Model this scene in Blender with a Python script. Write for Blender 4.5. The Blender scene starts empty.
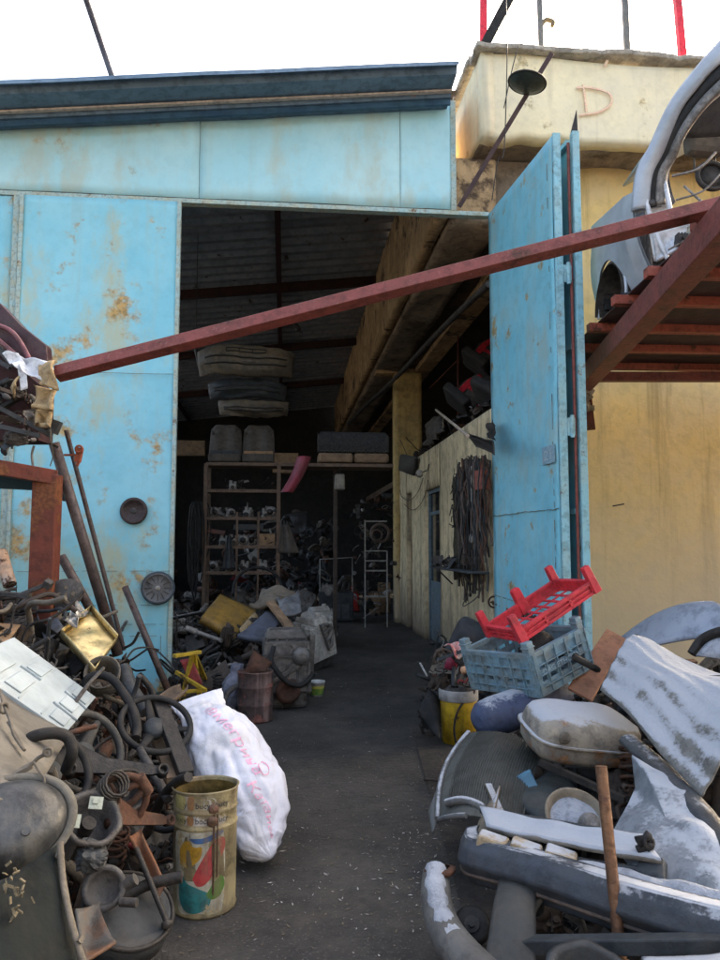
import bpy, math, random
from mathutils import Vector, Matrix, noise
R = math.radians
rnd = random.Random(7)
S = bpy.context.scene
C = S.collection
V = Vector
# ------------------------------------------------------------------ camera model used for measuring
F = 749.0; HZ = 545.0; CZ = 1.6
PIT = math.atan((HZ - 480) / F)
def ray(x, y):
    a = (x - 360) / F; b = (480 - y) / F
    return V((a, math.cos(PIT) - b * math.sin(PIT), math.sin(PIT) + b * math.cos(PIT)))
def P(x, y, Y):
    d = ray(x, y); t = Y / d.y
    return V((d.x * t, Y, CZ + d.z * t))
def G(x, y, z=0.0):
    d = ray(x, y); t = (z - CZ) / d.z
    return V((d.x * t, d.y * t, z))
EU = V((.995, .0996, 0)).normalized(); EW = V((-.0996, .995, 0)).normalized()
def B(u, w, z): return EU * u + EW * w + V((0, 0, z))      # building frame: u along the front, w into the shed
BM = Matrix((EU.to_4d(), EW.to_4d(), (0, 0, 1, 0), (0, 0, 0, 1))).transposed(); BM[3][3] = 1
BM = Matrix(((EU.x, EW.x, 0, 0), (EU.y, EW.y, 0, 0), (0, 0, 1, 0), (0, 0, 0, 1)))
def W(x, y, w):
    d = ray(x, y); t = w / (d.x * EW.x + d.y * EW.y)
    return d * t + V((0, 0, CZ))
# ------------------------------------------------------------------ materials
MATS = {}
def mat(name, c1, c2=None, scale=6, rough=.7, metal=0, rust=None, rcol=(.16, .07, .03), rscale=3, snow=0, bump=.3,
        bscale=None, streak=None, scol=(.2, .12, .05), dust=0, alpha=1, detail=8, spec=.28, fine=None, lowdirt=None, trans=0, stain=None, soft=.04, grime=.5):
    if name in MATS: return MATS[name]
    m = bpy.data.materials.new(name); m.use_nodes = True
    nt = m.node_tree; N = nt.nodes; L = nt.links
    b = N['Principled BSDF']; b.inputs['Roughness'].default_value = rough; b.inputs['Metallic'].default_value = metal
    b.inputs['Specular IOR Level'].default_value = spec
    tc = N.new('ShaderNodeTexCoord')
    def nz(sc, det=detail, rg=.6, vec=None):
        n = N.new('ShaderNodeTexNoise'); n.inputs['Scale'].default_value = sc; n.inputs['Detail'].default_value = det
        n.inputs['Roughness'].default_value = rg
        L.new(vec or tc.outputs['Object'], n.inputs['Vector']); return n.outputs['Fac']
    def ramp(v, a, c, inv=False):
        r = N.new('ShaderNodeMapRange'); r.inputs[1].default_value = a; r.inputs[2].default_value = c
        if inv: r.inputs[3].default_value = 1; r.inputs[4].default_value = 0
        r.interpolation_type = 'SMOOTHSTEP'; L.new(v, r.inputs[0]); return r.outputs[0]
    def mix(f, a, c):
        x = N.new('ShaderNodeMix'); x.data_type = 'RGBA'
        if isinstance(f, (int, float)): x.inputs[0].default_value = f
        else: L.new(f, x.inputs[0])
        for i, q in ((6, a), (7, c)):
            if isinstance(q, tuple): x.inputs[i].default_value = (*q[:3], 1)
            else: L.new(q, x.inputs[i])
        return x.outputs[2]
    def mul(a, c):
        x = N.new('ShaderNodeMath'); x.operation = 'MULTIPLY'
        for i, q in enumerate((a, c)):
            if isinstance(q, (int, float)): x.inputs[i].default_value = q
            else: L.new(q, x.inputs[i])
        return x.outputs[0]
    c2 = c2 or tuple(v * .6 for v in c1)
    if bump: bump = min(1, bump * 1.35)
    n0 = nz(scale)
    col = mix(ramp(n0, .3, .7), c1, c2)
    if grime: col = mix(mul(ramp(nz(max(7, scale * 3.1), 10, .72), .46, .62), grime), col, tuple(v * .38 for v in c2))
    if fine:                                   # small flecks
        col = mix(mul(ramp(nz(fine[1], 3), .58, .68), fine[2]), col, fine[0])
    if streak:
        mp = N.new('ShaderNodeMapping'); mp.inputs['Scale'].default_value = (streak[1], streak[1], streak[1] * .07)
        L.new(tc.outputs['Object'], mp.inputs['Vector'])
        col = mix(mul(ramp(nz(1, 6, .6, mp.outputs[0]), .5, .72), streak[0]), col, scol)
    if dust: col = mix(mul(ramp(nz(scale * 2.3), .35, .7), dust), col, (.115, .10, .08))
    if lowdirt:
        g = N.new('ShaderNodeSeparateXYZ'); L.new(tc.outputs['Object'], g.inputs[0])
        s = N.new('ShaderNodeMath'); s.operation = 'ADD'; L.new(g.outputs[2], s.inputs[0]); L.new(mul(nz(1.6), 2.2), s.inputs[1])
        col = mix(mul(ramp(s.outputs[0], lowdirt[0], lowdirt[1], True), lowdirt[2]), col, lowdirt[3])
    if stain:
        mp = N.new('ShaderNodeMapping'); mp.inputs['Scale'].default_value = (1, 1, .45); mp.inputs['Location'].default_value = (3.3, 0, 1.7); L.new(tc.outputs['Object'], mp.inputs['Vector'])
        col = mix(mul(ramp(nz(stain[2], 9, .7, mp.outputs[0]), .50, .68), stain[0]), col, stain[1])
    rf = None
    if rust:
        rf = ramp(nz(rscale, 10, .68), 1 - rust - soft, 1 - rust + soft)
        col = mix(rf, col, mix(ramp(nz(rscale * 9, 4), .4, .6), rcol, tuple(v * .62 for v in rcol)))
    if snow:
        ge = N.new('ShaderNodeNewGeometry'); sp = N.new('ShaderNodeSeparateXYZ'); L.new(ge.outputs['Normal'], sp.inputs[0])
        sf = N.new('ShaderNodeMath'); sf.operation = 'ADD'; L.new(sp.outputs[2], sf.inputs[0])
        L.new(mul(nz(3.2, 9, .62), 1.7), sf.inputs[1])
        s2 = ramp(sf.outputs[0], 2.05 - snow - .16, 2.05 - snow + .30)
        gr = ramp(nz(55, 5), .38, .62)
        s3 = N.new('ShaderNodeMath'); s3.operation = 'MULTIPLY'; L.new(s2, s3.inputs[0]); L.new(ramp(mixv(N, L, s2, gr), .35, .75), s3.inputs[1])
        col = mix(s3.outputs[0], col, (.34, .365, .395)); 
        rr = mixf(N, L, s3.outputs[0], rough, .95); L.new(rr, b.inputs['Roughness'])
        if metal: L.new(mixf(N, L, s3.outputs[0], metal, 0), b.inputs['Metallic'])
    elif rf is not None and metal:
        L.new(mixf(N, L, rf, metal, 0), b.inputs['Metallic']); L.new(mixf(N, L, rf, rough, .9), b.inputs['Roughness'])
    L.new(col, b.inputs['Base Color'])
    if bump:
        bp = N.new('ShaderNodeBump'); bp.inputs['Strength'].default_value = bump; bp.inputs['Distance'].default_value = .016
        L.new(nz(bscale or scale * 5, 6), bp.inputs['Height']); L.new(bp.outputs[0], b.inputs['Normal'])
    if trans: b.inputs['Transmission Weight'].default_value = trans
    MATS[name] = m
    return m
def mixf(N, L, f, a, c):
    x = N.new('ShaderNodeMix'); x.data_type = 'FLOAT'; L.new(f, x.inputs[0]); x.inputs[2].default_value = a; x.inputs[3].default_value = c
    return x.outputs[0]
def mixv(N, L, a, c):
    x = N.new('ShaderNodeMix'); x.data_type = 'FLOAT'; x.inputs[0].default_value = .30; L.new(a, x.inputs[2]); L.new(c, x.inputs[3])
    return x.outputs[0]
# ------------------------------------------------------------------ mesh builder
class MB:
    def __init__(s): s.v = []; s.f = []; s.m = []; s.s = []; s.cur = 0; s.M = Matrix(); s.sm = True
    def add(s, vs, fs, smooth=None):
        o = len(s.v); s.v += [s.M @ V(p) for p in vs]
        for f in fs: s.f.append([i + o for i in f]); s.m.append(s.cur); s.s.append(s.sm if smooth is None else smooth)
        return s
    def box(s, c, d, rot=None, taper=1):
        x, y, z = (q / 2 for q in d); c = V(c)
        m = rot.to_matrix() if hasattr(rot, 'to_matrix') else (rot or Matrix.Identity(3))
        m = m.to_3x3()
        vs = [c + m @ V((i * x * (taper if k > 0 else 1), j * y * (taper if k > 0 else 1), k * z)) for k in (-1, 1) for i, j in ((-1, -1), (1, -1), (1, 1), (-1, 1))]
        return s.add(vs, [(3, 2, 1, 0), (4, 5, 6, 7), (0, 1, 5, 4), (1, 2, 6, 5), (2, 3, 7, 6), (3, 0, 4, 7)], False)
    def bar(s, a, b, w, h, up=(0, 0, 1)):
        a = V(a); b = V(b); d = (b - a).normalized(); u = V(up)
        x = d.cross(u)
        if x.length < 1e-3: x = d.cross(V((1, 0, 0)))
        x.normalize(); u = x.cross(d).normalized()
        vs = [p + x * i * w / 2 + u * j * h / 2 for p in (a, b) for i, j in ((-1, -1), (1, -1), (1, 1), (-1, 1))]
        return s.add(vs, [(0, 1, 2, 3), (7, 6, 5, 4), (4, 5, 1, 0), (5, 6, 2, 1), (6, 7, 3, 2), (7, 4, 0, 3)], False)
    def tube(s, pts, r, n=10, caps=True, closed=False, smooth=True, flat=1.0):
        pts = [V(p) for p in pts]; k = len(pts)
        rs = r if isinstance(r, (list, tuple)) else [r] * k
        vs = []; prev = None
        for i, p in enumerate(pts):
            t = (pts[(i + 1) % k] - pts[i - 1]) if closed else (pts[min(i + 1, k - 1)] - pts[max(i - 1, 0)])
            if t.length < 1e-9: t = V((0, 0, 1))
            t.normalize()
            if prev is None:
                x = t.cross(V((0, 0, 1)));
                if x.length < .05: x = t.cross(V((1, 0, 0)))
            else: x = prev - t * prev.dot(t)
            x.normalize(); prev = x; y = t.cross(x)
            for j in range(n):
                a = 2 * math.pi * j / n; vs.append(p + (x * math.cos(a) + y * math.sin(a) * flat) * rs[i])
        fs = []
        for i in range(k if closed else k - 1):
            for j in range(n):
                a = i * n + j; b = i * n + (j + 1) % n; c = ((i + 1) % k) * n
                fs.append((a, b, c + (j + 1) % n, c + j))
        s.add(vs, fs, smooth)
        if caps and not closed:
            s.add(vs[:n], [tuple(range(n))[::-1]], False); s.add(vs[-n:], [tuple(range(n))], False)
        return s
    def pipe(s, a, b, r, n=14, th=None):            # hollow pipe
        a = V(a); b = V(b); d = (b - a).normalized(); th = th or r * .15
        x = d.cross(V((0, 0, 1)))
        if x.length < .05: x = d.cross(V((1, 0, 0)))
        x.normalize(); y = d.cross(x); vs = []
        for p, q in ((a, r), (b, r), (b, r - th), (a, r - th)):
            for j in range(n):
                t = 2 * math.pi * j / n; vs.append(p + (x * math.cos(t) + y * math.sin(t)) * q)
        fs = [(i * n + j, i * n + (j + 1) % n, ((i + 1) % 4) * n + (j + 1) % n, ((i + 1) % 4) * n + j) for i in range(4) for j in range(n)]
        return s.add(vs, fs)
    def lathe(s, prof, c=(0, 0, 0), axis=(0, 0, 1), n=24, fn=None, cap=False, smooth=True):
        c = V(c); q = V((0, 0, 1)).rotation_difference(V(axis).normalized()); vs = []
        for r, z in prof:
            for j in range(n):
                t = 2 * math.pi * j / n; k = fn(t, z) if fn else 1
                vs.append(c + q @ V((r * k * math.cos(t), r * k * math.sin(t), z)))
        fs = [(i * n + j, i * n + (j + 1) % n, (i + 1) * n + (j + 1) % n, (i + 1) * n + j) for i in range(len(prof) - 1) for j in range(n)]
        s.add(vs, fs, smooth)
        if cap: s.add(vs[:n], [tuple(range(n))[::-1]], False); s.add(vs[-n:], [tuple(range(n))], False)
        return s
    def cyl(s, a, b, r, n=16, r2=None): return s.tube([a, b], [r, r if r2 is None else r2], n)
    def torus(s, c, axis, Rr, r, n=28, m=8, a0=0, a1=360, flat=1):
        q = V((0, 0, 1)).rotation_difference(V(axis).normalized()); c = V(c); full = a1 - a0 >= 360
        pts = [c + q @ V((Rr * math.cos(R(a)), Rr * math.sin(R(a)), 0)) for a in [a0 + (a1 - a0) * i / (n if full else n - 1) for i in range(n)]]
        return s.tube(pts, r, m, True, full, flat=flat)
    def prism(s, pts, vec, smooth=False):
        pts = [V(p) for p in pts]; n = len(pts); vec = V(vec)
        return s.add(pts + [p + vec for p in pts], [tuple(range(n))[::-1], tuple(range(n, 2 * n))] + [(i, (i + 1) % n, n + (i + 1) % n, n + i) for i in range(n)], smooth)
    def sheet(s, fn, nu, nv, th=.004, smooth=True):     # fn(a,b) in 0..1, given real thickness
        g = [[V(fn(i / nu, j / nv)) for j in range(nv + 1)] for i in range(nu + 1)]
        nn = [[None] * (nv + 1) for _ in range(nu + 1)]
        for i in range(nu + 1):
            for j in range(nv + 1):
                a = g[min(i + 1, nu)][j] - g[max(i - 1, 0)][j]; b = g[i][min(j + 1, nv)] - g[i][max(j - 1, 0)]
                c = a.cross(b); nn[i][j] = c.normalized() if c.length > 1e-9 else V((0, 0, 1))
        w = nv + 1; top = [g[i][j] for i in range(nu + 1) for j in range(w)]
        bot = [g[i][j] - nn[i][j] * th for i in range(nu + 1) for j in range(w)]; o = len(top)
        fs = []
        for i in range(nu):
            for j in range(nv):
                a, b, c, d = i * w + j, (i + 1) * w + j, (i + 1) * w + j + 1, i * w + j + 1
                fs += [(a, b, c, d), (o + d, o + c, o + b, o + a)]
        for i in range(nu):
            a, b = i * w, (i + 1) * w; fs.append((a, o + a, o + b, b)); a += nv; b += nv; fs.append((b, o + b, o + a, a))
        for j in range(nv):
            a, b = j, j + 1; fs.append((b, o + b, o + a, a)); a += nu * w; b += nu * w; fs.append((a, o + a, o + b, b))
        return s.add(top + bot, fs, smooth)
def quad(p00, p10, p11, p01, bulge=0, crump=0, sc=4, seed=0, nrm=None):
    p00, p10, p11, p01 = map(V, (p00, p10, p11, p01)); n = nrm or (p10 - p00).cross(p01 - p00).normalized()
    def fn(a, b):
        p = p00.lerp(p10, a).lerp(p01.lerp(p11, a), b)
        return p + n * (bulge * 16 * a * (1 - a) * b * (1 - b) + (crump * noise.noise(p * sc + V((seed, 0, 0))) if crump else 0))
    return fn
def tag(o, label=None, cat=None, group=None, kind=None):
    for k, q in (('label', label), ('category', cat), ('group', group), ('kind', kind)):
        if q: o[k] = q
    return o
def base(vs):
    xs = [v.x for v in vs]; ys = [v.y for v in vs]
    return V(((min(xs) + max(xs)) / 2, (min(ys) + max(ys)) / 2, min(v.z for v in vs)))
def link(name, mb, mats, org, bevel=0, sub=0):
    me = bpy.data.meshes.new(name); me.from_pydata([tuple(v - org) for v in mb.v], [], mb.f)
    for m in (mats if isinstance(mats, (list, tuple)) else [mats]): me.materials.append(m)
    me.polygons.foreach_set('material_index', mb.m); me.polygons.foreach_set('use_smooth', mb.s); me.update()
    o = bpy.data.objects.new(name, me); C.objects.link(o)
    if bevel:
        q = o.modifiers.new('bevel', 'BEVEL'); q.width = bevel; q.segments = 2; q.limit_method = 'ANGLE'; q.angle_limit = R(40)
    if sub:
        q = o.modifiers.new('sub', 'SUBSURF'); q.levels = q.render_levels = sub
    return o
def one(name, mb, mats, label=None, cat=None, group=None, kind=None, bevel=0, sub=0, org=None):
    g = base(mb.v) if org is None else V(org)
    o = link(name, mb, mats, g, bevel, sub); o.location = g
    return tag(o, label, cat, group, kind)
class T:                                            # a thing with parts
    def __init__(s, name, label, cat, group=None, org=None):
        s.a = (name, label, cat, group); s.p = []; s.org = org
    def part(s, name, mb, mats, label=None, bevel=0, under=None, sub=0):
        s.p.append((name, mb, mats, label, bevel, under, sub)); return len(s.p) - 1
    def done(s):
        allv = [v for q in s.p for v in q[1].v]
        g = base(allv) if s.org is None else V(s.org)
        root = bpy.data.objects.new(s.a[0], None); C.objects.link(root); root.location = g; root.empty_display_size = .1
        tag(root, *s.a[1:]); obs = []
        for name, mb, mats, label, bevel, under, sub in s.p:
            o = link(name, mb, mats, g, bevel, sub); o.parent = root if under is None else obs[under]
            if label: o['label'] = label
            obs.append(o)
        s.obs = obs; return root
def copy_tree(root, loc, rot=(0, 0, 0), sc=1, label=None, group=None):
    r = root.copy(); C.objects.link(r); put(r, loc, rot, sc)
    if label: r['label'] = label
    if group: r['group'] = group
    for ch in list(root.children):
        c = ch.copy(); C.objects.link(c); c.parent = r
        for g in ch.children: d = g.copy(); C.objects.link(d); d.parent = c
    return r
def put(r, loc, rot=(0, 0, 0), sc=1):
    r.location = loc; r.rotation_euler = rot; r.scale = (sc,) * 3 if isinstance(sc, (int, float)) else sc; return r
def text_geo(body, size=1):                         # flat outline letters as verts and faces
    cu = bpy.data.curves.new('t', 'FONT'); cu.body = body; cu.size = size; cu.resolution_u = 3
    o = bpy.data.objects.new('t', cu); C.objects.link(o); dg = bpy.context.evaluated_depsgraph_get(); dg.update()
    me = bpy.data.meshes.new_from_object(o.evaluated_get(dg))
    vs = [v.co.copy() for v in me.vertices]; fs = [tuple(p.vertices) for p in me.polygons]
    bpy.data.objects.remove(o); bpy.data.meshes.remove(me); bpy.data.curves.remove(cu)
    return vs, fs
def arc(c, r, a0, a1, n, ax=V((1, 0, 0)), ay=V((0, 0, 1))):
    return [V(c) + ax * r * math.cos(R(a0 + (a1 - a0) * i / (n - 1))) + ay * r * math.sin(R(a0 + (a1 - a0) * i / (n - 1))) for i in range(n)]
def smoothpts(pts, n=6):                            # Catmull-Rom
    pts = [V(p) for p in pts]; q = [pts[0]] + pts + [pts[-1]]; out = []
    for i in range(1, len(q) - 2):
        a, b, c, d = q[i - 1:i + 3]
        for k in range(n):
            t = k / n; out.append(.5 * ((2 * b) + (c - a) * t + (2 * a - 5 * b + 4 * c - d) * t * t + (3 * b - a - 3 * c + d) * t ** 3))
    return out + [pts[-1]]
def frame(o, n, up=(0, 0, 1)):                      # matrix whose z is n
    n = V(n).normalized(); x = V(up).cross(n)
    if x.length < .01: x = V((1, 0, 0)).cross(n)
    x.normalize(); y = n.cross(x)
    return Matrix(((x.x, y.x, n.x, o[0]), (x.y, y.y, n.y, o[1]), (x.z, y.z, n.z, o[2]), (0, 0, 0, 1)))
# ---- palette
blue = mat('sky_blue_paint', grime=.10, c1=(.20, .52, .62), c2=(.28, .58, .65), scale=1.1, rough=.55, rust=.40, rcol=(.48, .32, .12), rscale=2.1, soft=.06, stain=(.75, (.44, .42, .24), 1.6), streak=(.45, 7), scol=(.30, .46, .46), bump=.15, bscale=5)
bluel = mat('worn_blue_paint', grime=.22, c1=(.15, .45, .56), c2=(.21, .49, .57), scale=1.4, rough=.5, rust=.37, rcol=(.34, .27, .13), rscale=3, stain=(.6, (.30, .36, .30), 2.2), streak=(.6, 9), scol=(.25, .36, .34), bump=.15, bscale=6)
pale = mat('pale_cyan_paint', (.46, .70, .71), (.34, .64, .70), .8, .6, grime=.08, rust=.33, rcol=(.42, .33, .18), rscale=1.7, soft=.06, stain=(.6, (.46, .48, .36), 1.3), streak=(.3, 5), scol=(.42, .5, .42), bump=.12, bscale=4)
edge = mat('bare_edge_paint', (.34, .50, .50), (.40, .42, .32), 9, .6, rust=.37, rcol=(.22, .13, .06), rscale=6)
dkblue = mat('dark_blue_roof_steel', (.03, .07, .13), (.05, .11, .16), 3, .5, .3, rust=.32, rcol=(.22, .12, .06))
roofin = mat('sooty_roof_steel', (.20, .22, .25), (.28, .29, .31), 3, .42, .2, rust=.35, rcol=(.05, .03, .02))
primer = mat('red_primer_steel', (.21, .055, .045), (.15, .045, .035), 5, .55, rust=.38, rcol=(.10, .04, .025), rscale=5, fine=((.3, .2, .17), 60, .3), bump=.2)
primerd = mat('rust_brown_steel', (.14, .035, .02), (.09, .026, .016), 4, .7, rust=.45, rcol=(.16, .055, .02), rscale=4, streak=(.5, 14), scol=(.05, .02, .015))
yel = mat('yellow_limewash', (.76, .54, .20), (.68, .51, .26), 1.5, .9, grime=.18, streak=(.7, 6), scol=(.36, .25, .10), lowdirt=(1.6, 4.2, .85, (.50, .42, .30)), rust=.30, rcol=(.36, .30, .20), rscale=1.2, bump=.35, bscale=9)
cream = mat('cream_parapet_paint', grime=.12, c1=(.84, .74, .47), c2=(.72, .65, .46), scale=1.4, rough=.9, rust=.36, rcol=(.52, .40, .2), rscale=1.6, streak=(.35, 6), scol=(.4, .35, .25), bump=.35, bscale=7)
conc = mat('rough_concrete', (.30, .24, .17), (.18, .14, .10), 2.5, .95, rust=.4, rcol=(.12, .09, .06), rscale=2.5, bump=.8, bscale=12)
girder = mat('sooty_tan_concrete', (.56, .39, .21), (.34, .23, .12), 1.8, .9, rust=.42, rcol=(.12, .08, .05), rscale=1.6, bump=.7, bscale=8)
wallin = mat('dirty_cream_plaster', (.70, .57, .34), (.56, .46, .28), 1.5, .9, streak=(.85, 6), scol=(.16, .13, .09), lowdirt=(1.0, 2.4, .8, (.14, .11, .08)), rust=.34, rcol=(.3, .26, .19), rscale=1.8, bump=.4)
yelcol = mat('ochre_column_paint', (.60, .42, .16), (.46, .33, .14), 2, .85, streak=(.4, 7), scol=(.2, .13, .06), lowdirt=(1.2, 3.2, .7, (.30, .26, .2)))
asph = mat('trodden_black_ground', grime=.35, stain=(.75, (.085, .075, .060), 1.0), c1=(.058, .054, .048), c2=(.031, .029, .026), scale=1.1, rough=.85, rust=.33, rcol=(.020, .019, .018), rscale=.9, soft=.08, fine=((.17, .16, .14), 70, .5), bump=.7, bscale=22, detail=12)
dark = mat('greasy_black_steel', (.014, .014, .014), (.030, .027, .024), 9, .5, .15, dust=.14, rust=.34, rcol=(.09, .05, .03), rscale=7)
dirtal = mat('dirty_aluminium', (.30, .285, .26), (.13, .12, .11), 12, .55, .25, dust=.3, rust=.35, rcol=(.06, .055, .05), rscale=8)
dullal = mat('dull_oxidised_aluminium', (.085, .083, .080), (.038, .036, .034), 12, .6, .15, dust=.2, rust=.4, rcol=(.05, .04, .035), rscale=8)
rustm = mat('brown_rust', (.10, .043, .024), (.048, .026, .017), 9, .8, dust=.1, rust=.4, rcol=(.045, .03, .022), rscale=6)
rubber = mat('dusty_black_rubber', (.010, .011, .012), (.022, .022, .021), 5, .7, dust=.12, spec=.22)
beige = mat('dusty_beige_part', (.145, .128, .10), (.078, .07, .056), 8, .8, dust=.3, rust=.35, rcol=(.10, .07, .05), rscale=5)
slate = mat('slate_grey_plastic', (.040, .047, .051), (.024, .028, .031), 4, .6, dust=.18, rust=.3, rcol=(.16, .14, .11), rscale=5)
redp = mat('faded_red_part', (.36, .05, .045), (.2, .03, .03), 5, .6, dust=.2)
ochre = mat('ochre_vinyl', (.30, .18, .035), (.2, .12, .03), 4, .6, dust=.25)
seatgrey = mat('dusty_grey_upholstery', (.10, .085, .07), (.055, .048, .042), 5, .95, dust=.4)
seatblk = mat('black_upholstery', (.018, .018, .02), (.035, .033, .032), 4, .9, dust=.15)
seatred = mat('red_upholstery', (.62, .03, .05), (.45, .02, .035), 4, .85)
card = mat('brown_cardboard', (.30, .19, .10), (.22, .14, .08), 4, .9, dust=.2)
wood = mat('weathered_wood', (.30, .20, .12), (.16, .11, .07), 5, .9, streak=(.5, 20))
whitep = mat('dirty_white_plastic', grime=.15, c1=(.38, .44, .46), c2=(.28, .34, .37), scale=3, rough=.5, dust=.15, rust=.27, rcol=(.3, .26, .18), rscale=5, bump=.1)
silver = mat('silver_car_paint', grime=.15, c1=(.46, .50, .54), c2=(.36, .40, .44), scale=2, rough=.35, metal=.2, dust=.25, bump=.05)
glassd = mat('black_glass', (.015, .017, .02), (.02, .02, .022), 3, .1, spec=.6, bump=0)
cable = mat('tangled_cable_rubber', (.06, .045, .04), (.14, .10, .08), 14, .7, dust=.3)
brownd = mat('oily_brown_steel', (.062, .044, .032), (.032, .025, .02), 9, .65, dust=.15)
HEAPM = [dark, rustm, dullal, rubber, beige, slate, redp, dirtal, brownd]
# ================================================================== SETTING
m = MB(); m.M = BM.copy()
n = 40
def gfn(a, b):
    x = -60 + 120 * a; y = -40 + 110 * b
    return (x, y, 0)
m.add([(-90, -60, 0), (90, -60, 0), (90, 7.9, 0), (-90, 7.9, 0)], [(0, 1, 2, 3)], False)
m.add([(-90, 7.9, 0), (90, 7.9, 0), (90, 120, 0), (-90, 120, 0)], [(0, 1, 2, 3)], False)
one('ground', m, asph, kind='structure', org=(0, 0, 0))
m = MB()
for i in range(1900):                                     # trodden flakes and crumbs on the floor
    w_ = rnd.random()
    y = 2.6 + rnd.random() ** 1.3 * 10; x = rnd.uniform(-1.4, 1.5) * (1 if rnd.random() < .8 else .6)
    if rnd.random() < .22: x, y = G(rnd.gauss(428, 26), rnd.gauss(850, 40)).xy
    elif rnd.random() < .2: x, y = G(rnd.gauss(330, 80), rnd.gauss(860, 60)).xy
    s_ = rnd.uniform(.002, .0065) * (1 if rnd.random() < .93 else 1.9); a = rnd.random() * 6.28
    L_ = s_ * rnd.choice((.8, 1, 1.3, 2, 3)); c, q = math.cos(a), math.sin(a); z = .0045
    m.cur = 0 if rnd.random() < .45 else 1
    m.add([(x - c * L_, y - q * L_, z), (x + q * s_ * .6, y - c * s_ * .6, z + .002), (x + c * L_, y + q * L_, z + rnd.random() * .006), (x - q * s_ * .6, y + c * s_ * .6, z)], [(0, 1, 2, 3)], False)
chipw = mat('pale_chip', (.42, .41, .38), (.28, .26, .22), 20, .9, bump=0)
chipb = mat('straw_chip', (.20, .17, .11), (.13, .11, .07), 20, .9, bump=0)
one('floor_litter', m, [chipw, chipb], 'pale paint flakes and straw crumbs trodden into the black ground', 'litter', kind='stuff', org=(0, 0, 0))

# ---- the shed: header, frames, side walls, roof -------------------------------------------------
def bbox(mb, u0, u1, w0, w1, z0, z1):
    mb.add([(u, w, z) for z in (z0, z1) for u, w in ((u0, w0), (u1, w0), (u1, w1), (u0, w1))],
           [(3, 2, 1, 0), (4, 5, 6, 7), (0, 1, 5, 4), (1, 2, 6, 5), (2, 3, 7, 6), (3, 0, 4, 7)], False)
WF = 8.15
shed = T('blue_shed', 'blue steel shed with open front under a dark ribbed roof', 'shed', org=B(0, WF, 0))
def roofz(u, w): return 6.40 + .112 * (u + 3.1) - max(0, w - WF) * .025
# header panels (sheet with a slight buckle), three sheets
for u0, u1 in ((-3.9, -.98), (-.975, 1.27), (1.275, 1.86)):
    m = MB(); m.M = BM
    def fn(a, b, u0=u0, u1=u1):
        u = u0 + (u1 - u0) * a; z0 = 5.42; z1 = roofz(u, WF) - .10
        return (u, WF - .035 - .025 * noise.noise(V((u * 1.3, b * 1.6, 3))) - .008 * noise.noise(V((u * 4, b * 4, 6))), z0 + (z1 - z0) * b)
    m.sheet(fn, 24, 8, .004); shed.part('header_panel', m, pale)
m = MB(); m.M = BM
bbox(m, -3.9, 2.30, WF - .05, WF + .05, 5.355, 5.405)
bbox(m, 1.86, 1.92, WF - .05, WF + .03, 5.407, 6.72)
shed.part('header_rail', m, edge, bevel=.004)
m = MB(); m.M = BM
m.bar((-3.9, WF, 6.08), (1.86, WF, roofz(1.86, WF) - .14), .05, .06); 
for u in (-3.2, -1, .9, 1.6): m.bar((u, WF + .03, 6.0), (u, WF + .03, roofz(u, WF) - .05), .05, .05)
shed.part('top_rail', m, edge)
# roof: big ribs running along u
def roof_sheet(mb, w0, w1, u0=-4.8, u1=2.0, amp=.085, pitch=.34, uu=2):
    ws = []; w = w0
    while w < w1 - .001:
        for d, h in ((0, 0), (.10, 0), (.14, 1), (.28, 1)):
            if w + d < w1: ws.append((w + d, h))
        w += pitch
    ws.append((w1, 0)); us = [u0 + (u1 - u0) * i / uu for i in range(uu + 1)]
    vs = []; fs = []
    for w, h in ws:
        for u in us: vs.append((u, w, roofz(u, w) + h * amp))
    k = len(us)
    for i in range(len(ws) - 1):
        for j in range(uu): a = i * k + j; fs.append((a, a + 1, a + k + 1, a + k))
    o = len(vs); vs += [(x, y, z + .012) for x, y, z in vs]; fs += [tuple(q + o for q in f[::-1]) for f in fs]
    mb.add(vs, fs, False)
m = MB(); m.M = BM
roof_sheet(m, 8.3, 11.6); roof_sheet(m, 11.612, 12.62); roof_sheet(m, 12.635, 26.2)
shed.part('roof', m, roofin)
m = MB(); m.M = BM                                        # eave overhang: folded fascia
prof = [(8.26, 0), (7.98, .0), (7.95, .01), (7.90, .01), (7.88, .06), (7.60, .09), (7.58, .16), (7.50, .17), (7.48, .12)]
vs = []; fs = []
us = [-5 + i * .682 for i in range(11)]
for w, h in prof:
    for u in us: vs.append((u, w, roofz(u, 7.6) - .33 + h + .012 * noise.noise(V((u * .8, w, 1)))))
k = len(us)
for i in range(len(prof) - 1):
    for j in range(k - 1): a = i * k + j; fs.append((a, a + 1, a + k + 1, a + k))
o = len(vs); vs += [(x, y + .004, z + .008) for x, y, z in vs]; fs += [tuple(q + o for q in f[::-1]) for f in fs]
m.add(vs, fs, False); shed.part('eave_fascia', m, mat('grey_blue_roof_steel', (.13, .20, .27), (.09, .15, .21), 3, .5, rust=.3, rcol=(.22, .14, .10)))  # lighter colour on the upper band stands in for the light on it
m = MB(); m.M = BM; m.bar((-5, 7.84, roofz(-5, 7.6) - .285), (1.82, 7.84, roofz(1.82, 7.6) - .285), .05, .02); shed.part('lit_ridge_line', m, mat('orange_lit_edge', (.52, .42, .34), (.4, .33, .28), 6, .7))  # buff strip paints the orange light along the eave ridge
m = MB(); m.M = BM; m.bar((-5, 7.95, roofz(-5, 7.6) - .345), (1.82, 7.95, roofz(1.82, 7.6) - .345), .04, .07)
shed.part('lower_fascia', m, dkblue)
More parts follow.
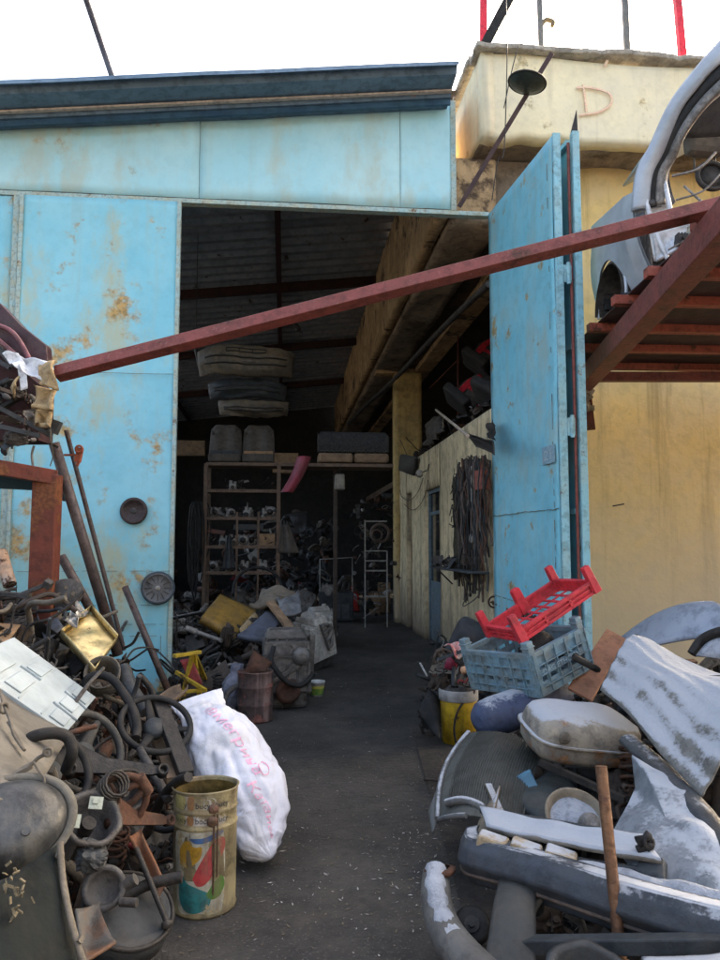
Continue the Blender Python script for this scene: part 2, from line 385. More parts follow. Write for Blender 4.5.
for w in (10.2, 14, 18, 22):                              # trusses across
    m = MB(); m.M = BM; m.bar((-4.6, w, roofz(-4.6, w) - .1), (1.84, w, roofz(1.84, w) - .1), .12, .16); shed.part('roof_beam', m, mat('dark_red_beam', (.05, .018, .016), (.03, .014, .012), 5, .7))
for u in (-3.3, -.15):
    m = MB(); m.M = BM; m.bar((u, 8.3, roofz(u, 8.3) - .06), (u, 26, roofz(u, 26) - .06), .09, .09); shed.part('purlin', m, MATS['dark_red_beam'])
m = MB(); m.M = BM
bbox(m, -4.9, -4.75, 8.25, 26.2, 0, 2.0); bbox(m, -4.9, -4.75, 8.25, 8.8, 2.003, 6.1); bbox(m, -4.9, -4.75, 22.5, 26.2, 2.003, 6.0); bbox(m, -4.9, -4.75, 14.2, 14.5, 2.003, 6.1); shed.part('side_wall', m, roofin)  # out-of-view wall shaped with high openings to let sky light inside
m = MB(); m.M = BM
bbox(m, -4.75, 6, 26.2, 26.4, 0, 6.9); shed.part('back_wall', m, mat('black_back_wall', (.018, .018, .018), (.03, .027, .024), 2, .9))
# fixed front panels left of the door leaf
m = MB(); m.M = BM
m.sheet(lambda a, b: (-4.9 + 2.03 * a, WF - .035 + .01 * noise.noise(V((a * 3, b * 5, 8))), .02 + 5.33 * b), 10, 20, .004)
shed.part('front_panel', m, blue)
m = MB(); m.M = BM
for z in (1.35, 3.42): bbox(m, -4.9, -2.87, WF - .05, WF - .043, z, z + .008)
bbox(m, -2.93, -2.87, WF - .06, WF - .045, 0, 5.35); shed.part('panel_seam', m, edge)
shed.done()

# ---- left door leaf, shut ------------------------------------------------------------------------
lf = T('door_leaf', 'closed sky blue steel door leaf with rust blotches left of the opening', 'door', org=B(-2, WF, 0))
u0, u1 = -2.86, -1.16
m = MB(); m.M = BM
def fn(a, b): 
    u = u0 + (u1 - u0) * a; z = .03 + 5.32 * b
    return (u, WF - .082 - .020 * noise.noise(V((u * 1.1, z * .9, 5))) - .007 * noise.noise(V((u * 4, z * 3.2, 1))), z)
m.sheet(fn, 24, 60, .004); sheet_l = m
m = MB(); m.M = BM
for x in (u0 + .025, u1 - .02): bbox(m, x - .02, x + .02, WF - .1, WF - .03, .03, 5.36)
bbox(m, u0 + .045, u1 - .04, WF - .065, WF - .03, .035, .08); bbox(m, u0 + .045, u1 - .04, WF - .065, WF - .03, 5.30, 5.345)
lf.part('leaf_frame', m, edge, bevel=.003)
seam = mat('dark_seam_gap', (.10, .09, .07), (.25, .2, .13), 14, .9)
def irregular_seam(mb, a, b, fx, amp=.006, th=.007, k=40, gaps=.2):
    a = V(a); b = V(b)
    for i in range(k):
        if rnd.random() < gaps: continue
        p = a.lerp(b, i / k); q = a.lerp(b, (i + 1) / k)
        d = fx * amp
        p = p + d * noise.noise(p * 9); q = q + d * noise.noise(q * 9)
        mb.bar(p, q, th * rnd.uniform(.5, 1.4), .004)
m = sheet_l; m.cur = 1
for z, g in ((3.42, .08), (1.33, .25), (.98, .3), (.78, .15)):
    irregular_seam(m, (u0 + .05, WF - .108, z), (u1 - .04, WF - .108, z), V((0, 0, 1)), gaps=g)
irregular_seam(m, (-2.0, WF - .094, .1), (-2.0, WF - .094, .66), V((1, 0, 0)), gaps=.1, k=16)
irregular_seam(m, (-1.27, WF - .094, .1), (-1.27, WF - .094, .66), V((1, 0, 0)), gaps=.05, k=16)
irregular_seam(m, (-2.0, WF - .094, .66), (-1.27, WF - .094, .66), V((0, 0, 1)), gaps=.05, k=16)
lf.part('steel_sheet', m, [blue, seam])
lf.done()

# ---- right folding leaves, swung open towards the camera -------------------------------------------
def leaf(mb, p0, p1, z0, z1, th=.004, amp=.01, nu=20, nz_=50, seed=2):
    p0 = V(p0); p1 = V(p1); d = (p1 - p0).normalized(); nn = V((-d.y, d.x, 0))
    def fn(a, b):
        p = p0.lerp(p1, a); z = z0 + (z1 - z0) * b
        q = p + nn * (amp * noise.noise(V((a * 2.2, z * 1.0, seed))) + .005 * noise.noise(V((a * 8, z * 3.5, seed))))
        return (q.x, q.y, z)
    mb.sheet(fn, nu, nz_, th)
rl = T('door_leaf', 'worn blue steel door leaf standing open towards the viewer, painted number plate on it', 'door', org=B(2.4, 7.2, 0))
a_, b_ = V((2.29, 8.10, 0)), V((2.42, 6.42, 0))
m = MB(); m.M = BM; leaf(m, a_, b_, .04, 5.37); sheet_r = m
m = MB(); m.M = BM
bbox(m, 2.425, 2.495, 6.385, 6.42, .03, 5.385); bbox(m, 2.44, 2.51, 6.425, 6.46, .03, 5.37)
m.bar(a_ + V((.03, 0, .06)), b_ + V((.03, 0.05, .06)), .05, .05); m.bar(a_ + V((.03, 0, 5.34)), b_ + V((.03, .05, 5.34)), .05, .05)
m.bar(a_ + V((.03, 0, .06)), a_ + V((.03, 0, 5.36)), .05, .05)
for z in (1.9, 3.4): m.bar(a_ + V((.035, 0, z)), b_ + V((.035, .05, z)), .05, .05)
rl.part('leaf_frame', m, mat('worn_frame_blue', (.24, .52, .61), (.30, .48, .50), 5, .6, rust=.36, rcol=(.22, .14, .08), rscale=6), bevel=.003)
nn = V((-1, -.077, 0)).normalized(); d_ = (b_ - a_).normalized()
m = sheet_r; m.cur = 1
irregular_seam(m, a_ + V((-.012, 0, 1.92)), b_ + V((-.012, 0, 1.92)), V((0, 0, 1)), th=.012, amp=.015)
irregular_seam(m, a_.lerp(b_, .95) + V((-.012, 0, .3)), a_.lerp(b_, .95) + V((-.012, 0, 5.2)), V((0, 1, 0)), th=.004, k=90, gaps=.55)
irregular_seam(m, a_ + V((-.012, 0, 1.06)), b_ + V((-.012, 0, .98)), V((0, 0, 1)), th=.008)
rl.part('steel_sheet', m, [bluel, seam])
for z in (2.55, 3.95):
    m = MB(); m.M = BM; m.cyl((2.535, 6.37, z), (2.535, 6.37, z + .20), .018); m.box((2.53, 6.382, z + .1), (.07, .01, .16)); rl.part('hinge', m, MATS['worn_frame_blue'])
# painted number plate
pc = a_.lerp(b_, .90) + V((-.018, 0, 2.42))
m = MB(); m.M = BM
m.M = BM @ Matrix.Translation(pc) @ Matrix(((d_.x, 0, nn.x, 0), (d_.y, 0, nn.y, 0), (0, 1, 0, 0), (0, 0, 0, 1)))
m.box((0, 0, 0), (.27, .165, .004)); i_ = rl.part('number_plate', m, mat('greyed_plate_paint', (.20, .33, .40), (.27, .38, .42), 14, .7))
vs, fs = text_geo('21', .13); m2 = MB(); m2.M = m.M @ Matrix.Translation((-.10, -.045, .0032)) @ Matrix.Diagonal((1.5, 1, 1, 1)); m2.add(vs, fs, False)
rl.part('painted_number', m2, mat('chalk_paint', (.5, .56, .56), (.35, .45, .5), 30, .9), under=i_)
m = MB()                                               # chain hanging between leaf and wall
rl.done()
rl2 = T('door_leaf', 'second folded blue door leaf, seen edge on behind the open one', 'door', org=B(2.6, 7.3, 0))
m = MB(); m.M = BM; leaf(m, (2.63, 6.46, 0), (2.46, 8.1, 0), .04, 5.38, seed=9); rl2.part('steel_sheet', m, bluel)
m = MB(); m.M = BM
bbox(m, 2.60, 2.665, 6.36, 6.43, .03, 5.40); m.bar((2.60, 6.46, 5.34), (2.48, 8.08, 5.34), .05, .05); m.bar((2.60, 6.46, .1), (2.48, 8.08, .1), .05, .05)
for z in (1.9, 3.4): m.bar((2.60, 6.46, z), (2.48, 8.08, z), .05, .05)
rl2.part('leaf_frame', m, MATS['worn_frame_blue'], bevel=.003)
m = MB(); m.M = BM; m.cyl((2.572, 6.40, .4), (2.572, 6.40, 5.3), .014); rl2.part('locking_rod', m, primer)
m = MB(); m.M = BM; m.prism([(2.60, 6.39, 5.40), (2.665, 6.39, 5.40), (2.66, 6.39, 5.62)], (0, .02, 0)); rl2.part('bent_corner', m, dark)
rl2.done()
# ---- yellow building on the right --------------------------------------------------------------------
yb = T('yellow_building', 'yellow plastered building with a cream parapet right of the shed', 'building', org=B(5, 9, 0))
m = MB(); m.M = BM
def fn(a, b): return (2.62 + 5.4 * a, 8.50 - .02 * noise.noise(V((a * 9, b * 9, 2))), 6.22 * b)
m.sheet(fn, 40, 50, .25); yb.part('front_wall', m, yel)
m = MB(); m.M = BM; bbox(m, 2.44, 3.05, 8.44, 8.56, 5.45, 6.2); yb.part('lintel', m, conc)
m = MB(); m.M = BM; bbox(m, 7.6, 7.8, 8.4, 26, 0, 6.2); bbox(m, 2.2, 8, 12.3, 26, 6.22, 6.4); yb.part('rear_shell', m, conc)
m = MB(); m.M = BM                                        # parapet with broken lower edge
def pf(a, b):
    u = 2.17 + 5.8 * a; z = 6.20 + .045 * noise.noise(V((u * 3.1, 0, 4))) * (1 - b) * 2 + (1.0 - .05 * abs(math.sin(u * 1.2))) * b
    return (u, 7.90 + .012 * noise.noise(V((u * 2, z * 3, 7))), z)
m.sheet(pf, 80, 14, .18)
m.sheet(lambda a, b: (2.171 - .01 * noise.noise(V((a * 4, b * 4, 3))), 9.3 - 1.4 * a, 6.20 + 1.0 * b + .02 * noise.noise(V((a * 7, b * 3, 1)))), 12, 10, .15)
par = m
m = MB(); m.M = BM
def cf(a, b):
    u = 2.10 + 5.9 * a; q = (u - 3.42) / 1.06; lump = (.055 * max(0, math.sin(math.pi * (q % 1))) ** .35 if u > 3.42 else .03)
    return (u, 7.80 + .36 * b, 7.225 + lump + .022 * noise.noise(V((u * 6, b * 3, 1))) + .012 * noise.noise(V((u * 17, b * 9, 5))))
m.sheet(cf, 160, 6, .06)
m.sheet(lambda a, b: (2.09 + .22 * b + .015 * noise.noise(V((a * 12, b, 2))), 9.3 - 1.14 * a, 7.26 + .02 * noise.noise(V((a * 9, b, 7)))), 24, 3, -.07)
yb.part('coping', m, mat('mossy_coping', (.46, .42, .34), (.28, .26, .22), 4, .95, bump=.6), bevel=.01)
m = MB(); m.M = BM
def uf(a, b): 
    u = 2.19 + 5.8 * a; w = 8.08 + 4.5 * b
    return (u, w, 6.205 + .06 * noise.noise(V((u * 1.5, w * 1.5, 9))))
m.sheet(uf, 60, 60, -.12); yb.part('balcony_slab', m, conc)
m = par; m.cur = 1                                        # faded red graffiti letter on the parapet
pts = smoothpts([(0, .34, 0), (.02, .17, 0), (.03, .02, 0)], 8); pts2 = smoothpts([(-.08, .30, 0), (.1, .31, 0), (.30, .26, 0), (.33, .14, 0), (.2, .03, 0), (.0, -.02, 0), (-.05, -.03, 0)], 8)
m.M = BM @ Matrix(((1, 0, 0, 3.36), (0, 0, -1, 7.875), (0, 1, 0, 6.52), (0, 0, 0, 1)))
m.tube(pts, .016, 5, flat=.15); m.tube(pts2, .016, 5, flat=.15); m.tube([(.26, .58, 0), (.3, .66, 0)], .02, 5, flat=.15)
yb.part('parapet', m, [cream, mat('faded_red_spray', (.80, .50, .36), (.80, .62, .42), 25, .95, bump=0)])
yb.done()
# ---- unseen building added behind the viewer to shade the foreground and bounce light
ob = T('added_fill_building', 'plain grey plastered building added out of view behind the viewer to shape the light', 'building', org=(0, -13, 0))
m = MB(); m.box((0, -13, 2.6), (46, 6, 5.2)); ob.part('wall', m, mat('added_building_plaster', (.26, .25, .235), (.19, .18, .175), 1, .9))
m = MB(); m.box((0, -12.9, 5.3), (46.4, 6.6, .2)); ob.part('roof', m, dkblue)
for x in range(-20, 21, 5):
    m = MB(); m.box((x, -9.98, 1.9), (1.6, .06, 1.4)); i_ = ob.part('window', m, mat('grey_window_frame', (.3, .3, .3), None, 5, .6)); m = MB(); m.box((x, -9.945, 1.9), (1.44, .01, 1.24)); ob.part('pane', m, glassd, under=i_)
ob.done()
# ---- girder, slab and inner wall ------------------------------------------------------------------------
gd = T('concrete_girder', 'sooty tan concrete girder running into the shed under the roof edge', 'beam', org=B(2.1, 17, 5.4))
def rough(mb, p00, p10, p11, p01, th, a=.05, nu=60, nv=8, seed=0):
    mb.sheet(quad(p00, p10, p11, p01, 0, a, 2.2, seed), nu, nv, th)
m = MB(); m.M = BM
rough(m, (1.85, 8.22, 5.38), (1.85, 8.22, 6.85), (1.85, 26, 6.85), (1.85, 26, 5.38), -.14, .025, 14, 80)
bbox(m, 1.90, 2.42, 8.23, 26, 5.46, 6.1)
gd.part('girder_side', m, girder)
m = MB(); m.M = BM
rough(m, (1.87, 8.24, 5.40), (1.87, 26, 5.40), (2.46, 26, 5.40), (2.46, 8.24, 5.40), -.1, .07, 70, 6, 4)
gd.part('girder_underside', m, MATS['rough_concrete'])
m = MB(); m.M = BM
rough(m, (2.40, 8.60, 5.62), (2.40, 26, 5.62), (6, 26, 5.62), (6, 8.80, 5.62), -.25, .05, 60, 12, 2)
gd.part('floor_slab', m, mat('sooty_slab', (.12, .08, .05), (.07, .05, .035), 2, .95, bump=.7))
m = MB(); m.M = BM
bbox(m, 2.74, 3.05, 8.6, 26, 5.26, 5.7)
gd.part('edge_beam', m, girder)
gd.done()
m = MB()
a, b = W(489, 284, 8.7), W(348, 424, 21.5)
m.tube([a.lerp(b, t / 10) + V((0, 0, .03 * math.sin(t))) for t in range(11)], .045, 8)
one('water_pipe', m, dullal, 'long grey pipe slung under the concrete girder', 'pipe')
iw = T('inner_wall', 'dirty cream plaster wall with two narrow doorways, right side of the shed', 'wall', org=B(2.4, 12, 0))
UW = 2.39
# wall built as pieces around the door openings
d1 = (11.45, 12.7, 2.53); d2 = (14.05, 14.65, 2.6)
m = MB(); m.M = BM
def wp(w0, w1, z0, z1, seed=0):
    m.sheet(lambda a, b: (UW - .012 * noise.noise(V((w0 + (w1 - w0) * a, (z0 + (z1 - z0) * b), 3)) * 2.1), w1 - (w1 - w0) * a, z0 + (z1 - z0) * b), max(2, int((w1 - w0) * 8)), max(2, int((z1 - z0) * 8)), .2)
wp(8.42, d1[0], 0, 3.19); wp(d1[0], d1[1], d1[2], 3.19); wp(d1[1], d2[0], 0, 3.19); wp(d2[0], d2[1], d2[2], 3.19); wp(d2[1], 15.5, 0, 3.19)
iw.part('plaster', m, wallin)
m = MB(); m.M = BM
w0, w1, zt = d1
for q in (w0 + .035, w1 - .035): bbox(m, UW + .06, UW + .13, q - .034, q + .034, 0, zt)
bbox(m, UW + .06, UW + .13, w0 + .07, w1 - .07, zt - .07, zt)
bbox(m, UW + .07, UW + .12, w0 + .07, w1 - .07, 2.10, 2.16)
greyfr = mat('grey_blue_door_paint', (.13, .20, .24), (.09, .13, .15), 4, .6, dust=.2, lowdirt=(.8, 1.9, .7, (.06, .06, .055)))
iw.part('door_frame', m, greyfr, bevel=.003)
m = MB(); m.M = BM; bbox(m, UW + .085, UW + .115, w0 + .07, w1 - .07, .02, 1.0); iw.part('door_panel', m, greyfr)
m = MB(); m.M = BM; bbox(m, UW + .095, UW + .105, w0 + .07, w1 - .07, 1.003, 2.1); bbox(m, UW + .095, UW + .105, w0 + .07, w1 - .07, 2.163, zt - .072)
iw.part('door_glass', m, glassd)
m = MB(); m.M = BM; bbox(m, UW + .09, UW + .14, d2[0] + .0, d2[1], 0, d2[2]); iw.part('red_door', m, mat('dark_red_door_paint', (.10, .03, .02), (.06, .02, .015), 4, .6, dust=.2))
m = MB(); m.M = BM; bbox(m, 2.6, 6, 8.6, 24, 3.0, 3.14); iw.part('loft_floor', m, MATS['sooty_slab'])
m = MB(); m.M = BM; bbox(m, 5.9, 6.05, 8.9, 26, 0, 6); iw.part('far_wall', m, roofin)
m = MB(); m.M = BM; bbox(m, 4.4, 4.5, 8.6, 24, 0, 3.0); iw.part('room_wall', m, roofin)
iw.done()
m = MB(); m.M = BM
m.sheet(lambda a, b: (2.30 + .57 * a, 15.5 + .004 * noise.noise(V((a, b * 9, 2))), 5.25 * b), 6, 40, .4)
one('column', m, yelcol, 'ochre painted square column at the far end of the inner wall', 'column')
m = MB(); m.M = BM; m.bar((1.9, 15.75, 5.34), (2.9, 15.75, 5.34), .3, .18); one('cross_beam', m, girder, 'short concrete beam resting on the ochre column', 'beam')
# ================================================================== SCRAP: piece generators (local space, roughly unit size)
def rot(x=0, y=0, z=0): return Matrix.Rotation(R(z), 4, 'Z') @ Matrix.Rotation(R(y), 4, 'Y') @ Matrix.Rotation(R(x), 4, 'X')
def rrot(): return rot(rnd.uniform(0, 360), rnd.uniform(0, 360), rnd.uniform(0, 360))
def TR(p): return Matrix.Translation(V(p))
def j_tube(m):
    a = rnd.uniform(20, 150); r = rnd.uniform(.2, .5); t = rnd.uniform(.022, .05)
    p = arc((-r, 0, 0), r, 0, a, 9, V((1, 0, 0)), V((0, 1, 0))); p = [p[0] - V((0, rnd.uniform(.1, .5), 0))] + p
    m.tube(p, t, 7)
    if rnd.random() < .5: m.cyl(p[0] - V((0, .02, 0)), p[0] + V((0, .05, 0)), t * 1.5, 10)
def j_ring(m): m.torus((0, 0, 0), (0, 0, 1), rnd.uniform(.16, .3), rnd.uniform(.014, .035), 20, 6)
def j_pipe(m):
    r = rnd.uniform(.05, .11); L = rnd.uniform(.2, .6); m.pipe((0, 0, -L / 2), (0, 0, L / 2), r, 14)
    if rnd.random() < .5: m.lathe([(r * 1.01, L / 2 - .05), (r * 1.5, L / 2 - .05), (r * 1.5, L / 2 - .02), (r * 1.01, L / 2 - .02)], n=14)
def j_plate(m):
    a, b = rnd.uniform(.2, .5), rnd.uniform(.12, .3)
    m.sheet(quad((-a, -b, 0), (a * rnd.uniform(.6, 1), -b, 0), (a, b * rnd.uniform(.5, 1), .05), (-a, b, 0), rnd.uniform(-.08, .08), .06, 4, rnd.random() * 50), 8, 6, .012, False)
def j_angle(m):
    L = rnd.uniform(.4, .9); w = rnd.uniform(.04, .09)
    m.box((0, 0, w / 2), (L, .008, w)); m.box((0, w / 2 + .004, .004), (L, w, .008))
def j_block(m):
    a = rnd.uniform(.12, .2); b = a * rnd.uniform(.6, 1); c = a * rnd.uniform(.5, .9)
    m.box((0, 0, 0), (2 * a, 2 * b, 2 * c), taper=.85)
    for i in range(rnd.randint(2, 4)): m.box((-a + (i + .5) * 2 * a / 4, 0, c), (.03, 1.7 * b, .06))
    m.cyl((a, 0, 0), (a + .08, 0, 0), b * .6, 12); m.cyl((0, -b - .07, 0), (0, -b, 0), c * .5, 10)
    m.cyl((-a * .5, b, .02), (-a * .5, b + .1, .03), .03, 8)
def j_flange(m):
    r = rnd.uniform(.12, .2)
    m.lathe([(.03, .05), (.06, .05), (.065, .01), (r, 0), (r, -.025), (.03, -.025), (.03, .05)], n=18)
    for k in range(4): a = k * 1.57; m.cyl((r * .7 * math.cos(a), r * .7 * math.sin(a), 0), (r * .7 * math.cos(a), r * .7 * math.sin(a), .03), .018, 6)
def j_spring(m):
    r = rnd.uniform(.07, .12); k = rnd.randint(4, 6)
    m.tube([(r * math.cos(t * .52), r * math.sin(t * .52), t * .52 / 6.28 * .07) for t in range(k * 12)], .014, 6)
def j_arm(m):
    m.prism([(-.35, -.06, 0), (.25, -.03, 0), (.35, 0, 0), (.25, .05, 0), (-.1, .07, 0), (-.3, .16, 0), (-.38, .1, 0)], (0, 0, .035))
    for x, y, r in ((-.33, .11, .05), (.33, .01, .045), (-.34, -.04, .045)): m.pipe((x, y, -.02), (x, y, .06), r, 12, r * .35)
def j_manifold(m):
    m.bar((-.3, 0, 0), (.3, 0, 0), .07, .014)
    for i in range(4):
        x = -.24 + i * .16; m.tube([(x, 0, 0), (x, 0, .09), (x * .7, .03, .18), (x * .3, .06, .24)], [.034, .034, .036, .042], 8)
    m.cyl((-.1, .06, .24), (.1, .06, .24), .06, 10)
def j_shaft(m):
    L = rnd.uniform(.5, .9); m.cyl((-L / 2, 0, 0), (L / 2, 0, 0), .016, 7)
    m.lathe([(.018, 0), (.045, .02), (.055, .08), (.04, .15), (.02, .18)], (L / 2 - .1, 0, 0), (1, 0, 0), 12)
    m.lathe([(.018, 0), (.03, .01), (.05, .03), (.035, .045), (.05, .06), (.033, .075), (.045, .09), (.03, .11)], (-L / 2, 0, 0), (1, 0, 0), 12)
def j_gear(m):
    r = rnd.uniform(.09, .16); m.lathe([(r * .25, .03), (r * .9, .02), (r, .02), (r, -.02), (r * .9, -.02), (r * .25, -.03), (r * .25, .03)], n=32, fn=lambda t, z: 1 + (.06 if int(t / 6.2832 * 32 + .5) % 2 else 0), smooth=False)
def j_hose(m):
    p = [V((0, 0, 0))]; d = V((1, 0, 0))
    for i in range(5): d = (d + V((rnd.uniform(-.9, .9), rnd.uniform(-.9, .9), rnd.uniform(-.4, .4)))).normalized(); p.append(p[-1] + d * .16)
    m.tube(smoothpts(p, 4), rnd.uniform(.010, .028), 6)
def j_shell(m):
    a = rnd.uniform(.14, .22)
    m.lathe([(a, 0), (a * 1.05, .01), (a, .04), (a * .9, .1), (a * .6, .16), (.03, .19)], n=16, fn=lambda t, z: 1 + .15 * math.cos(2 * t))
    for k in range(3): m.cyl((a * 1.05 * math.cos(k * 2), a * 1.05 * math.sin(k * 2), 0), (a * 1.05 * math.cos(k * 2), a * 1.05 * math.sin(k * 2), .05), .022, 6)
def j_casting(m):                                        # lumpy cast housing with bosses and a cut face
    sx, sy, sz = rnd.uniform(.1, .22), rnd.uniform(.08, .15), rnd.uniform(.06, .13); sd_ = rnd.random() * 99; n_ = 6; vs = []; fs = []
    for ax_ in range(3):
        for sg in (-1, 1):
            o = len(vs)
            for i in range(n_ + 1):
                for j in range(n_ + 1):
                    q = [0, 0, 0]; q[ax_] = sg; q[(ax_ + 1) % 3] = (i / n_ * 2 - 1); q[(ax_ + 2) % 3] = (j / n_ * 2 - 1) * sg
                    p = V(q); k = 1 / max(1, p.length ** .55); k *= 1 + .35 * noise.noise(p * 1.4 + V((sd_, 0, 0))) + .10 * (1 if noise.noise(p * 3.1 + V((0, sd_, 0))) > .1 else 0)
                    vs.append((p.x * sx * k, p.y * sy * k, p.z * sz * k))
            fs += [(o + i * (n_ + 1) + j, o + (i + 1) * (n_ + 1) + j, o + (i + 1) * (n_ + 1) + j + 1, o + i * (n_ + 1) + j + 1) for i in range(n_) for j in range(n_)]
    m.add(vs, fs, False)
    for k in range(rnd.randint(3, 6)):
        a = rnd.uniform(0, 6.28); p = V((math.cos(a) * sx * .8, math.sin(a) * sy * .8, 0)); m.cyl(p - V((0, 0, sz * .9)), p + V((0, 0, sz * 1.05)), rnd.uniform(.012, .024), 8)
    m.pipe((0, 0, sz * .5), (rnd.uniform(-.05, .05), 0, sz * 1.3), rnd.uniform(.03, .06), 14, .012)
def j_bits(m):
    for k in range(6):
        p = V((rnd.uniform(-.2, .2), rnd.uniform(-.2, .2), rnd.uniform(-.05, .05))); d = V((rnd.uniform(-1, 1), rnd.uniform(-1, 1), rnd.uniform(-.6, .6))).normalized()
        if k % 3 == 0: m.box(p, (rnd.uniform(.03, .12), rnd.uniform(.02, .06), rnd.uniform(.01, .04)), rrot().to_3x3())
        elif k % 3 == 1: m.cyl(p, p + d * rnd.uniform(.05, .12), .010, 7); m.cyl(p, p + d * .012, .02, 6)
        else: m.torus(p, d, rnd.uniform(.02, .045), .009, 14, 5)
def j_crump(m):
    a, b = rnd.uniform(.12, .3), rnd.uniform(.08, .2)
    m.sheet(quad((-a, -b, 0), (a, -b * .8, 0), (a * .9, b, .05), (-a * .7, b, 0), rnd.uniform(-.05, .05), .16, 6, rnd.random() * 50), 12, 9, .006, False)
def j_bracket(m):
    L = rnd.uniform(.15, .3); w = rnd.uniform(.05, .09)
    m.box((0, 0, 0), (L, w, .012)); m.box((L / 2 - .006, 0, .06), (.012, w, .12)); m.box((-L / 2, 0, -.04), (.012, w, .09)); m.pipe((0, 0, -.02), (0, 0, .03), w * .4, 10)
    for x in (-.3, .3): m.cyl((x * L, 0, .006), (x * L, 0, .018), .014, 6)
JK = [j_tube, j_pipe, j_plate, j_angle, j_block, j_flange, j_spring, j_arm, j_manifold, j_shaft, j_gear, j_hose, j_hose, j_hose, j_casting, j_casting, j_casting, j_casting, j_casting, j_bits, j_bits, j_bits, j_crump, j_crump, j_bracket, j_bracket, j_ring]
def heap(name, n, samp, weights, label, cat, scl=(.5, 1), mats=HEAPM):
    m = MB(); i = 0
    while i < n:
        p = samp()
        if p is None: continue
        i += 1; k = rnd.choice(JK); s = rnd.uniform(*scl)
        m.M = TR(p) @ rot(rnd.gauss(0, 38) + (90 if rnd.random() < .3 else 0), rnd.gauss(0, 35), rnd.uniform(0, 360)) @ Matrix.Scale(s, 4)
        m.cur = rnd.choices(range(len(mats)), weights)[0]; k(m)
    return one(name, m, mats, label, cat, kind='stuff')
def piece(name, k, p, r, s, mt, label, cat, group=None, bevel=0):
    m = MB(); m.M = TR(p) @ rot(*r) @ Matrix.Scale(s, 4); k(m); return one(name, m, mt, label, cat, group, bevel=bevel)
def lh(x, y):                                            # left heap height
    h = min(1.28, max(0, (-1.02 - x)) * 1.0)
    if y > 5.2: h *= max(0, 1 - (y - 5.2) / 1.9) ** .8
    if y < 2.9: h *= max(0, 1 - (2.9 - y) * .25)
    return h * (1 + .12 * noise.noise(V((x * 2, y * 2, 0))))
def ls():
    y = rnd.uniform(2.0, 7.0); x = rnd.uniform(-3.6, -.98)
    if x / y < -.56: return None
    h = lh(x, y)
    if h < .03: return None
    return (x, y, max(.05, h - rnd.random() ** 1.5 * .2))
# dark core so no ground shows through
m = MB(); m.sheet(lambda a, b: (-4 + 3.0 * a, 1.4 + 5.7 * b, max(.006, lh(-4 + 3.0 * a, 1.4 + 5.7 * b) - .16)), 34, 60, .01, False)
one('scrap_dirt', m, mat('oily_dirt', (.03, .027, .024), (.06, .05, .04), 6, .9, bump=.8), 'oily dirt under the left scrap heap', 'dirt', kind='stuff')
heap('scrap_heap', 1150, ls, (34, 18, 14, 14, 12, 8, 2, 5, 23), 'tangled greasy car parts heaped beside the left door leaf', 'scrap', (.26, .66))
def ls3():
    y = rnd.uniform(2.3, 3.9); x = rnd.uniform(-1.75, -1.0); h = lh(x, y)
    return (x, y, max(.05, h + rnd.uniform(-.04, .09)))
heap('small_scrap', 210, ls3, (30, 18, 16, 12, 12, 8, 1, 8, 24), 'small greasy fittings caught between the bigger parts of the left heap', 'scrap', (.18, .36))
JK0, JK = JK, [j_hose]
def ls4():
    y = rnd.uniform(2.5, 5.2); x = rnd.uniform(-2.2, -1.0); h = lh(x, y)
    return None if x / y < -.5 else (x, y, max(.05, h + rnd.uniform(0, .12)))
heap('tangled_hoses', 90, ls4, (26, 4, 8, 40, 6, 6, 1, 2, 12), 'thin black hoses and wires snaking over the left heap', 'hoses', (.35, .9))
JK = JK0
# little loose stuff at the heap's foot
def ls2():
    y = rnd.uniform(2.3, 5.2); x = -1.0 + rnd.gauss(0, .05) + .04 * (y - 3); return (x, y, .04)
heap('loose_scrap', 46, ls2, (30, 20, 10, 20, 10, 8, 2, 2, 21), 'small greasy parts lying along the foot of the left heap', 'scrap', (.25, .45))

# ---- named things lying on the left heap
# white plastic panel
m = MB(); c = [P(14, 637, 3.9), P(96, 697, 4.0), P(66, 733, 3.45), P(-40, 660, 3.2)]
m.sheet(quad(c[3], c[2], c[1], c[0], .01), 14, 14, .03)
q0 = quad(c[3], c[2], c[1], c[0], .01); nn = (c[2] - c[3]).cross(c[1] - c[2]).normalized(); nn = nn if nn.z > 0 else -nn
def rib(mb, a, b, t=.012, h=.012): mb.bar(V(q0(*a)) + nn * h * .5, V(q0(*b)) + nn * h * .5, t, h, nn)
for a in (.30, .52, .74): rib(m, (a, .02), (a, .98), .008, .006)
rib(m, (.74, .30), (1, .30)); rib(m, (.74, .62), (1, .62)); rib(m, (.3, .5), (.52, .5), .006)
for a0_, a1_, b0_, b1_ in ((.80, .95, .06, .26), (.78, .93, .36, .58), (.80, .97, .68, .92), (.34, .50, .10, .42), (.34, .5, .56, .9), (.06, .26, .1, .5)):
    m.sheet(quad(*[V(q0(a, b)) + nn * .009 for a, b in ((a0_, b0_), (a1_, b0_), (a1_, b1_), (a0_, b1_))]), 3, 3, .008, False)
one('plastic_sheet', m, whitep, 'cracked white plastic panel lying on the left scrap heap', 'panel', bevel=.003)
m = MB(); c2_ = [P(-30, 672, 3.1), P(70, 735, 3.3), P(30, 800, 2.5), P(-60, 800, 2.3)]
m.sheet(quad(c2_[3], c2_[2], c2_[1], c2_[0], .03, .02), 12, 12, .02)
one('beige_board', m, mat('dusty_cream_sheet', (.15, .14, .118), (.10, .097, .085), 2, .6, dust=.2), 'dusty cream metal sheet below the white plastic panel', 'sheet')
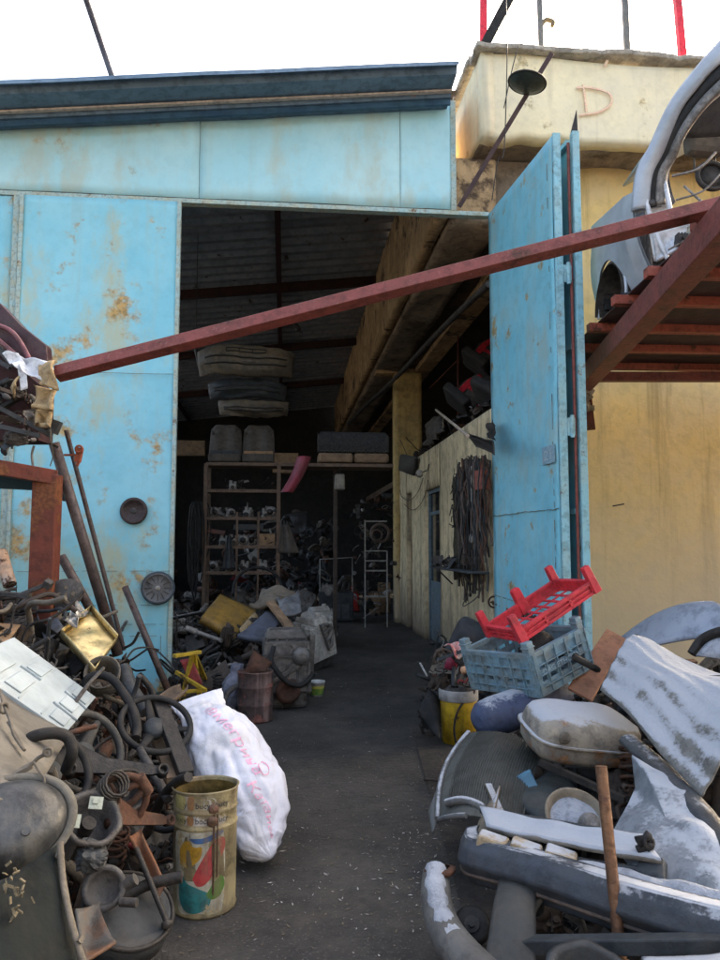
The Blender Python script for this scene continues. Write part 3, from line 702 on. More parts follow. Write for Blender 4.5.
# rounded tank end with rim and seal
tk = T('fuel_tank', 'dusty silver rounded tank end with a pale sealing rim, bottom left', 'tank')
ctr = P(6, 826, 2.45); fr = frame(ctr, V((.25, -.75, .62))) @ Matrix.Scale(.80, 4)
m = MB(); m.M = fr @ rot(z=18)
m.lathe([(.21, -.12), (.205, -.02), (.195, .01), (.17, .045), (.12, .07), (.06, .082), (.001, .085)], n=48, fn=lambda t, z: 1 + .10 * math.cos(2 * t) + (.03 * math.cos(3 * t)))
m.cyl((.06, -.08, .07), (.06, -.08, .085), .016, 12)
tk.part('tank_shell', m, mat('scuffed_silver', (.085, .09, .094), (.018, .021, .023), 3.2, .38, .4, dust=.08, bump=.2, stain=(.5, (.16, .15, .12), 4)))
m = MB(); m.M = fr @ rot(z=18)
m.lathe([(.205, -.03), (.235, -.03), (.238, -.015), (.215, -.005), (.205, -.012)], n=48, fn=lambda t, z: 1 + .10 * math.cos(2 * t) + (.03 * math.cos(3 * t)))
tk.part('rim', m, mat('pale_grey_seal', (.10, .10, .088), (.065, .066, .06), 6, .8, dust=.3)); tk.done()
# clip bracket with cord on the cream sheet
m = MB(); p0, p1 = P(16, 772, 2.62), P(46, 752, 2.68)
m.bar(P(14, 775, 2.6), P(32, 765, 2.62), .045, .014); m.tube([P(28, 768, 2.6), P(38, 758, 2.62), P(47, 753, 2.6)], .007, 8)
m.torus(P(48, 752, 2.6), (.3, -1, .3), .013, .005, 14, 6); m.tube(smoothpts([P(34, 762, 2.6), P(38, 770, 2.58), P(44, 778, 2.56), P(44, 790, 2.54)], 5), .004, 6)
one('hook_bracket', m, beige, 'small cream hook bracket bolted near the silver tank', 'bracket')
m = MB(); m.tube(smoothpts([P(0, 690, 3.0), P(4, 705, 2.9), P(10, 720, 2.85), P(14, 735, 2.8), P(24, 750, 2.75), P(20, 742, 2.78), P(8, 722, 2.85)], 6), .006, 6)
m.torus(P(4, 708, 2.88), (1, -.5, .3), .018, .006, 14, 6)
one('cord', m, beige, 'knotted cream cord hanging down the cream sheet', 'cord')
# dark fabric faced panel
m = MB(); c = [P(60, 842, 2.35), P(92, 985, 2.15), P(-60, 1010, 1.85), P(-30, 902, 2.05)]
m.sheet(quad(c[3], c[2], c[1], c[0], .02, .03, 3, 4), 16, 16, .012)
for i in range(26):
    p = P(rnd.gauss(18, 9), rnd.gauss(900, 18), 2.12); m.cur = 1
    m.box(p + V((0, -.03, .02)), (.018, .003, .007), rrot().to_3x3())
one('felt_panel', m, [mat('grey_felt_board', (.012, .016, .016), (.006, .008, .009), 2.4, .95, dust=.03, spec=.12, stain=(.35, (.03, .027, .02), 5), bump=.5), chipb], 'dark grey felt faced panel leaning in the bottom left corner', 'panel')
m = MB(); m.tube(smoothpts([P(60, 842, 2.33), P(63, 880, 2.28), P(72, 925, 2.2), P(86, 970, 2.14)], 6), [.010] * 19, 6, flat=.6)
for x, y, Y in ((79, 940, 2.18), (60, 855, 2.32)): m.box(P(x, y, Y), (.02, .02, .014), rrot().to_3x3())
one('trim_strip', m, beige, 'pale clipped trim strip along the felt panel', 'trim')
# golden tin tray
m = MB(); c = [P(60, 636, 4.75), P(90, 611, 5.1), P(116, 641, 4.9), P(93, 674, 4.55)]
q1 = quad(c[0], c[3], c[2], c[1], 0, .012, 9); nn1 = (c[3] - c[0]).cross(c[1] - c[0]).normalized()
m.sheet(q1, 12, 12, .004)
for k in range(4):
    a, b = c[k], c[(k + 1) % 4]; h = .05
    m.sheet(quad(a, b, b + nn1 * h, a + nn1 * h), 6, 2, .003)
gold = mat('lacquered_tin', (.75, .60, .28), (.62, .50, .26), 5, .32, .75, rust=.36, rcol=(.14, .07, .02), rscale=9, bump=.15)
one('tin_tray', m, gold, 'square gold lacquered tin tray speckled with rust on the left heap', 'tray')
# flange plate with four holes
hub = T('hub_plate', 'round grey plate with four dark holes above the gold tin tray', 'plate')
fr = frame(P(66, 594, 5.1), (.25, -1, .1))
m = MB(); m.M = fr; m.lathe([(.001, 0), (.105, 0), (.11, -.01), (.10, -.025), (.001, -.025)], n=26, fn=lambda t, z: 1 + .06 * math.sin(3 * t)); hub.part('disc', m, dullal)
for k in range(5):
    m = MB(); m.M = fr; a = k * 1.57; r = .045 if k < 4 else 0; m.cyl((r * math.cos(a), r * math.sin(a), .0015), (r * math.cos(a), r * math.sin(a), .0035), .013 if k < 4 else .01, 12); hub.part('hole', m, glassd)
hub.done()
m = MB(); m.sheet(quad(P(63, 622, 4.8), P(76, 601, 5.0), P(88, 609, 5.0), P(74, 627, 4.75), .02, .08, 14), 14, 14, .004, False)
one('foil_sheet', m, mat('crumpled_foil', (.5, .49, .45), (.2, .19, .17), 14, .3, .8, dust=.3), 'crumpled silver foil beside the gold tin tray', 'foil')
m = MB(); m.sheet(quad(P(30, 598, 5.2), P(40, 596, 5.3), P(64, 628, 5.0), P(46, 642, 4.8), .05, .03, 3), 10, 10, .006)
one('bent_panel', m, mat('dark_blue_grey_panel', (.09, .115, .15), (.06, .075, .1), 2, .5, dust=.3), 'bent blue grey metal panel on top of the left heap', 'panel')
m = MB(); m.bar(P(-5, 593, 4.9), P(30, 596, 4.9), .07, .03); m.bar(P(22, 594, 4.88), P(50, 583, 4.88), .035, .025); m.box(P(48, 584, 4.87), (.05, .05, .05), rot(20, 30, 0).to_3x3()); m.bar(P(0, 607, 4.85), P(38, 608, 4.85), .03, .03)
one('control_arm', m, dullal, 'flat grey steel arm lying at the top of the left heap', 'arm', bevel=.004)
m = MB(); m.cyl(P(1, 554, 5.3), P(10, 585, 5.2), .045, 14); m.lathe([(.001, .02), (.03, .02), (.048, 0), (.048, -.02)], P(0, 552, 5.3), (-.2, 0, 1), 14)
one('shock_absorber', m, mat('chipped_orange_paint', (.5, .30, .18), (.42, .36, .3), 7, .7, rust=.45, rcol=(.1, .05, .03), rscale=12), 'chipped orange damper standing upright at the left edge', 'damper')
m = MB(); m.sheet(quad(P(-20, 640, 4.2), P(-20, 622, 4.6), P(20, 628, 4.6), P(4, 644, 4.2), .01, .02), 6, 6, .01); one('cardboard_sheet', m, card, 'piece of brown cardboard above the white plastic panel', 'cardboard')
# cream tub / coil housing
fr = frame(P(102, 672, 4.55), (.15, -.8, .55)); m = MB(); m.M = fr
m.lathe([(.07, -.14), (.085, -.13), (.1, -.02), (.107, 0), (.098, .005), (.085, -.03), (.07, -.12)], n=28)
for k in range(6): m.torus((0, 0, -.03 - k * .02), (0, 0, 1), .097, .005, 24, 5)
one('ring_housing', m, beige, 'ribbed cream ring housing below the gold tin tray', 'housing')
# steering wheels
def wheel_thing(c, n, Rr, r, a, label, mt=rubber, spokes=(20, 160, 270)):
    t = T('steering_wheel', label, 'steering wheel', 'steering wheels on the left heap'); fr = frame(c, n) @ rot(z=a)
    m = MB(); m.M = fr; m.torus((0, 0, 0), (0, 0, 1), Rr, r, 40, 10); t.part('rim', m, mt)
    for s in spokes:
        m = MB(); m.M = fr; e = V((math.cos(R(s)), math.sin(R(s)), 0)); m.tube([e * .04 + V((0, 0, -.04)), e * Rr * .5 + V((0, 0, -.03)), e * Rr * .98], [r * 1.9, r * 1.5, r * .9], 8, flat=.5); t.part('spoke', m, mt)
    m = MB(); m.M = fr; m.lathe([(.001, 0), (.05, -.005), (.062, -.03), (.055, -.06), (.03, -.08)], n=16); t.part('hub', m, slate); t.done()
wheel_thing(P(86, 752, 3.72), (.78, -.55, .5), .19, .019, 30, 'greyish steering wheel tilted on edge in the middle of the left heap', mat('sun_faded_rubber', (.055, .056, .052), (.03, .03, .028), 5, .7, dust=.2))
wheel_thing(P(156, 724, 4.1), (.35, -.5, .8), .185, .017, 70, 'dark steering wheel lying beside the neck of the white sack')
wheel_thing(P(52, 770, 3.2), (.7, -.4, .6), .17, .018, 10, 'black steering wheel next to the silver tank rim')
m = MB(); m.tube(smoothpts([P(86, 694, 4.3), P(87, 680, 4.3), P(98, 675, 4.3), P(112, 679, 4.25), P(124, 694, 4.2), P(134, 712, 4.1), P(137, 728, 4.05), P(136, 738, 4.0)], 5), .024, 9)
one('rubber_hose', m, rubber, 'thick black rubber hose arching below the cream ring housing', 'hose')
m = MB(); m.tube(smoothpts([P(22, 745, 2.95), P(35, 736, 2.95), P(55, 733, 2.98), P(68, 738, 3.0), P(72, 752, 3.0), P(66, 770, 3.05)], 5), .023, 9)
one('rubber_hose', m, rubber, 'black hose curling over the edge of the cream sheet', 'hose')
m = MB(); m.tube([P(123, 668, 4.7), P(130, 690, 4.6), P(146, 712, 4.5)], [.045, .05, .042], 12)
one('exhaust_pipe', m, slate, 'short dark pipe leaning behind the dark steering wheel', 'pipe')
m = MB(); a_1, b_1 = P(145, 712, 4.9), P(184, 684, 5.4); d1_ = (b_1 - a_1).normalized(); sd = d1_.cross(V((0, 0, 1))).normalized()
m.sheet(lambda a, b: a_1.lerp(b_1, a) + sd * .07 * math.cos(R(180 + 180 * b)) * min(1, (1.04 - a) * 5) ** .5 + V((0, 0, 1)) * .06 * math.sin(R(180 + 180 * b)), 16, 10, .008)
one('metal_trough', m, mat('brown_trough', (.2, .15, .11), (.12, .085, .06), 7, .8, dust=.3), 'narrow curved brown trough beside the leaning pipe near the door', 'trough')
m = MB(); m.bar(P(150, 722, 4.35), P(172, 780, 3.9), .05, .03); one('wooden_batten', m, wood, 'brown batten under the neck of the white sack', 'batten')
m = MB(); m.bar(P(158, 700, 4.3), P(186, 775, 3.9), .08, .05); one('steel_channel', m, dark, 'dark steel channel leaning beside the white sack', 'channel', bevel=.005)
m = MB(); m.tube([P(140, 750, 3.9), P(160, 785, 3.6), P(168, 800, 3.5)], [.02, .024, .02], 8); one('strut', m, dullal, 'grey rod end poking from the heap towards the paint can', 'rod')
# lower front: flange with ribs, manifolds, filter, drum, rusty guard
def gearbox(c, n, s, mt, label, a=0):
    t = T('gear_housing', label, 'housing'); fr = frame(c, n) @ rot(z=a) @ Matrix.Scale(s, 4)
    m = MB(); m.M = fr; m.lathe([(.16, -.2), (.17, -.02), (.19, 0), (.17, .012), (.15, 0), (.14, -.14), (.03, -.15)], n=30, fn=lambda q, z: 1 + .03 * math.cos(7 * q)); t.part('shell', m, mt)
    for k in range(9): 
        m = MB(); m.M = fr; q = k * .7; m.box((.178 * math.cos(q), .178 * math.sin(q), -.1), (.012, .04, .18), Matrix.Rotation(q, 3, 'Z')); t.part('rib', m, mt)
    m = MB(); m.M = fr; m.cyl((0, 0, -.149), (0, 0, -.05), .045, 14); t.part('shaft', m, dark); t.done()
gearbox(P(92, 818, 2.95), (.5, -.5, .75), .62, dullal, 'ribbed round grey housing right of the silver tank', 20)
gearbox(P(128, 790, 3.3), (.7, -.6, .4), .5, dark, 'dark round gear housing in the middle of the left heap', 50)
piece('exhaust_manifold', j_manifold, P(120, 800, 3.15), (30, 60, 40), .42, rustm, 'four branch rusty manifold above the orange brown guard', 'manifold')
piece('suspension_arm', j_arm, P(140, 820, 3.2), (70, 20, 60), .5, rustm, 'rusty forked arm right above the rusty guard', 'arm')
piece('suspension_arm', j_arm, P(118, 770, 3.5), (50, 10, 20), .6, dark, 'dark forked arm below the greyish steering wheel', 'arm')
piece('coil_spring', j_spring, P(108, 790, 3.1), (60, 20, 30), .42, dark, 'dark coil spring by the ribbed grey housing', 'spring')
m = MB(); m.sheet(quad(P(128, 838, 3.05), P(140, 830, 3.1), P(166, 885, 3.0), P(158, 900, 2.95), .05, .03, 6), 12, 8, .012); one('metal_guard', m, mat('orange_rust', (.15, .062, .027), (.10, .045, .024), 6, .85, dust=.2, rust=.4, rcol=(.06, .03, .02)), 'curved orange rusty guard beside the paint can', 'guard')
m = MB(); m.sheet(quad(P(74, 912, 2.7), P(98, 905, 2.8), P(116, 945, 2.62), P(84, 965, 2.5), .05, .02), 12, 12, .01); one('metal_guard', m, mat('copper_patch_grey', (.09, .088, .08), (.055, .052, .048), 4, .7, stain=(.8, (.14, .062, .028), 5)), 'grey plate with a copper brown patch at the bottom of the left heap', 'plate')
m = MB(); m.cyl(P(136, 848, 3.0), P(168, 925, 2.9), .011, 8); m.lathe([(.011, 0), (.02, .005), (.02, .02), (.011, .03)], P(166, 920, 2.9), (.3, -.2, -1), 8); one('tie_rod', m, dark, 'thin dark rod leaning in front of the rusty guard', 'rod')
hl = T('air_cleaner', 'round dark air cleaner drum on the floor at the foot of the left heap', 'air cleaner'); fr = frame(P(128, 912, 2.93), (.35, -.35, .9))
m = MB(); m.M = fr; m.lathe([(.001, -.1), (.13, -.1), (.165, -.08), (.172, -.01), (.165, .01), (.15, .02), (.12, .008), (.08, .012), (.001, .02)], n=36); hl.part('drum', m, slate)
m = MB(); m.M = fr; m.torus((0, 0, .012), (0, 0, 1), .165, .01, 36, 6); hl.part('rim', m, dark); hl.done()
fr = frame(P(104, 888, 2.85), (.2, -.9, .5)); m = MB(); m.M = fr
m.lathe([(.001, -.08), (.05, -.08), (.075, -.02), (.078, 0), (.06, .004), (.055, -.01), (.04, -.03), (.001, -.035)], n=26); m.cyl((.06, .0, -.02), (.11, .02, .0), .022, 8); m.cyl((.06, -.05, .0), (.12, -.06, .02), .016, 8)
one('water_pump', m, dullal, 'grey pump with a round mouth behind the air cleaner drum', 'pump')
m = MB(); m.M = TR(P(92, 856, 2.9)) @ rot(20, 10, 30) @ Matrix.Scale(.45, 4); j_casting(m)
one('pump_housing', m, slate, 'lumpy grey cast housing left of the rusty guard', 'housing')
for x, y, Y, l in ((73, 821, 2.75, 'small pale plate beside the silver tank rim'), (96, 803, 2.95, 'small yellowish plate on the ribbed grey housing')):
    m = MB(); m.box(P(x, y, Y), (.05, .045, .008), rot(60, 10, 20).to_3x3()); m.box(P(x, y, Y) + V((0, -.004, .01)), (.02, .02, .006), rot(60, 10, 20).to_3x3()); one('label_tag', m, mat('pale_greenish_plate', (.36, .40, .33), (.3, .33, .28), 6, .7), l, 'plate')
# leaning pipes by the door
def pole(name, a, b, r, mt, label, cat='pipe', hollow=False):
    m = MB()
    if hollow: m.pipe(a, b, r)
    else: m.cyl(a, b, r, 12)
    return one(name, m, mt, label, cat)
steel = mat('grey_brown_steel_tube', (.12, .095, .085), (.08, .06, .055), 6, .5, .3, rust=.42, rcol=(.09, .05, .035), rscale=7)
pole('steel_pipe', P(54, 443, 5.6), P(118, 655, 5.9), .040, steel, 'thickest grey pipe leaning against the left rack post', hollow=True)
pole('steel_rod', P(66, 430, 5.75), P(124, 650, 6.1), .018, steel, 'long thin rod leaning right of the thick pipe', 'rod')
pole('steel_rod', P(92, 570, 5.85), P(114, 632, 5.9), .014, mat('mossy_rod', (.12, .11, .05), (.09, .07, .04), 6, .8), 'short mossy rod between the leaning pipes', 'rod')
pole('steel_pipe', P(61, 556, 5.3), P(92, 612, 5.3), .032, steel, 'short stout pipe leaning out of the heap below the rack post', hollow=True)
pole('steel_pipe', P(125, 587, 6.3), P(168, 690, 6.1), .028, steel, 'lone pipe leaning across the lower part of the door leaf', hollow=True)
m = MB(); m.tube(smoothpts([P(124, 648, 6.0), P(133, 643, 6.0), P(139, 632, 6.0)], 4), .012, 6); one('wire_hook', m, dark, 'short dark hook sticking out near the foot of the leaning pipes', 'hook')
# hubcaps hung on the leaf
hc = T('hubcap', 'small brown round cap fixed to the middle of the shut door leaf', 'hubcap'); fr = frame(W(134, 511, 8.03), -EW)
m = MB(); m.M = fr; m.lathe([(.14, 0), (.142, .02), (.13, .035), (.105, .03), (.10, .018), (.001, .028)], n=32); hc.part('cap', m, mat('brown_black_cap', (.05, .03, .028), (.03, .02, .02), 8, .5, dust=.2))
m = MB(); m.M = fr; m.lathe([(.001, .030), (.03, .03), (.032, .02)], n=14); m.bar((0, -.02, .033), (0, .02, .033), .006, .004); hc.part('boss', m, dullal); hc.done()
hc = T('hubcap', 'grey spoked hubcap with a white centre low on the shut door leaf', 'hubcap'); fr = frame(W(158, 588, 8.0), (-EW + V((.12, 0, 0))))
m = MB(); m.M = fr; m.lathe([(.15, -.02), (.155, .0), (.15, .03), (.14, .032), (.135, .018), (.06, .03), (.04, .035), (.001, .035)], n=40, fn=lambda t, z: 1); hc.part('disc', m, mat('grey_blue_disc', (.16, .17, .18), (.10, .11, .12), 5, .5, dust=.5))
m = MB(); m.M = fr; m.torus((0, 0, .01), (0, 0, 1), .155, .018, 40, 8); hc.part('ring', m, mat('blue_black_ring', (.05, .075, .10), (.035, .05, .06), 5, .6, dust=.2))
for k in range(12):
    m = MB(); m.M = fr @ rot(z=30 * k); m.box((.095, 0, .026), (.07, .010, .012)); hc.part('spoke', m, dullal)
m = MB(); m.M = fr; m.lathe([(.001, .05), (.022, .05), (.026, .035)], n=14); hc.part('centre_cap', m, chipw); hc.done()
# clamp
m = MB(); m.box(P(79, 455, 5.6), (.04, .04, .11), rot(0, 10, 0).to_3x3()); m.torus(P(79, 449, 5.58), (0, -1, 0), .025, .009, 14, 6); m.bar(P(64, 455, 5.6), P(76, 455, 5.6), .015, .015); m.cyl(P(79, 461, 5.6), P(77, 466, 5.6), .012, 8)
one('screw_clamp', m, mat('orange_red_clamp', (.35, .09, .04), (.2, .06, .03), 8, .7), 'small red screw clamp at the end of the left rack beam', 'clamp')
# ---- the sack -------------------------------------------------------------------------------------------
ax = smoothpts([P(271, 859, 3.80) + V((0, 0, .01)), P(263, 844, 3.86), P(256, 818, 3.96), P(243, 788, 4.04), P(231, 758, 4.14), P(216, 732, 4.26), P(204, 713, 4.4), P(196, 697, 4.5)], 8)
AXN = len(ax) - 1
rad = [(.0, .012, .012), (.06, .06, .05), (.15, .125, .10), (.28, .185, .14), (.44, .22, .17), (.60, .215, .16), (.74, .185, .12), (.85, .16, .07), (.93, .17, .03), (1.0, .175, .012)]
def srad(t):
    for i in range(len(rad) - 1):
        if t <= rad[i + 1][0]:
            k = (t - rad[i][0]) / (rad[i + 1][0] - rad[i][0]); k = k * k * (3 - 2 * k) if 0 < i < 8 else k
            return rad[i][1] + (rad[i + 1][1] - rad[i][1]) * k, rad[i][2] + (rad[i + 1][2] - rad[i][2]) * k
    return rad[-1][1:]
def sack(t, a, out=0):
    x = t * AXN; i = min(int(x), AXN - 1); c = ax[i].lerp(ax[i + 1], x - i)
    d = (ax[min(i + 2, AXN)] - ax[max(i - 1, 0)]).normalized()
    sx = V((1, .1, 0)); sx = (sx - d * sx.dot(d)).normalized(); sy = d.cross(sx)
    rx, ry = srad(t); q = V((math.cos(a) * 1.2, math.sin(a) * 1.2, t * 5))
    rg = lambda w, pw: max(0, 1 - abs(noise.noise(w)) * 3.2) ** pw
    f = 1 + .14 * noise.noise(q * .8) + .03 * noise.noise(q * 2.3) - .12 * rg(q * .75 + V((3, 1, 0)), 2) - .05 * rg(q * 1.5 + V((0, 9, 4)), 2)
    # long folds radiating from the gathered neck and sharp creases across the belly
    nk = max(0, t - .62) / .38
    fo = .16 * nk * abs(math.sin(a * 3.5 + t * 3)) + .022 * (1 - abs(math.sin(t * 13 + a * 2.1 + 1.5 * noise.noise(q)))) ** 5 * 1.6 + .10 * max(0, .2 - t) * math.sin(a * 5)
    cr = .05 * (1 - abs(noise.noise(V((math.cos(a) * 1.3 + 5, math.sin(a) * 1.3, t * 3.2 + 1)))) * 2.6) ** 3 * .3 + .03 * abs(noise.noise(V((math.cos(a) * 2.3, math.sin(a) * 2.3, t * 7 + 4)))) + .02 * abs(noise.noise(V((math.cos(a) * 5, math.sin(a) * 5, t * 15))))
    f = f - fo - cr * 2.6 - .10 * max(0, 1 - abs(t - .62) / .05) * max(0, -math.cos(a))
    
    p = c + (sx * math.cos(a) * rx + sy * math.sin(a) * ry) * f
    if out: p = p + (p - c).normalized() * out
    p.z = max(p.z, .008); return p
sk = T('white_sack', 'crumpled white woven sack with pink script leaning on the left heap', 'sack')
m = MB(); NU, NV = 110, 96; vs = [sack(i / NU, 2 * math.pi * j / NV) for i in range(NU + 1) for j in range(NV)]
m.add(vs, [(i * NV + j, i * NV + (j + 1) % NV, (i + 1) * NV + (j + 1) % NV, (i + 1) * NV + j) for i in range(NU) for j in range(NV)] + [tuple(range(NV))[::-1]])
sk.part('woven_body', m, mat('white_woven_plastic', (.64, .65, .70), (.56, .57, .63), 2, .55, grime=.12, stain=(.5, (.42, .40, .36), 3), bump=.25, bscale=26))
def sack_text(body, size, t0, a0, lab):
    vs, fs = text_geo(body, size); m = MB(); out = []
    me = bpy.data.meshes.new('x'); me.from_pydata(vs, [], fs); bm_ = __import__('bmesh').new(); bm_.from_mesh(me); import bmesh
    bmesh.ops.triangulate(bm_, faces=bm_.faces)
    for _ in range(3):
        ee = [e for e in bm_.edges if e.calc_length() > .012]
        if not ee: break
        bmesh.ops.subdivide_edges(bm_, edges=ee, cuts=1); bmesh.ops.triangulate(bm_, faces=bm_.faces)
    vv = [v.co.copy() for v in bm_.verts]; ff = [[l.index for l in f.verts] for f in bm_.faces]; bm_.free(); bpy.data.meshes.remove(me)
    for v in vv:
        t = t0 - v.x / 1.0; a = a0 + (v.y + v.x * .25) / .2; out.append(sack(t, a, .004))
    m.add(out, ff, False); sk.part('printed_script', m, mat('pink_print', (.80, .36, .50), (.78, .50, .60), 9, .7, bump=0), lab)
sack_text('@Мегрина', .075, .80, -1.75, None)
sack_text('Катаиса', .075, .40, -1.55, None)
m = MB(); 
for k in range(28):
    t0 = .43 + .03 * math.cos(k / 28 * 6.28 * .9); a0 = -.95 + .16 * math.sin(k / 28 * 6.28 * .9); t1 = .43 + .03 * math.cos((k + 1) / 28 * 6.28 * .9); a1 = -.95 + .16 * math.sin((k + 1) / 28 * 6.28 * .9)
    for q in (1.0,): m.bar(sack(t0, a0, .004), sack(t1, a1, .004), .006, .002, (0, -1, .3))
sk.part('printed_emblem', m, MATS['pink_print']); sk.done()
# ---- paint can ----------------------------------------------------------------------------------------------
pb = T('paint_can', 'tall battered paint can with coloured blotches on its label, open top', 'can', org=G(204, 912))
c0 = G(204, 905); RB = .138
m = MB(); m.M = TR(c0)
def dent(t, z): return 1 + .012 * math.sin(3 * t + z * 6) + .008 * math.sin(7 * t + z * 21) + (.05 * math.sin(t * 2 + 1) * max(0, z - .44) / .08)
m.lathe([(.001, .008), (RB - .01, .004), (RB, .0), (RB + .003, .012), (RB - .001, .022), (RB, .15), (RB - .001, .155), (RB + .001, .16), (RB, .36), (RB + .004, .366), (RB + .004, .374), (RB, .38), (RB + .001, .43), (RB + .006, .436), (RB + .001, .445), (RB + .001, .515), (RB + .006, .522), (RB - .001, .524), (RB - .004, .515), (RB - .005, .05), (.001, .045)], n=64, fn=dent)
can_m = mat('dirty_yellowed_can', (.36, .31, .16), (.22, .18, .10), 4, .5, .1, grime=.7, stain=(.7, (.20, .15, .09), 6), streak=(.5, 18), scol=(.14, .1, .06), dust=.25)
pb.part('can_body', m, can_m)
m = MB(); m.M = TR(c0); m.lathe([(RB - .0062, .08), (RB - .0062, .505)], n=48, fn=dent); m.lathe([(.001, .09), (RB - .007, .09)], n=32)
pb.part('inner_coating', m, mat('gold_lacquer_inside', (.30, .22, .07), (.14, .10, .04), 5, .35, .6, dust=.3))
def canpatch(outline, mt, name, label=None, off=.0016):
    o = smoothpts([V((a, z, 0)) for a, z in outline] + [V((outline[0][0], outline[0][1], 0))], 5)[:-1]; cx = sum(p.x for p in o) / len(o); cy = sum(p.y for p in o) / len(o)
    vs = []; k = len(o); fs = []
    for r in range(7):
        for p in o:
            a = R(cx + (p.x - cx) * r / 6); z = cy + (p.y - cy) * r / 6; rr = (RB + off) * dent(a % 6.2832, z); vs.append((rr * math.cos(a), rr * math.sin(a), z))
    for r in range(6):
        for j in range(k): fs.append((r * k + j, r * k + (j + 1) % k, (r + 1) * k + (j + 1) % k, (r + 1) * k + j))
    m = MB(); m.M = TR(c0); m.add(vs, fs); pb.part(name, m, mt, label)
def cp(n_, c): return mat(n_, tuple(v * .8 for v in c), tuple(v * .52 for v in c), 7, .6, streak=(.7, 20), scol=(.16, .12, .07), dust=.25, bump=0, rust=.40, rcol=(.34, .28, .15), rscale=9, grime=.5)
cm = cp('label_cream', (.60, .57, .44)); 
# camera looks along +Y; the can faces -90 deg
canpatch([(-140, .20), (-140, .35), (-90, .36), (-45, .36), (-45, .03), (-90, .03), (-130, .03)], cm, 'label', off=.0008)
canpatch([(-125, .22), (-128, .285), (-112, .325), (-98, .30), (-84, .30), (-88, .25), (-108, .215)], cp('label_orange', (.60, .33, .03)), 'blotch', 'orange blotch on the can label')
canpatch([(-100, .17), (-84, .245), (-62, .32), (-44, .33), (-42, .28), (-62, .19), (-78, .145), (-92, .14)], cp('label_red', (.55, .06, .06)), 'blotch', 'red blotch on the can label')
canpatch([(-128, .07), (-130, .13), (-122, .18), (-110, .15), (-90, .13), (-68, .10), (-72, .05), (-95, .028), (-115, .035)], cp('label_teal', (.03, .24, .24)), 'blotch', 'teal blotch on the can label')
canpatch([(-76, .10), (-62, .15), (-46, .17), (-40, .13), (-50, .09), (-66, .08)], cp('label_green', (.11, .25, .04)), 'blotch', 'green blotch on the can label')
canpatch([(-108, .335), (-90, .335), (-70, .345), (-50, .362), (-46, .35), (-70, .322), (-95, .315)], cp('label_blue', (.07, .16, .36)), 'blotch', 'blue blotch on the can label')
for z0, z1, i0 in ((.388, .428, 0), (.452, .508, 1)):
    canpatch([(-150, z0), (-150, z1), (-120, z1), (-90, z1), (-45, z1), (-45, z0), (-90, z0), (-120, z0)], cp('label_band', (.62, .58, .50)), 'label_band', off=.001)
    canpatch([(-112, z0 + .003), (-112, z1 - .003), (-101, z1 - .003), (-101, z0 + .003)], cp('label_ochre', (.45, .22, .08)), 'small_picture', off=.002)
    canpatch([(-142, z0 + .003), (-142, z1 - .003), (-118, z1 - .003), (-118, z0 + .003)], cp('label_yellow', (.55, .48, .18)), 'small_picture', off=.002)
    for j, (tx, a0) in enumerate((('bucy', -97), ('bucy', -140), ('bucy', -62))):
        vs, fs = text_geo(tx, .034); m = MB(); m.M = TR(c0)
        m.add([((RB + .004) * math.cos(R(a0) + v.x / RB), (RB + .004) * math.sin(R(a0) + v.x / RB), z0 + .010 + v.y) for v in vs], fs, False)
        pb.part('printed_word', m, mat('print_black', (.03, .03, .04), (.05, .05, .06), 9, .7, bump=0))
m = MB(); m.M = TR(c0)
for a in (-64, -63, -57): m.bar(((RB + .003) * math.cos(R(a)), (RB + .003) * math.sin(R(a)), .47 - .002 * a * -1 * 0), ((RB + .003) * math.cos(R(a)), (RB + .003) * math.sin(R(a)), .10 + .01 * (a + 64)), .006, .003, (0, 1, 0))
m.M = TR(c0) @ TR((RB * math.cos(R(-64)), RB * math.sin(R(-64)), .455)); m.lathe([(.001, .008), (.018, .006), (.024, 0)], axis=(.43, -.9, 0), n=12); m.M = TR(c0) @ TR((RB * math.cos(R(-66)), RB * math.sin(R(-66)), .405)); m.lathe([(.001, .008), (.02, .006), (.026, 0)], axis=(.43, -.9, 0), n=12)
pb.part('paint_drip', m, mat('brown_drip', (.13, .07, .045), (.08, .05, .03), 9, .5)); pb.done()
# ================================================================== LEFT RACK
lr = T('steel_rack', 'red brown steel rack standing behind the left scrap heap', 'rack')
m = MB(); m.bar(P(48, 475, 5.1), P(47, 475, 5.1) * 1 + V((0, 0, -P(48, 475, 5.1).z)), .165, .12, (0, 1, 0)); lr.part('post', m, primerd, bevel=.008)
m = MB(); m.bar(P(56, 478, 5.1), P(-160, 440, 4.5), .10, .10); lr.part('front_beam', m, primerd, bevel=.006)
m = MB(); q_ = P(50, 478, 5.1); m.bar(q_ + V((-.05, .1, 0)), q_ + V((-.62, 1.9, 0)), .08, .1); lr.part('side_beam', m, primerd, bevel=.006)
zt = P(58, 478, 5.1).z + .03
m = MB(); m.sheet(quad((-2.12, 5.06, zt + .0), (-5.2, 4.6, zt + .13), (-5.2, 6.9, zt + .13), (-2.72, 6.9, zt + .0)), 6, 6, .02); lr.part('deck', m, mat('dark_deck_board', (.04, .035, .03), (.02, .02, .02), 4, .8)); lr.done()
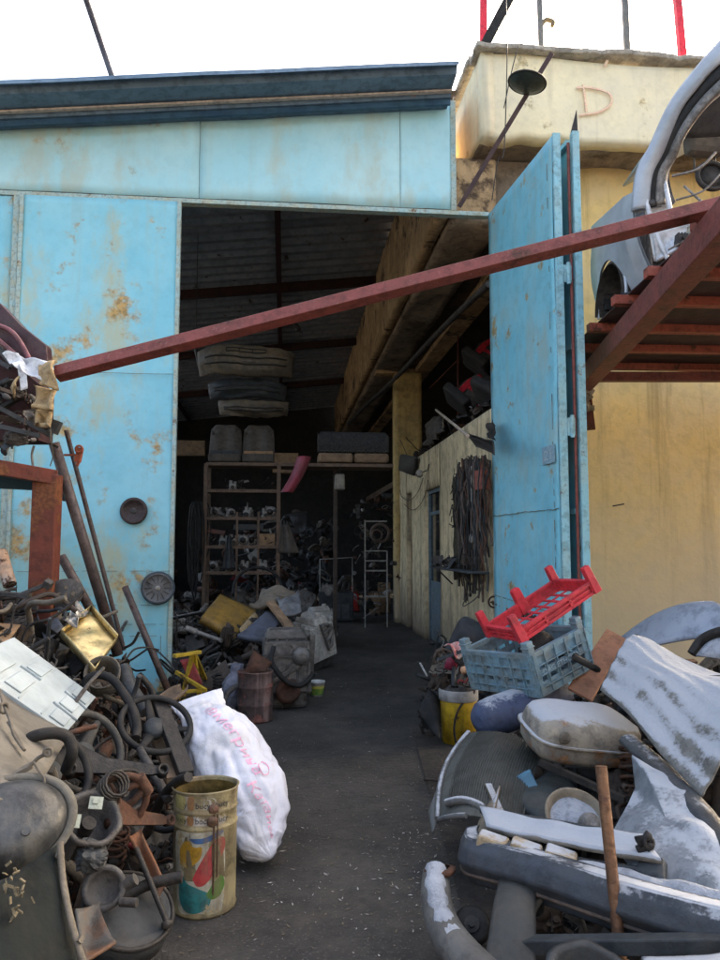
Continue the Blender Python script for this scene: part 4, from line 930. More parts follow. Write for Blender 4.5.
# maroon car door shell on the rack
dk = T('salvaged_door', 'stripped maroon car door lying on the left rack', 'car door')
mar = mat('dull_maroon_paint', (.060, .022, .030), (.035, .015, .02), 3, .4, .1, dust=.25)
m = MB(); o = [P(-60, 262, 5.1), P(0, 303, 5.1), P(22, 326, 5.1), P(46, 345, 5.1), P(48, 365, 5.1), P(20, 366, 5.1), P(-60, 300, 5.1)]
m.prism(o, (0, .10, 0)); dk.part('outer_skin', m, mar, bevel=.01)
m = MB(); m.tube(smoothpts([P(-30, 318, 5.02), P(0, 326, 5.02), P(14, 334, 5.02), P(26, 352, 5.02), P(32, 367, 5.02)], 5), .017, 8); m.tube(smoothpts([P(-10, 333, 5.02), P(10, 350, 5.02), P(28, 366, 5.02)], 5), .017, 8); dk.part('window_frame', m, mat('dusty_pink_maroon', (.20, .07, .09), (.12, .05, .06), 4, .5, dust=.3))
m = MB(); m.bar(P(-20, 325, 5.05), P(14, 366, 5.05), .03, .04); m.bar(P(-20, 350, 5.05), P(10, 368, 5.05), .03, .03); dk.part('inner_brace', m, slate)
m = MB(); m.prism([P(-50, 340, 5.2), P(0, 352, 5.2), P(40, 385, 5.2), P(38, 440, 5.2), P(-50, 440, 5.2)], (0, .25, 0)); dk.part('inner_panel', m, mat('black_maroon_inside', (.03, .014, .014), (.05, .02, .02), 5, .8)); dk.done()
clothw = mat('torn_white_cloth', (.62, .64, .66), (.5, .52, .54), 5, .9, bump=.5)
foam = mat('old_yellow_foam', (.44, .33, .18), (.32, .23, .12), 7, .95, dust=.2, bump=.7)
m = MB()
m.sheet(quad(P(2, 352, 4.9), P(18, 352, 4.9), P(30, 372, 4.82), P(14, 366, 4.8), 0, .10, 9, 1), 14, 14, .004)
m.sheet(quad(P(14, 352, 4.9), P(52, 364, 4.85), P(56, 384, 4.78), P(22, 372, 4.8), .02, .12, 8, 2), 18, 14, .004)
m.sheet(quad(P(16, 366, 4.81), P(26, 369, 4.81), P(27, 388, 4.80), P(21, 391, 4.80), 0, .05, 9, 7), 8, 8, .004)
one('white_cloth', m, clothw, 'torn white cloth draped over junk at the end of the long red bar', 'cloth')
m = MB()
m.sheet(quad(P(38, 364, 4.84), P(56, 364, 4.84), P(57, 388, 4.76), P(40, 385, 4.78), .02, .12, 8, 5), 12, 12, .02)
m.sheet(quad(P(36, 386, 4.86), P(56, 388, 4.84), P(55, 412, 4.80), P(33, 410, 4.80), .05, .06, 7, 6), 12, 12, .03)
m.sheet(quad(P(36, 409, 4.9), P(54, 411, 4.88), P(51, 428, 4.85), P(33, 424, 4.85), .07, .03, 9, 8), 12, 14, .03)
m.sheet(quad(P(9, 386, 4.84), P(22, 372, 4.84), P(22, 390, 4.80), P(12, 396, 4.80), .02, .08, 9, 9), 8, 8, .012)
one('foam_scrap', m, foam, 'torn yellow foam scraps hanging under the white cloth', 'foam')
m = MB(); m.bar(P(-6, 405, 4.9), P(52, 436, 5.0), .045, .03); m.bar(P(-6, 425, 4.88), P(40, 436, 4.95), .03, .03); m.box(P(55, 427, 4.95), (.06, .05, .09), rot(0, 20, 0).to_3x3())
one('seat_rail', m, slate, 'greyish metal rail lying under the foam on the left rack', 'rail')
def rs():
    return P(rnd.uniform(-20, 46), rnd.uniform(385, 446), rnd.uniform(4.95, 5.4))
heap('rack_scrap', 46, rs, (14, 8, 12, 10, 14, 14, 2, 10, 9), 'mixed small scrap piled on the left rack', 'scrap', (.25, .42))
m = MB(); m.tube(smoothpts([P(50, 420, 4.9), P(51, 440, 4.9), P(53, 455, 5.0), P(50, 466, 5.05)], 4), .004, 5); one('thin_wire', m, beige, 'thin pale wire dangling from the left rack', 'wire')
# ================================================================== INSIDE THE SHED
# shelving rack
sh = T('shelf_rack', 'rusty steel shelving rack full of small engine parts inside the shed', 'shelving', org=B(-.65, 11.5, 0))
rackm = mat('sooty_brown_angle_steel', (.16, .10, .065), (.10, .065, .045), 6, .7, dust=.3)
SX = [W(x, 463, 11.5) for x in (206, 278)]; ua, ub = -1.20, -.10
for u in (ua, ub):
    for w in (11.5, 12.0):
        m = MB(); m.M = BM; m.box((u, w, 1.42), (.055, .055, 2.83)); sh.part('upright', m, rackm)
SZ = [z - .0 for z in (2.83, 2.42, 2.0, 1.57, 1.18)]
for z in SZ:
    m = MB(); m.M = BM; m.box((-.65, 11.75, z), (1.09, .5, .035)); m.box((-.65, 11.485, z), (1.09, .02, .05)); sh.part('shelf_board', m, rackm, bevel=.003)
for u in (-.72, -.40):
    m = MB(); m.M = BM; m.box((u, 11.47, 1.25), (.03, .02, 1.7)); sh.part('lattice_bar', m, rackm)
sh.done()
pf_ = T('loft_platform', 'narrow board platform level with the top of the shelving rack', 'platform', org=B(.8, 11.7, 0))
m = MB(); m.M = BM; m.box((.80, 11.75, 2.83), (1.74, .55, .05)); pf_.part('board', m, rackm)
m = MB(); m.M = BM; m.box((.80, 11.95, 1.4), (.06, .06, 2.8)); pf_.part('post', m, brownd)
pf_.done()
# beams/boards behind, left loft
m = MB(); m.M = BM; m.box((-3.0, 13.2, 3.28), (3.2, .12, .26)); one('loft_beam', m, mat('dim_brown_timber', (.20, .12, .06), (.12, .08, .045), 4, .9, dust=.2), 'brown timber beam across the dark left bay', 'beam')
# car seats on top
def seat(name, c, label, mt, cm_, w=.50, h=.52, lean=14):
    t = T(name, label, 'car seat'); fr = BM @ TR(c) 
    m = MB(); m.M = fr @ TR((0, 0, .1)) @ rot(-lean)
    def body(a, b):
        x = (a - .5) * w; z = b * h; e = max(0, abs(a - .5) * 2 - .7) / .3; return (x * (1 - .12 * b ** 3), -.05 + .035 * e + .02 * math.cos(a * 12.5) * (1 if .15 < b < .85 else .3) - .0 * b, z - .05 * max(0, abs(a - .5) * 2 - .7) * (1 if b > .9 else 0) / .3)
    m.sheet(body, 24, 20, .13); t.part('backrest', m, mt)
    m = MB(); m.M = fr @ TR((0, 0, .1)) @ rot(-lean); m.box((0, -.065, h * .10), (w * .9, .05, .05)); t.part('cover_band', m, cm_, bevel=.012)
    m = MB(); m.M = fr; m.box((0, -.02, .07), (w * .97, .4, .13)); t.part('cushion', m, mt, bevel=.03)
    t.done()
seat('car_seat', (-.93, 11.7, 2.86), 'dusty grey car seat on top of the shelving, left one of the pair', seatgrey, slate)
seat('car_seat', (-.42, 11.7, 2.86), 'dusty grey car seat on top of the shelving, right one with a brown band', seatgrey, card)
bs = T('bench_seat', 'long black car bench seat with tan base on the platform right of the seats', 'bench seat')
m = MB(); m.M = BM @ TR((1.05, 11.72, 2.86)); m.sheet(lambda a, b: ((a - .5) * 1.12 * (1 - .10 * max(0, b - .8) / .2), -.16 + .03 * math.cos(a * 20) * .3 - .05 * math.sin(b * 3.1), .17 + .33 * b), 30, 10, .3); bs.part('backrest', m, mat('black_tweed', (.02, .022, .024), (.05, .05, .05), 30, .95, dust=.15), bevel=0)
for q in (-1, 1):
    m = MB(); m.M = BM @ TR((1.05 + q * .28, 11.66, 2.86)); m.box((0, 0, .085), (.54, .4, .15)); bs.part('cushion', m, mat('tan_foam_base', (.26, .17, .10), (.18, .12, .075), 5, .9, dust=.2), bevel=.04)
m = MB(); m.M = BM @ TR((1.05, 11.72, 2.86))
for i in range(40): m.box((-.5 + i * .026, -.225 + .02 * math.sin(i), .19 + .012 * math.sin(i * 2.3)), (.012, .012, .012))
for i in range(12): m.box((-.55 + .01 * math.sin(i), -.2, .22 + i * .023), (.012, .012, .012))
bs.part('staple_row', m, beige); bs.done()
for u, l in ((1.0, 'left'), (1.42, 'right')):
    m = MB(); m.M = BM @ TR((u, 12.5, 3.35)); m.box((0, 0, 0), (.3, .1, .16)); one('headrest', m, card, 'tan headrest shape behind the bench seat, %s one' % l, 'headrest', bevel=.03)
m = MB(); m.M = BM; m.box((-.0, 13.4, 3.05), (.45, .3, .35)); one('cardboard_box', m, card, 'dim brown box on the loft behind the grey seats', 'box')
# hanging bumpers
bp_ = None
def bumper(name, c, w, h, d, mt, label, seed, grille=True, tilt=0):
    t = T(name, label, 'bumper', 'car bumpers hung under the roof'); fr = BM @ TR(c) @ rot(tilt, 0, 2)
    def f(a, b):
        x = (a - .5) * 2; z = -b * h; y = -d * (1 - abs(x) ** 3.5) + .10 * math.sin(b * 3.1) * -1 + .05 * noise.noise(V((a * 3, b * 3, seed)))
        return (x * w / 2 * (1 - .06 * b), y, z - .05 * (abs(x) ** 2) * h * 4 * (0.5 - b) + .03 * noise.noise(V((a * 2.5, seed, 0))) + .02 * noise.noise(V((a * 9, b * 4, seed))))
    m = MB(); m.M = fr; m.sheet(f, 40, 16, .006); t.part('skin', m, mt)
    m = MB(); m.M = fr
    for b_ in (.42, .62):
        pts = [V(f(.08 + .84 * i / 20, b_)) + V((0, -.012, 0)) for i in range(21)]; m.tube(pts, .014, 6)
    t.part('moulding', m, dark)
    if grille:
        m = MB(); m.M = fr; m.tube([V(f(.3 + .4 * i / 8, .13)) + V((0, -.01, 0)) for i in range(9)], .011, 5); m.tube([V(f(.3 + .4 * i / 8, .25)) + V((0, -.01, 0)) for i in range(9)], .011, 5)
        for i in range(4): a_ = .3 + .4 * i / 3; m.bar(V(f(a_, .13)) + V((0, -.01, 0)), V(f(a_, .25)) + V((0, -.01, 0)), .014, .014)
        t.part('plate_recess', m, dark)
        m = MB(); m.M = fr; m.tube([V(f(.46 + .12 * i / 6, .52)) + V((0, -.014, 0)) for i in range(7)], .010, 5); t.part('badge_bar', m, dirtal)
    t.done()
bmb = mat('dusty_tan_bumper', (.17, .13, .08), (.07, .055, .04), 3, .6, dust=.5)
bumper('bumper', (-.62, 11.6, 4.62), 1.5, .48, .34, bmb, 'dusty tan car bumper hanging on top of the stack under the roof', 1)
bumper('bumper', (-.60, 11.7, 4.13), 1.22, .30, .3, slate, 'grey car bumper hanging second in the stack', 2, False)
bumper('bumper', (-.50, 11.7, 3.86), 1.1, .26, .3, bmb, 'smaller brownish bumper at the bottom of the hanging stack', 3, False, 10)
m = MB(); m.cyl(B(-1.42, 11.6, 4.7), B(-1.30, 11.6, 4.2), .025, 8); m.cyl(B(-1.40, 11.6, 4.6), B(-1.40, 11.6, roofz(-1.4, 11.6)), .006, 6)
one('hanging_wire', m, dark, 'wire and hook carrying the stack of hanging bumpers', 'wire')
m = MB(); m.M = BM; m.tube([(-.1 + .3 * math.cos(R(a)), 12.4, 5.2 + .14 * math.sin(R(a))) for a in range(0, 190, 15)], .05, 8); one('arch_liner', m, dark, 'dark curved liner hanging above the bumpers', 'liner')
# small parts on the shelves
def alternator(label, grp=None):
    t = T('alternator', label, 'alternator', grp, org=(0, 0, 0))
    m = MB(); m.lathe([(.001, -.06), (.05, -.06), (.068, -.045), (.07, .03), (.055, .05), (.02, .055), (.001, .055)], (0, 0, .07), (0, -1, 0), 18); t.part('housing', m, dirtal)
    m = MB(); m.lathe([(.001, .05), (.035, .052), (.028, .062), (.035, .072), (.028, .08), (.036, .09), (.001, .09)], (0, 0, .07), (0, -1, 0), 14); t.part('pulley', m, dark)
    m = MB(); m.box((.06, 0, .03), (.03, .05, .05)); m.box((-.06, 0, .12), (.04, .04, .05)); m.box((-.056, 0, .06), (.02, .035, .12)); m.box((0, .0, .008), (.11, .07, .016)); t.part('lug', m, dirtal)
    return t.done()
def carb(label):
    t = T('carburettor', label, 'carburettor', None, org=(0, 0, 0))
    m = MB(); m.box((0, 0, .05), (.12, .09, .1), taper=.9); m.cyl((-.03, 0, .1), (-.03, 0, .15), .026, 12); m.cyl((.035, 0, .1), (.035, 0, .135), .022, 12); t.part('body', m, dirtal, bevel=.004)
    m = MB(); m.cyl((-.1, 0, .06), (.1, 0, .06), .012, 8); m.cyl((0, -.08, .04), (0, -.04, .04), .03, 12); t.part('linkage', m, dark)
    return t.done()
pa = alternator('x'); pc_ = carb('x'); used = {0: False, 1: False}
names = ['second', 'third', 'fourth', 'top']
items = [(0, 1, -1.07), (0, 1, -.82), (1, 1, -.56), (1, 1, -.30), (0, 1, -.20), (1, 2, -.78), (0, 2, -.62), (0, 2, -.48), (1, 2, -.92), (0, 3, -1.05), (1, 3, -.6), (1, 3, -.34), (1, 0, -.80), (0, 3, -.82)]
desc = {(0, 1, -1.07): 'leftmost dirty alternator on the second shelf of the rack', (0, 1, -.82): 'pale alternator with a dark centre on the second shelf, second from left', (1, 1, -.56): 'whitish carburettor in the middle of the second shelf', (1, 1, -.30): 'carburettor in the right bay of the second shelf',
        (0, 1, -.20): 'alternator at the right end of the second shelf', (1, 2, -.78): 'whitish carburettor right above the grey hanging rag', (0, 2, -.62): 'alternator just right of the left lattice bar on the third shelf', (0, 2, -.48): 'bright alternator beside the small carton on the third shelf', (1, 2, -.92): 'carburettor under the red brown cover on the third shelf',
        (0, 3, -1.05): 'alternator at the left end of the bottom loaded shelf', (1, 3, -.6): 'carburettor in the middle bay of the bottom loaded shelf', (1, 3, -.34): 'carburettor in the right bay of the bottom loaded shelf', (1, 0, -.80): 'lone carburettor on the top shelf of the rack', (0, 3, -.82): 'alternator behind the hanging rag on the bottom loaded shelf'}
for k, s_, u in items:
    z = [SZ[1], SZ[2], SZ[3], SZ[4]][s_] + .02; src = (pa, pc_)[k]; loc = B(u, 11.56 + rnd.uniform(0, .1), z); rz = (0, 0, R(rnd.uniform(-25, 25))); sc = rnd.uniform(.95, 1.25)
    if not used[k]: used[k] = True; r = put(src, loc, rz, sc); r['label'] = desc[(k, s_, u)]
    else: r = copy_tree(src, loc, rz, sc, desc[(k, s_, u)])
    r['group'] = 'small engine parts on the shelves'
m = MB(); m.M = BM @ TR((-.27, 11.62, SZ[3] + .02)); m.box((0, 0, .09), (.24, .2, .18)); one('carton', m, card, 'small tan carton on the right of the third shelf', 'box', bevel=.004)
m = MB(); m.M = BM @ TR((-1.03, 11.6, SZ[3] + .18)); m.box((0, 0, .05), (.26, .2, .07), rot(0, 8, 0).to_3x3()); one('valve_cover', m, mat('dim_red_brown', (.14, .05, .035), (.09, .04, .03), 5, .7, dust=.2), 'red brown cover on the left of the third shelf', 'cover', bevel=.012)
m = MB(); m.M = BM @ TR((-.55, 11.62, SZ[3] + .25)); m.box((0, 0, .05), (.45, .2, .09)); one('grey_tray', m, slate, 'flat grey tray at the back of the third shelf', 'tray', bevel=.01)
def shs(zi, u0, u1): return lambda: tuple(B(rnd.uniform(u0, u1), rnd.uniform(11.5, 11.9), SZ[zi] + rnd.uniform(.03, .17)))
for zi, w_ in ((1, 'top'), (2, 'second'), (3, 'third'), (4, 'lowest')):
    heap('shelf_clutter', 34 if zi > 1 else 12, shs(zi, -1.15, -.16), (18, 10, 24, 4, 8, 14, 1, 14, 12), 'small greasy parts crowded on the %s shelf of the rack' % w_, 'parts', (.16, .28))
m = MB(); m.M = BM @ TR((-.83, 11.44, 1.62))
m.sheet(lambda a, b: ((a - .5) * (.06 + .14 * b), -.02 + .03 * math.sin(a * 9), -.5 * b + .12), 14, 14, .004); one('hanging_rag', m, slate, 'long grey rag hanging in front of the shelves', 'rag')
m = MB(); m.M = BM @ TR((.0, 11.44, 1.9)); m.sheet(lambda a, b: ((a - .5) * (.12 + .2 * b) + .06 * b, -.04 + .05 * math.sin(a * 8), -.42 * b), 14, 12, .006); one('hanging_bag', m, seatgrey, 'dusty bag hanging on the right upright of the shelving', 'bag')
m = MB(); m.M = BM
for k in range(16):
    u = -1.36 + rnd.gauss(0, .06); L = rnd.uniform(.6, 1.5); w = 11.5 + rnd.gauss(0, .05); r_ = rnd.uniform(.08, .14)
    m.tube([(u + r_ * .5 * math.cos(t * .52), w, 2.25 - L / 2 + L / 2 * math.sin(t * .52)) for t in range(12)], .011, 5, closed=True)
one('belt_bundle', m, rubber, 'bundle of drive belts hanging left of the shelving', 'belts')
# pink red fender hanging
m = MB(); fr = BM @ TR((.18, 11.25, 2.78)); m.M = fr
m.sheet(lambda a, b: (.10 + (a - .5) * (.20 - .03 * b) - .26 * b + .03 * math.sin(b * 3), -.10 * math.sin(a * 3.1) - .05, .14 - .54 * b), 14, 20, .008)
one('car_fender', m, mat('dusty_crimson_paint', (.30, .045, .07), (.22, .04, .06), 3, .45, dust=.3), 'dusty crimson body panel hanging off the shelving corner', 'body panel')
# lamp, fans, ladder, crates at the back right
lamp = T('hanging_lamp', 'dim box lamp hanging below the platform on the right', 'lamp')
m = MB(); m.M = BM @ TR((.82, 11.3, 2.55)); m.box((0, 0, 0), (.16, .14, .24), taper=.9); lamp.part('housing', m, mat('dusty_glass_box', (.22, .20, .15), (.14, .13, .1), 4, .5, dust=.3), bevel=.02)
m = MB(); m.M = BM @ TR((.82, 11.3, 2.55)); m.cyl((0, 0, .12), (0, 0, .26), .008, 6); lamp.part('stem', m, dark); lamp.done()
sh2 = T('wire_shelf', 'light metal shelf stand with coiled parts at the back right', 'shelving')
pale_m = mat('pale_metal_tube', (.34, .34, .32), (.22, .22, .2), 5, .5, .3, dust=.3)
for x in (365, 387):
    m = MB(); a = W(x, 520 if x == 365 else 551, 14.6); b = V((a.x, a.y, .01)); m.bar(a, b, .025, .025, (0, 1, 0)); sh2.part('upright', m, pale_m)
for y in (521, 551, 561, 571, 597):
    m = MB(); a, b = W(365, y, 14.6), W(387, y, 14.6); b.z = a.z; m.bar(a, b, .02, .02); sh2.part('shelf_rail', m, pale_m); m = MB(); m.bar(a + V((0, .3, 0)), b + V((0, .3, 0)), .02, .02); sh2.part('shelf_rail', m, pale_m)
sh2.done()
m = MB(); m.torus(W(380, 533, 14.5), (0, -1, 0), .17, .03, 28, 8); m.torus(W(377, 535, 14.45), (.2, -1, 0), .1, .02, 24, 6); one('wire_coil', m, cable, 'coil of wire on the light metal stand', 'coil')
jr = T('fuel_canister', 'red plastic canister on the floor at the back', 'canister'); o0 = G(353, 612)
m = MB(); m.M = TR(o0) @ rot(z=10); m.box((0, 0, .26), (.30, .22, .5), taper=.88); jr.part('tank', m, mat('red_plastic', (.50, .03, .025), (.35, .03, .025), 5, .5, dust=.15), bevel=.04)
m = MB(); m.M = TR(o0) @ rot(z=10); m.tube(smoothpts([(-.1, 0, .5), (-.06, 0, .57), (.06, 0, .57), (.1, 0, .5)], 4), .018, 8); jr.part('handle', m, MATS['red_plastic'])
m = MB(); m.M = TR(o0) @ rot(z=10); m.cyl((.09, -.02, .5), (.11, -.02, .55), .03, 12); jr.part('cap', m, dark); jr.done()
for x, y, w, h, l in ((372, 614, .36, .42, 'tall tan carton on the floor beside the light metal stand'), (384, 612, .3, .7, 'upright tan carton against the light metal stand')):
    m = MB(); m.M = TR(G(x, y)) @ rot(z=rnd.uniform(-8, 8)); m.box((0, 0, h / 2), (w, .3, h)); one('carton', m, card, l, 'box', bevel=.004)
ct = T('work_cart', 'grey box cart with a rail, standing at the back of the floor', 'cart', org=G(336, 624))
o0 = G(336, 622); m = MB(); m.M = TR(o0); m.box((0, .2, .32), (.72, .5, .6)); ct.part('cart_body', m, slate, bevel=.02)
for x in (-.18, .02, .2): 
    m = MB(); m.M = TR(o0); m.box((x, -.06, .22), (.16, .015, .3)); ct.part('drawer_front', m, mat('dark_grey_front', (.07, .08, .085), (.05, .055, .06), 5, .6, dust=.3), bevel=.01)
m = MB(); m.M = TR(o0); m.tube([(-.34, 0, .6), (-.34, 0, 1.3), (.34, 0, 1.34), (.34, 0, .6)], .014, 6); ct.part('rail', m, pale_m); ct.done()
m = MB(); m.M = TR(o0 + V((-.16, .1, .62))); j_block(m); one('gearbox', m, dirtal, 'small greyish gearbox on the grey box cart', 'gearbox')
m = MB(); m.M = TR(o0 + V((.2, .1, .66))) @ rot(20, 0, 40); j_manifold(m); one('intake_manifold', m, dullal, 'dull manifold on the right of the grey box cart', 'manifold')
def bk():
    y = rnd.uniform(12, 17); x = rnd.uniform(-3.4, .35); t = B(x, y, 0); return (t.x, t.y, rnd.uniform(.05, 1.2 if x < -1.4 else .7))
heap('back_scrap', 170, bk, (30, 16, 8, 12, 6, 12, 1, 5, 21), 'dark mass of scrap filling the back of the shed', 'scrap', (.5, 1.1))
def bk2(): t = B(rnd.uniform(1.55, 2.2), rnd.uniform(14.2, 18), rnd.uniform(.1, 2.6)); return tuple(t)
heap('hung_scrap', 110, bk2, (20, 22, 14, 8, 12, 8, 2, 8, 14), 'belts and brackets hung by the ochre column at the back right', 'scrap', (.2, .5))
def bk3(): t = B(rnd.uniform(-1.1, 1.1), rnd.uniform(17, 22), rnd.uniform(.1, 2.2)); return tuple(t)
heap('far_scrap', 150, bk3, (20, 12, 14, 8, 12, 8, 1, 5, 14), 'shelved scrap lost in the dark far end of the shed', 'scrap', (.5, 1.2))
# ---- engine pile inside left of the aisle
def engine(name, label, mts=(dark, dullal, dark)):
    t = T(name, label, 'engine', 'engines on the shed floor', org=(0, 0, 0))
    m = MB(); m.box((0, 0, .25), (.36, .40, .26), taper=.92); m.cyl((-.18, -.1, .3), (-.235, -.1, .3), .045, 12)
    for i in range(4): m.cyl((-.12 + .08 * i, -.195, .30), (-.12 + .08 * i, -.21, .30), .026, 12)
    for i in range(5): m.box((-.15 + .075 * i, -.20, .22), (.012, .015, .2))
    t.part('block', m, mts[0], bevel=.008)
    m = MB(); m.box((0, 0, .43), (.34, .34, .10), taper=.96); 
    for i in range(5): m.cyl((-.14 + .07 * i, -.15, .48), (-.14 + .07 * i, -.15, .50), .012, 6)
    t.part('cylinder_head', m, mts[1], bevel=.008)
    m = MB(); m.box((0, .02, .52), (.32, .20, .08), taper=.8); m.cyl((.09, .02, .56), (.09, .02, .59), .03, 14); t.part('valve_cover', m, mts[1], bevel=.02)
    m = MB(); m.box((0, 0, .08), (.30, .34, .16)); t.part('oil_pan', m, mts[2], bevel=.03)
    m = MB(); m.lathe([(.001, -.005), (.02, 0), (.075, .0), (.085, .012), (.075, .02), (.085, .03), (.09, .05), (.05, .055), (.03, .035), (.001, .035)], (0, -.21, .14), (0, -1, 0), 24); t.part('pulley', m, rustm)
    m = MB(); m.lathe([(.001, 0), (.06, 0), (.068, .02), (.06, .05), (.02, .055), (.001, .055)], (.10, -.2, .38), (0, -1, 0), 20); t.part('cam_cover', m, mts[1])
    m = MB(); m.M = TR((.20, 0, .36)) @ rot(0, 70, 90) @ Matrix.Scale(.55, 4); j_manifold(m); t.part('intake_manifold', m, dirtal)
    m = MB(); m.cyl((-.25, -.16, .2), (-.25, .06, .2), .055, 14); m.cyl((-.25, -.2, .2), (-.25, -.16, .2), .03, 10); t.part('starter', m, mts[0])
    m = MB(); m.tube(smoothpts([(-.1, -.2, .45), (-.12, -.27, .35), (-.02, -.28, .22), (.1, -.25, .18), (.19, -.2, .25)], 4), .018, 8); t.part('coolant_hose', m, rubber)
    m = MB(); m.bar((-.16, -.205, .40), (.16, -.215, .36), .02, .012); m.bar((-.15, -.21, .18), (.12, -.215, .34), .03, .012, (0, -1, 0)); t.part('brace', m, mts[0])
    return t.done()
e0 = engine('engine', 'dark greasy engine standing behind the rusty drum')
eg = mat('greasy_grey_iron', (.17, .16, .145), (.07, .066, .06), 11, .5, .2, dust=.15, rust=.4, rcol=(.05, .035, .025), rscale=8)
for c_ in e0.children:
    if c_.data.materials[0] in (dark, dullal): c_.data.materials[0] = eg
put(e0, G(285, 704), (0, 0, R(10)), 1.35)
eng = [((312, 668), -40, 1.25, 0, 'pale cast engine at the right edge of the engine pile by the aisle'), ((322, 645), 25, 1.1, 0, 'greyish engine behind the pale one near the aisle'), ((262, 668), 60, 1.15, .25, 'engine lying tilted on top of the dark greasy one'),
       ((215, 668), -20, 1.2, .0, 'oily engine behind the yellow stand'), ((245, 645), 100, 1.1, .25, 'engine half buried under the slate blue panel'), ((295, 640), 170, 1.0, .3, 'small engine on the back of the engine pile')]
cal = mat('cast_aluminium', (.62, .60, .54), (.40, .38, .34), 9, .55, .1, dust=.15)
e_al = engine('engine', eng[0][4], (cal, cal, dullal)); put(e_al, G(*eng[0][0]) + V((0, 0, .02)), (R(12), R(8), R(eng[0][1])), eng[0][2])
for (x, y), a, sc, z, l in eng[1:]:
    copy_tree(e_al if y == 645 and x == 322 else e0, G(x, y) + V((0, 0, z)), (R(rnd.uniform(-25, 25)), R(rnd.uniform(-25, 25)), R(a)), sc, l)
def ih(u, w):
    return .62 * max(0, min(1, (.28 - u - (w - 7.4) * .0) / .5)) * max(0, min(1, (w - 7.1) / 1.2))
def isamp():
    u = rnd.uniform(-1.7, .2); w = rnd.uniform(7.4, 11.0); h = ih(u, w)
    if h < .02 or (w < 8.3 and u < -1.2): return None
    p = B(u, w, 0); return (p.x, p.y, max(.05, h * rnd.uniform(.6, 1.15)))
heap('engine_scrap', 360, isamp, (30, 10, 14, 10, 4, 8, 1, 22, 25), 'greasy engine parts heaped inside the doorway left of the aisle', 'scrap', (.32, .7))
# cushions and sheets on that pile
def pad(name, c, th, mt, label, cat, bev=.02, seed=0):
    m = MB(); m.sheet(quad(c[3], c[2], c[1], c[0], .015, .04, 3, seed), 16, 12, th); return one(name, m, mt, label, cat)
pad('seat_cushion', [P(220, 594, 8.9), P(256, 611, 8.9), P(236, 636, 8.2), P(202, 616, 8.2)], .09, ochre, 'ochre yellow vinyl seat cushion on top of the engine pile', 'cushion', seed=2)
m = MB(); m.sheet(quad(P(239, 629, 8.2), P(254, 613, 8.7), P(258, 618, 8.6), P(241, 636, 8.12)), 4, 4, .02); one('cushion_flap', m, foam, 'pale torn flap at the right edge of the ochre cushion', 'foam')
pad('slate_panel', [P(266, 613, 8.5), P(281, 619, 8.5), P(268, 640, 7.9), P(238, 634, 7.9)], .05, mat('slate_blue_panel', (.085, .10, .135), (.06, .07, .09), 3, .7, dust=.2), 'slate blue padded panel leaning on the engine pile', 'panel', seed=3)
m = MB(); m.sheet(quad(P(250, 606, 9.2), P(300, 604, 9.2), P(295, 588, 9.9), P(262, 590, 9.9), .10, .14, 4, 5), 22, 16, .06); one('folded_cover', m, mat('dusty_tan_cloth', (.24, .20, .15), (.16, .135, .10), 4, .95, dust=.3), 'dusty tan folded cover at the back of the engine pile', 'cover')
m = MB(); m.sheet(quad(P(280, 618, 8.7), P(302, 612, 8.8), P(300, 596, 9.2), P(278, 600, 9.2), .08, .12, 6, 8), 16, 14, .04); one('plastic_bundle', m, mat('grey_crumpled_plastic', (.18, .19, .20), (.10, .11, .12), 5, .4, dust=.3), 'crumpled grey plastic bundle right of the tan cover', 'bundle')
m = MB(); m.bar(P(270, 602, 8.6), P(290, 628, 8.2), .10, .03); one('wooden_board', m, wood, 'tan plank leaning between the slate panel and the grey bundle', 'board')
pole('steel_tube', P(203, 612, 8.3), P(150, 640, 8.9) + V((0, 0, .2)), .02, dark, 'dark tube lying behind the shut leaf at the top of the engine pile', 'tube')
m = MB(); m.cyl(P(197, 632, 8.0), P(222, 641, 7.9), .022, 12); m.cyl(P(186, 628, 8.0), P(197, 632, 8.0), .032, 12); one('drive_shaft', m, [dirtal], 'shiny ended short shaft on the left of the engine pile', 'shaft')
m = MB(); m.torus(W(258, 590, 10.6), (.2, -1, .5), .34, .02, 30, 6, 0, 200); one('rubber_seal', m, rubber, 'curved black seal standing up behind the ochre cushion', 'seal')
# rusty drum
dr = T('rusty_drum', 'small dented rusty drum in front of the dark engine', 'drum', org=G(255, 722)); o0 = G(255, 720)
def dd(t, z): return 1 + .03 * math.sin(2 * t + 4 * z) + .015 * math.sin(5 * t + 9 * z)
m = MB(); m.M = TR(o0); m.lathe([(.001, .01), (.155, .008), (.162, .0), (.158, .015), (.156, .14), (.160, .148), (.156, .156), (.156, .30), (.160, .308), (.156, .316), (.157, .43), (.163, .438), (.158, .446), (.150, .43), (.149, .05), (.001, .045)], n=48, fn=dd)
dr.part('drum_shell', m, mat('burnt_rusty_drum', (.10, .065, .055), (.05, .04, .038), 4, .75, rust=.45, rcol=(.22, .09, .07), rscale=4, streak=(.6, 14), scol=(.34, .22, .19)))
m = MB(); m.M = TR(o0); m.lathe([(.10, .44), (.152, .436), (.152, .428), (.001, .42)], n=36, fn=dd); dr.part('lid_ring', m, rustm); dr.done()
m = MB(); m.M = TR(o0 + V((0, 0, .42))); m.sheet(quad((-.12, -.05, 0), (.1, -.06, .02), (.14, .06, .10), (-.02, .05, .2), .04, .05, 6), 10, 8, .01); one('bent_scrap', m, rustm, 'bent rusty scrap standing in the mouth of the drum', 'scrap metal')
m = MB(); NU, NV = 40, 40
c_ = G(232, 716); vs = []
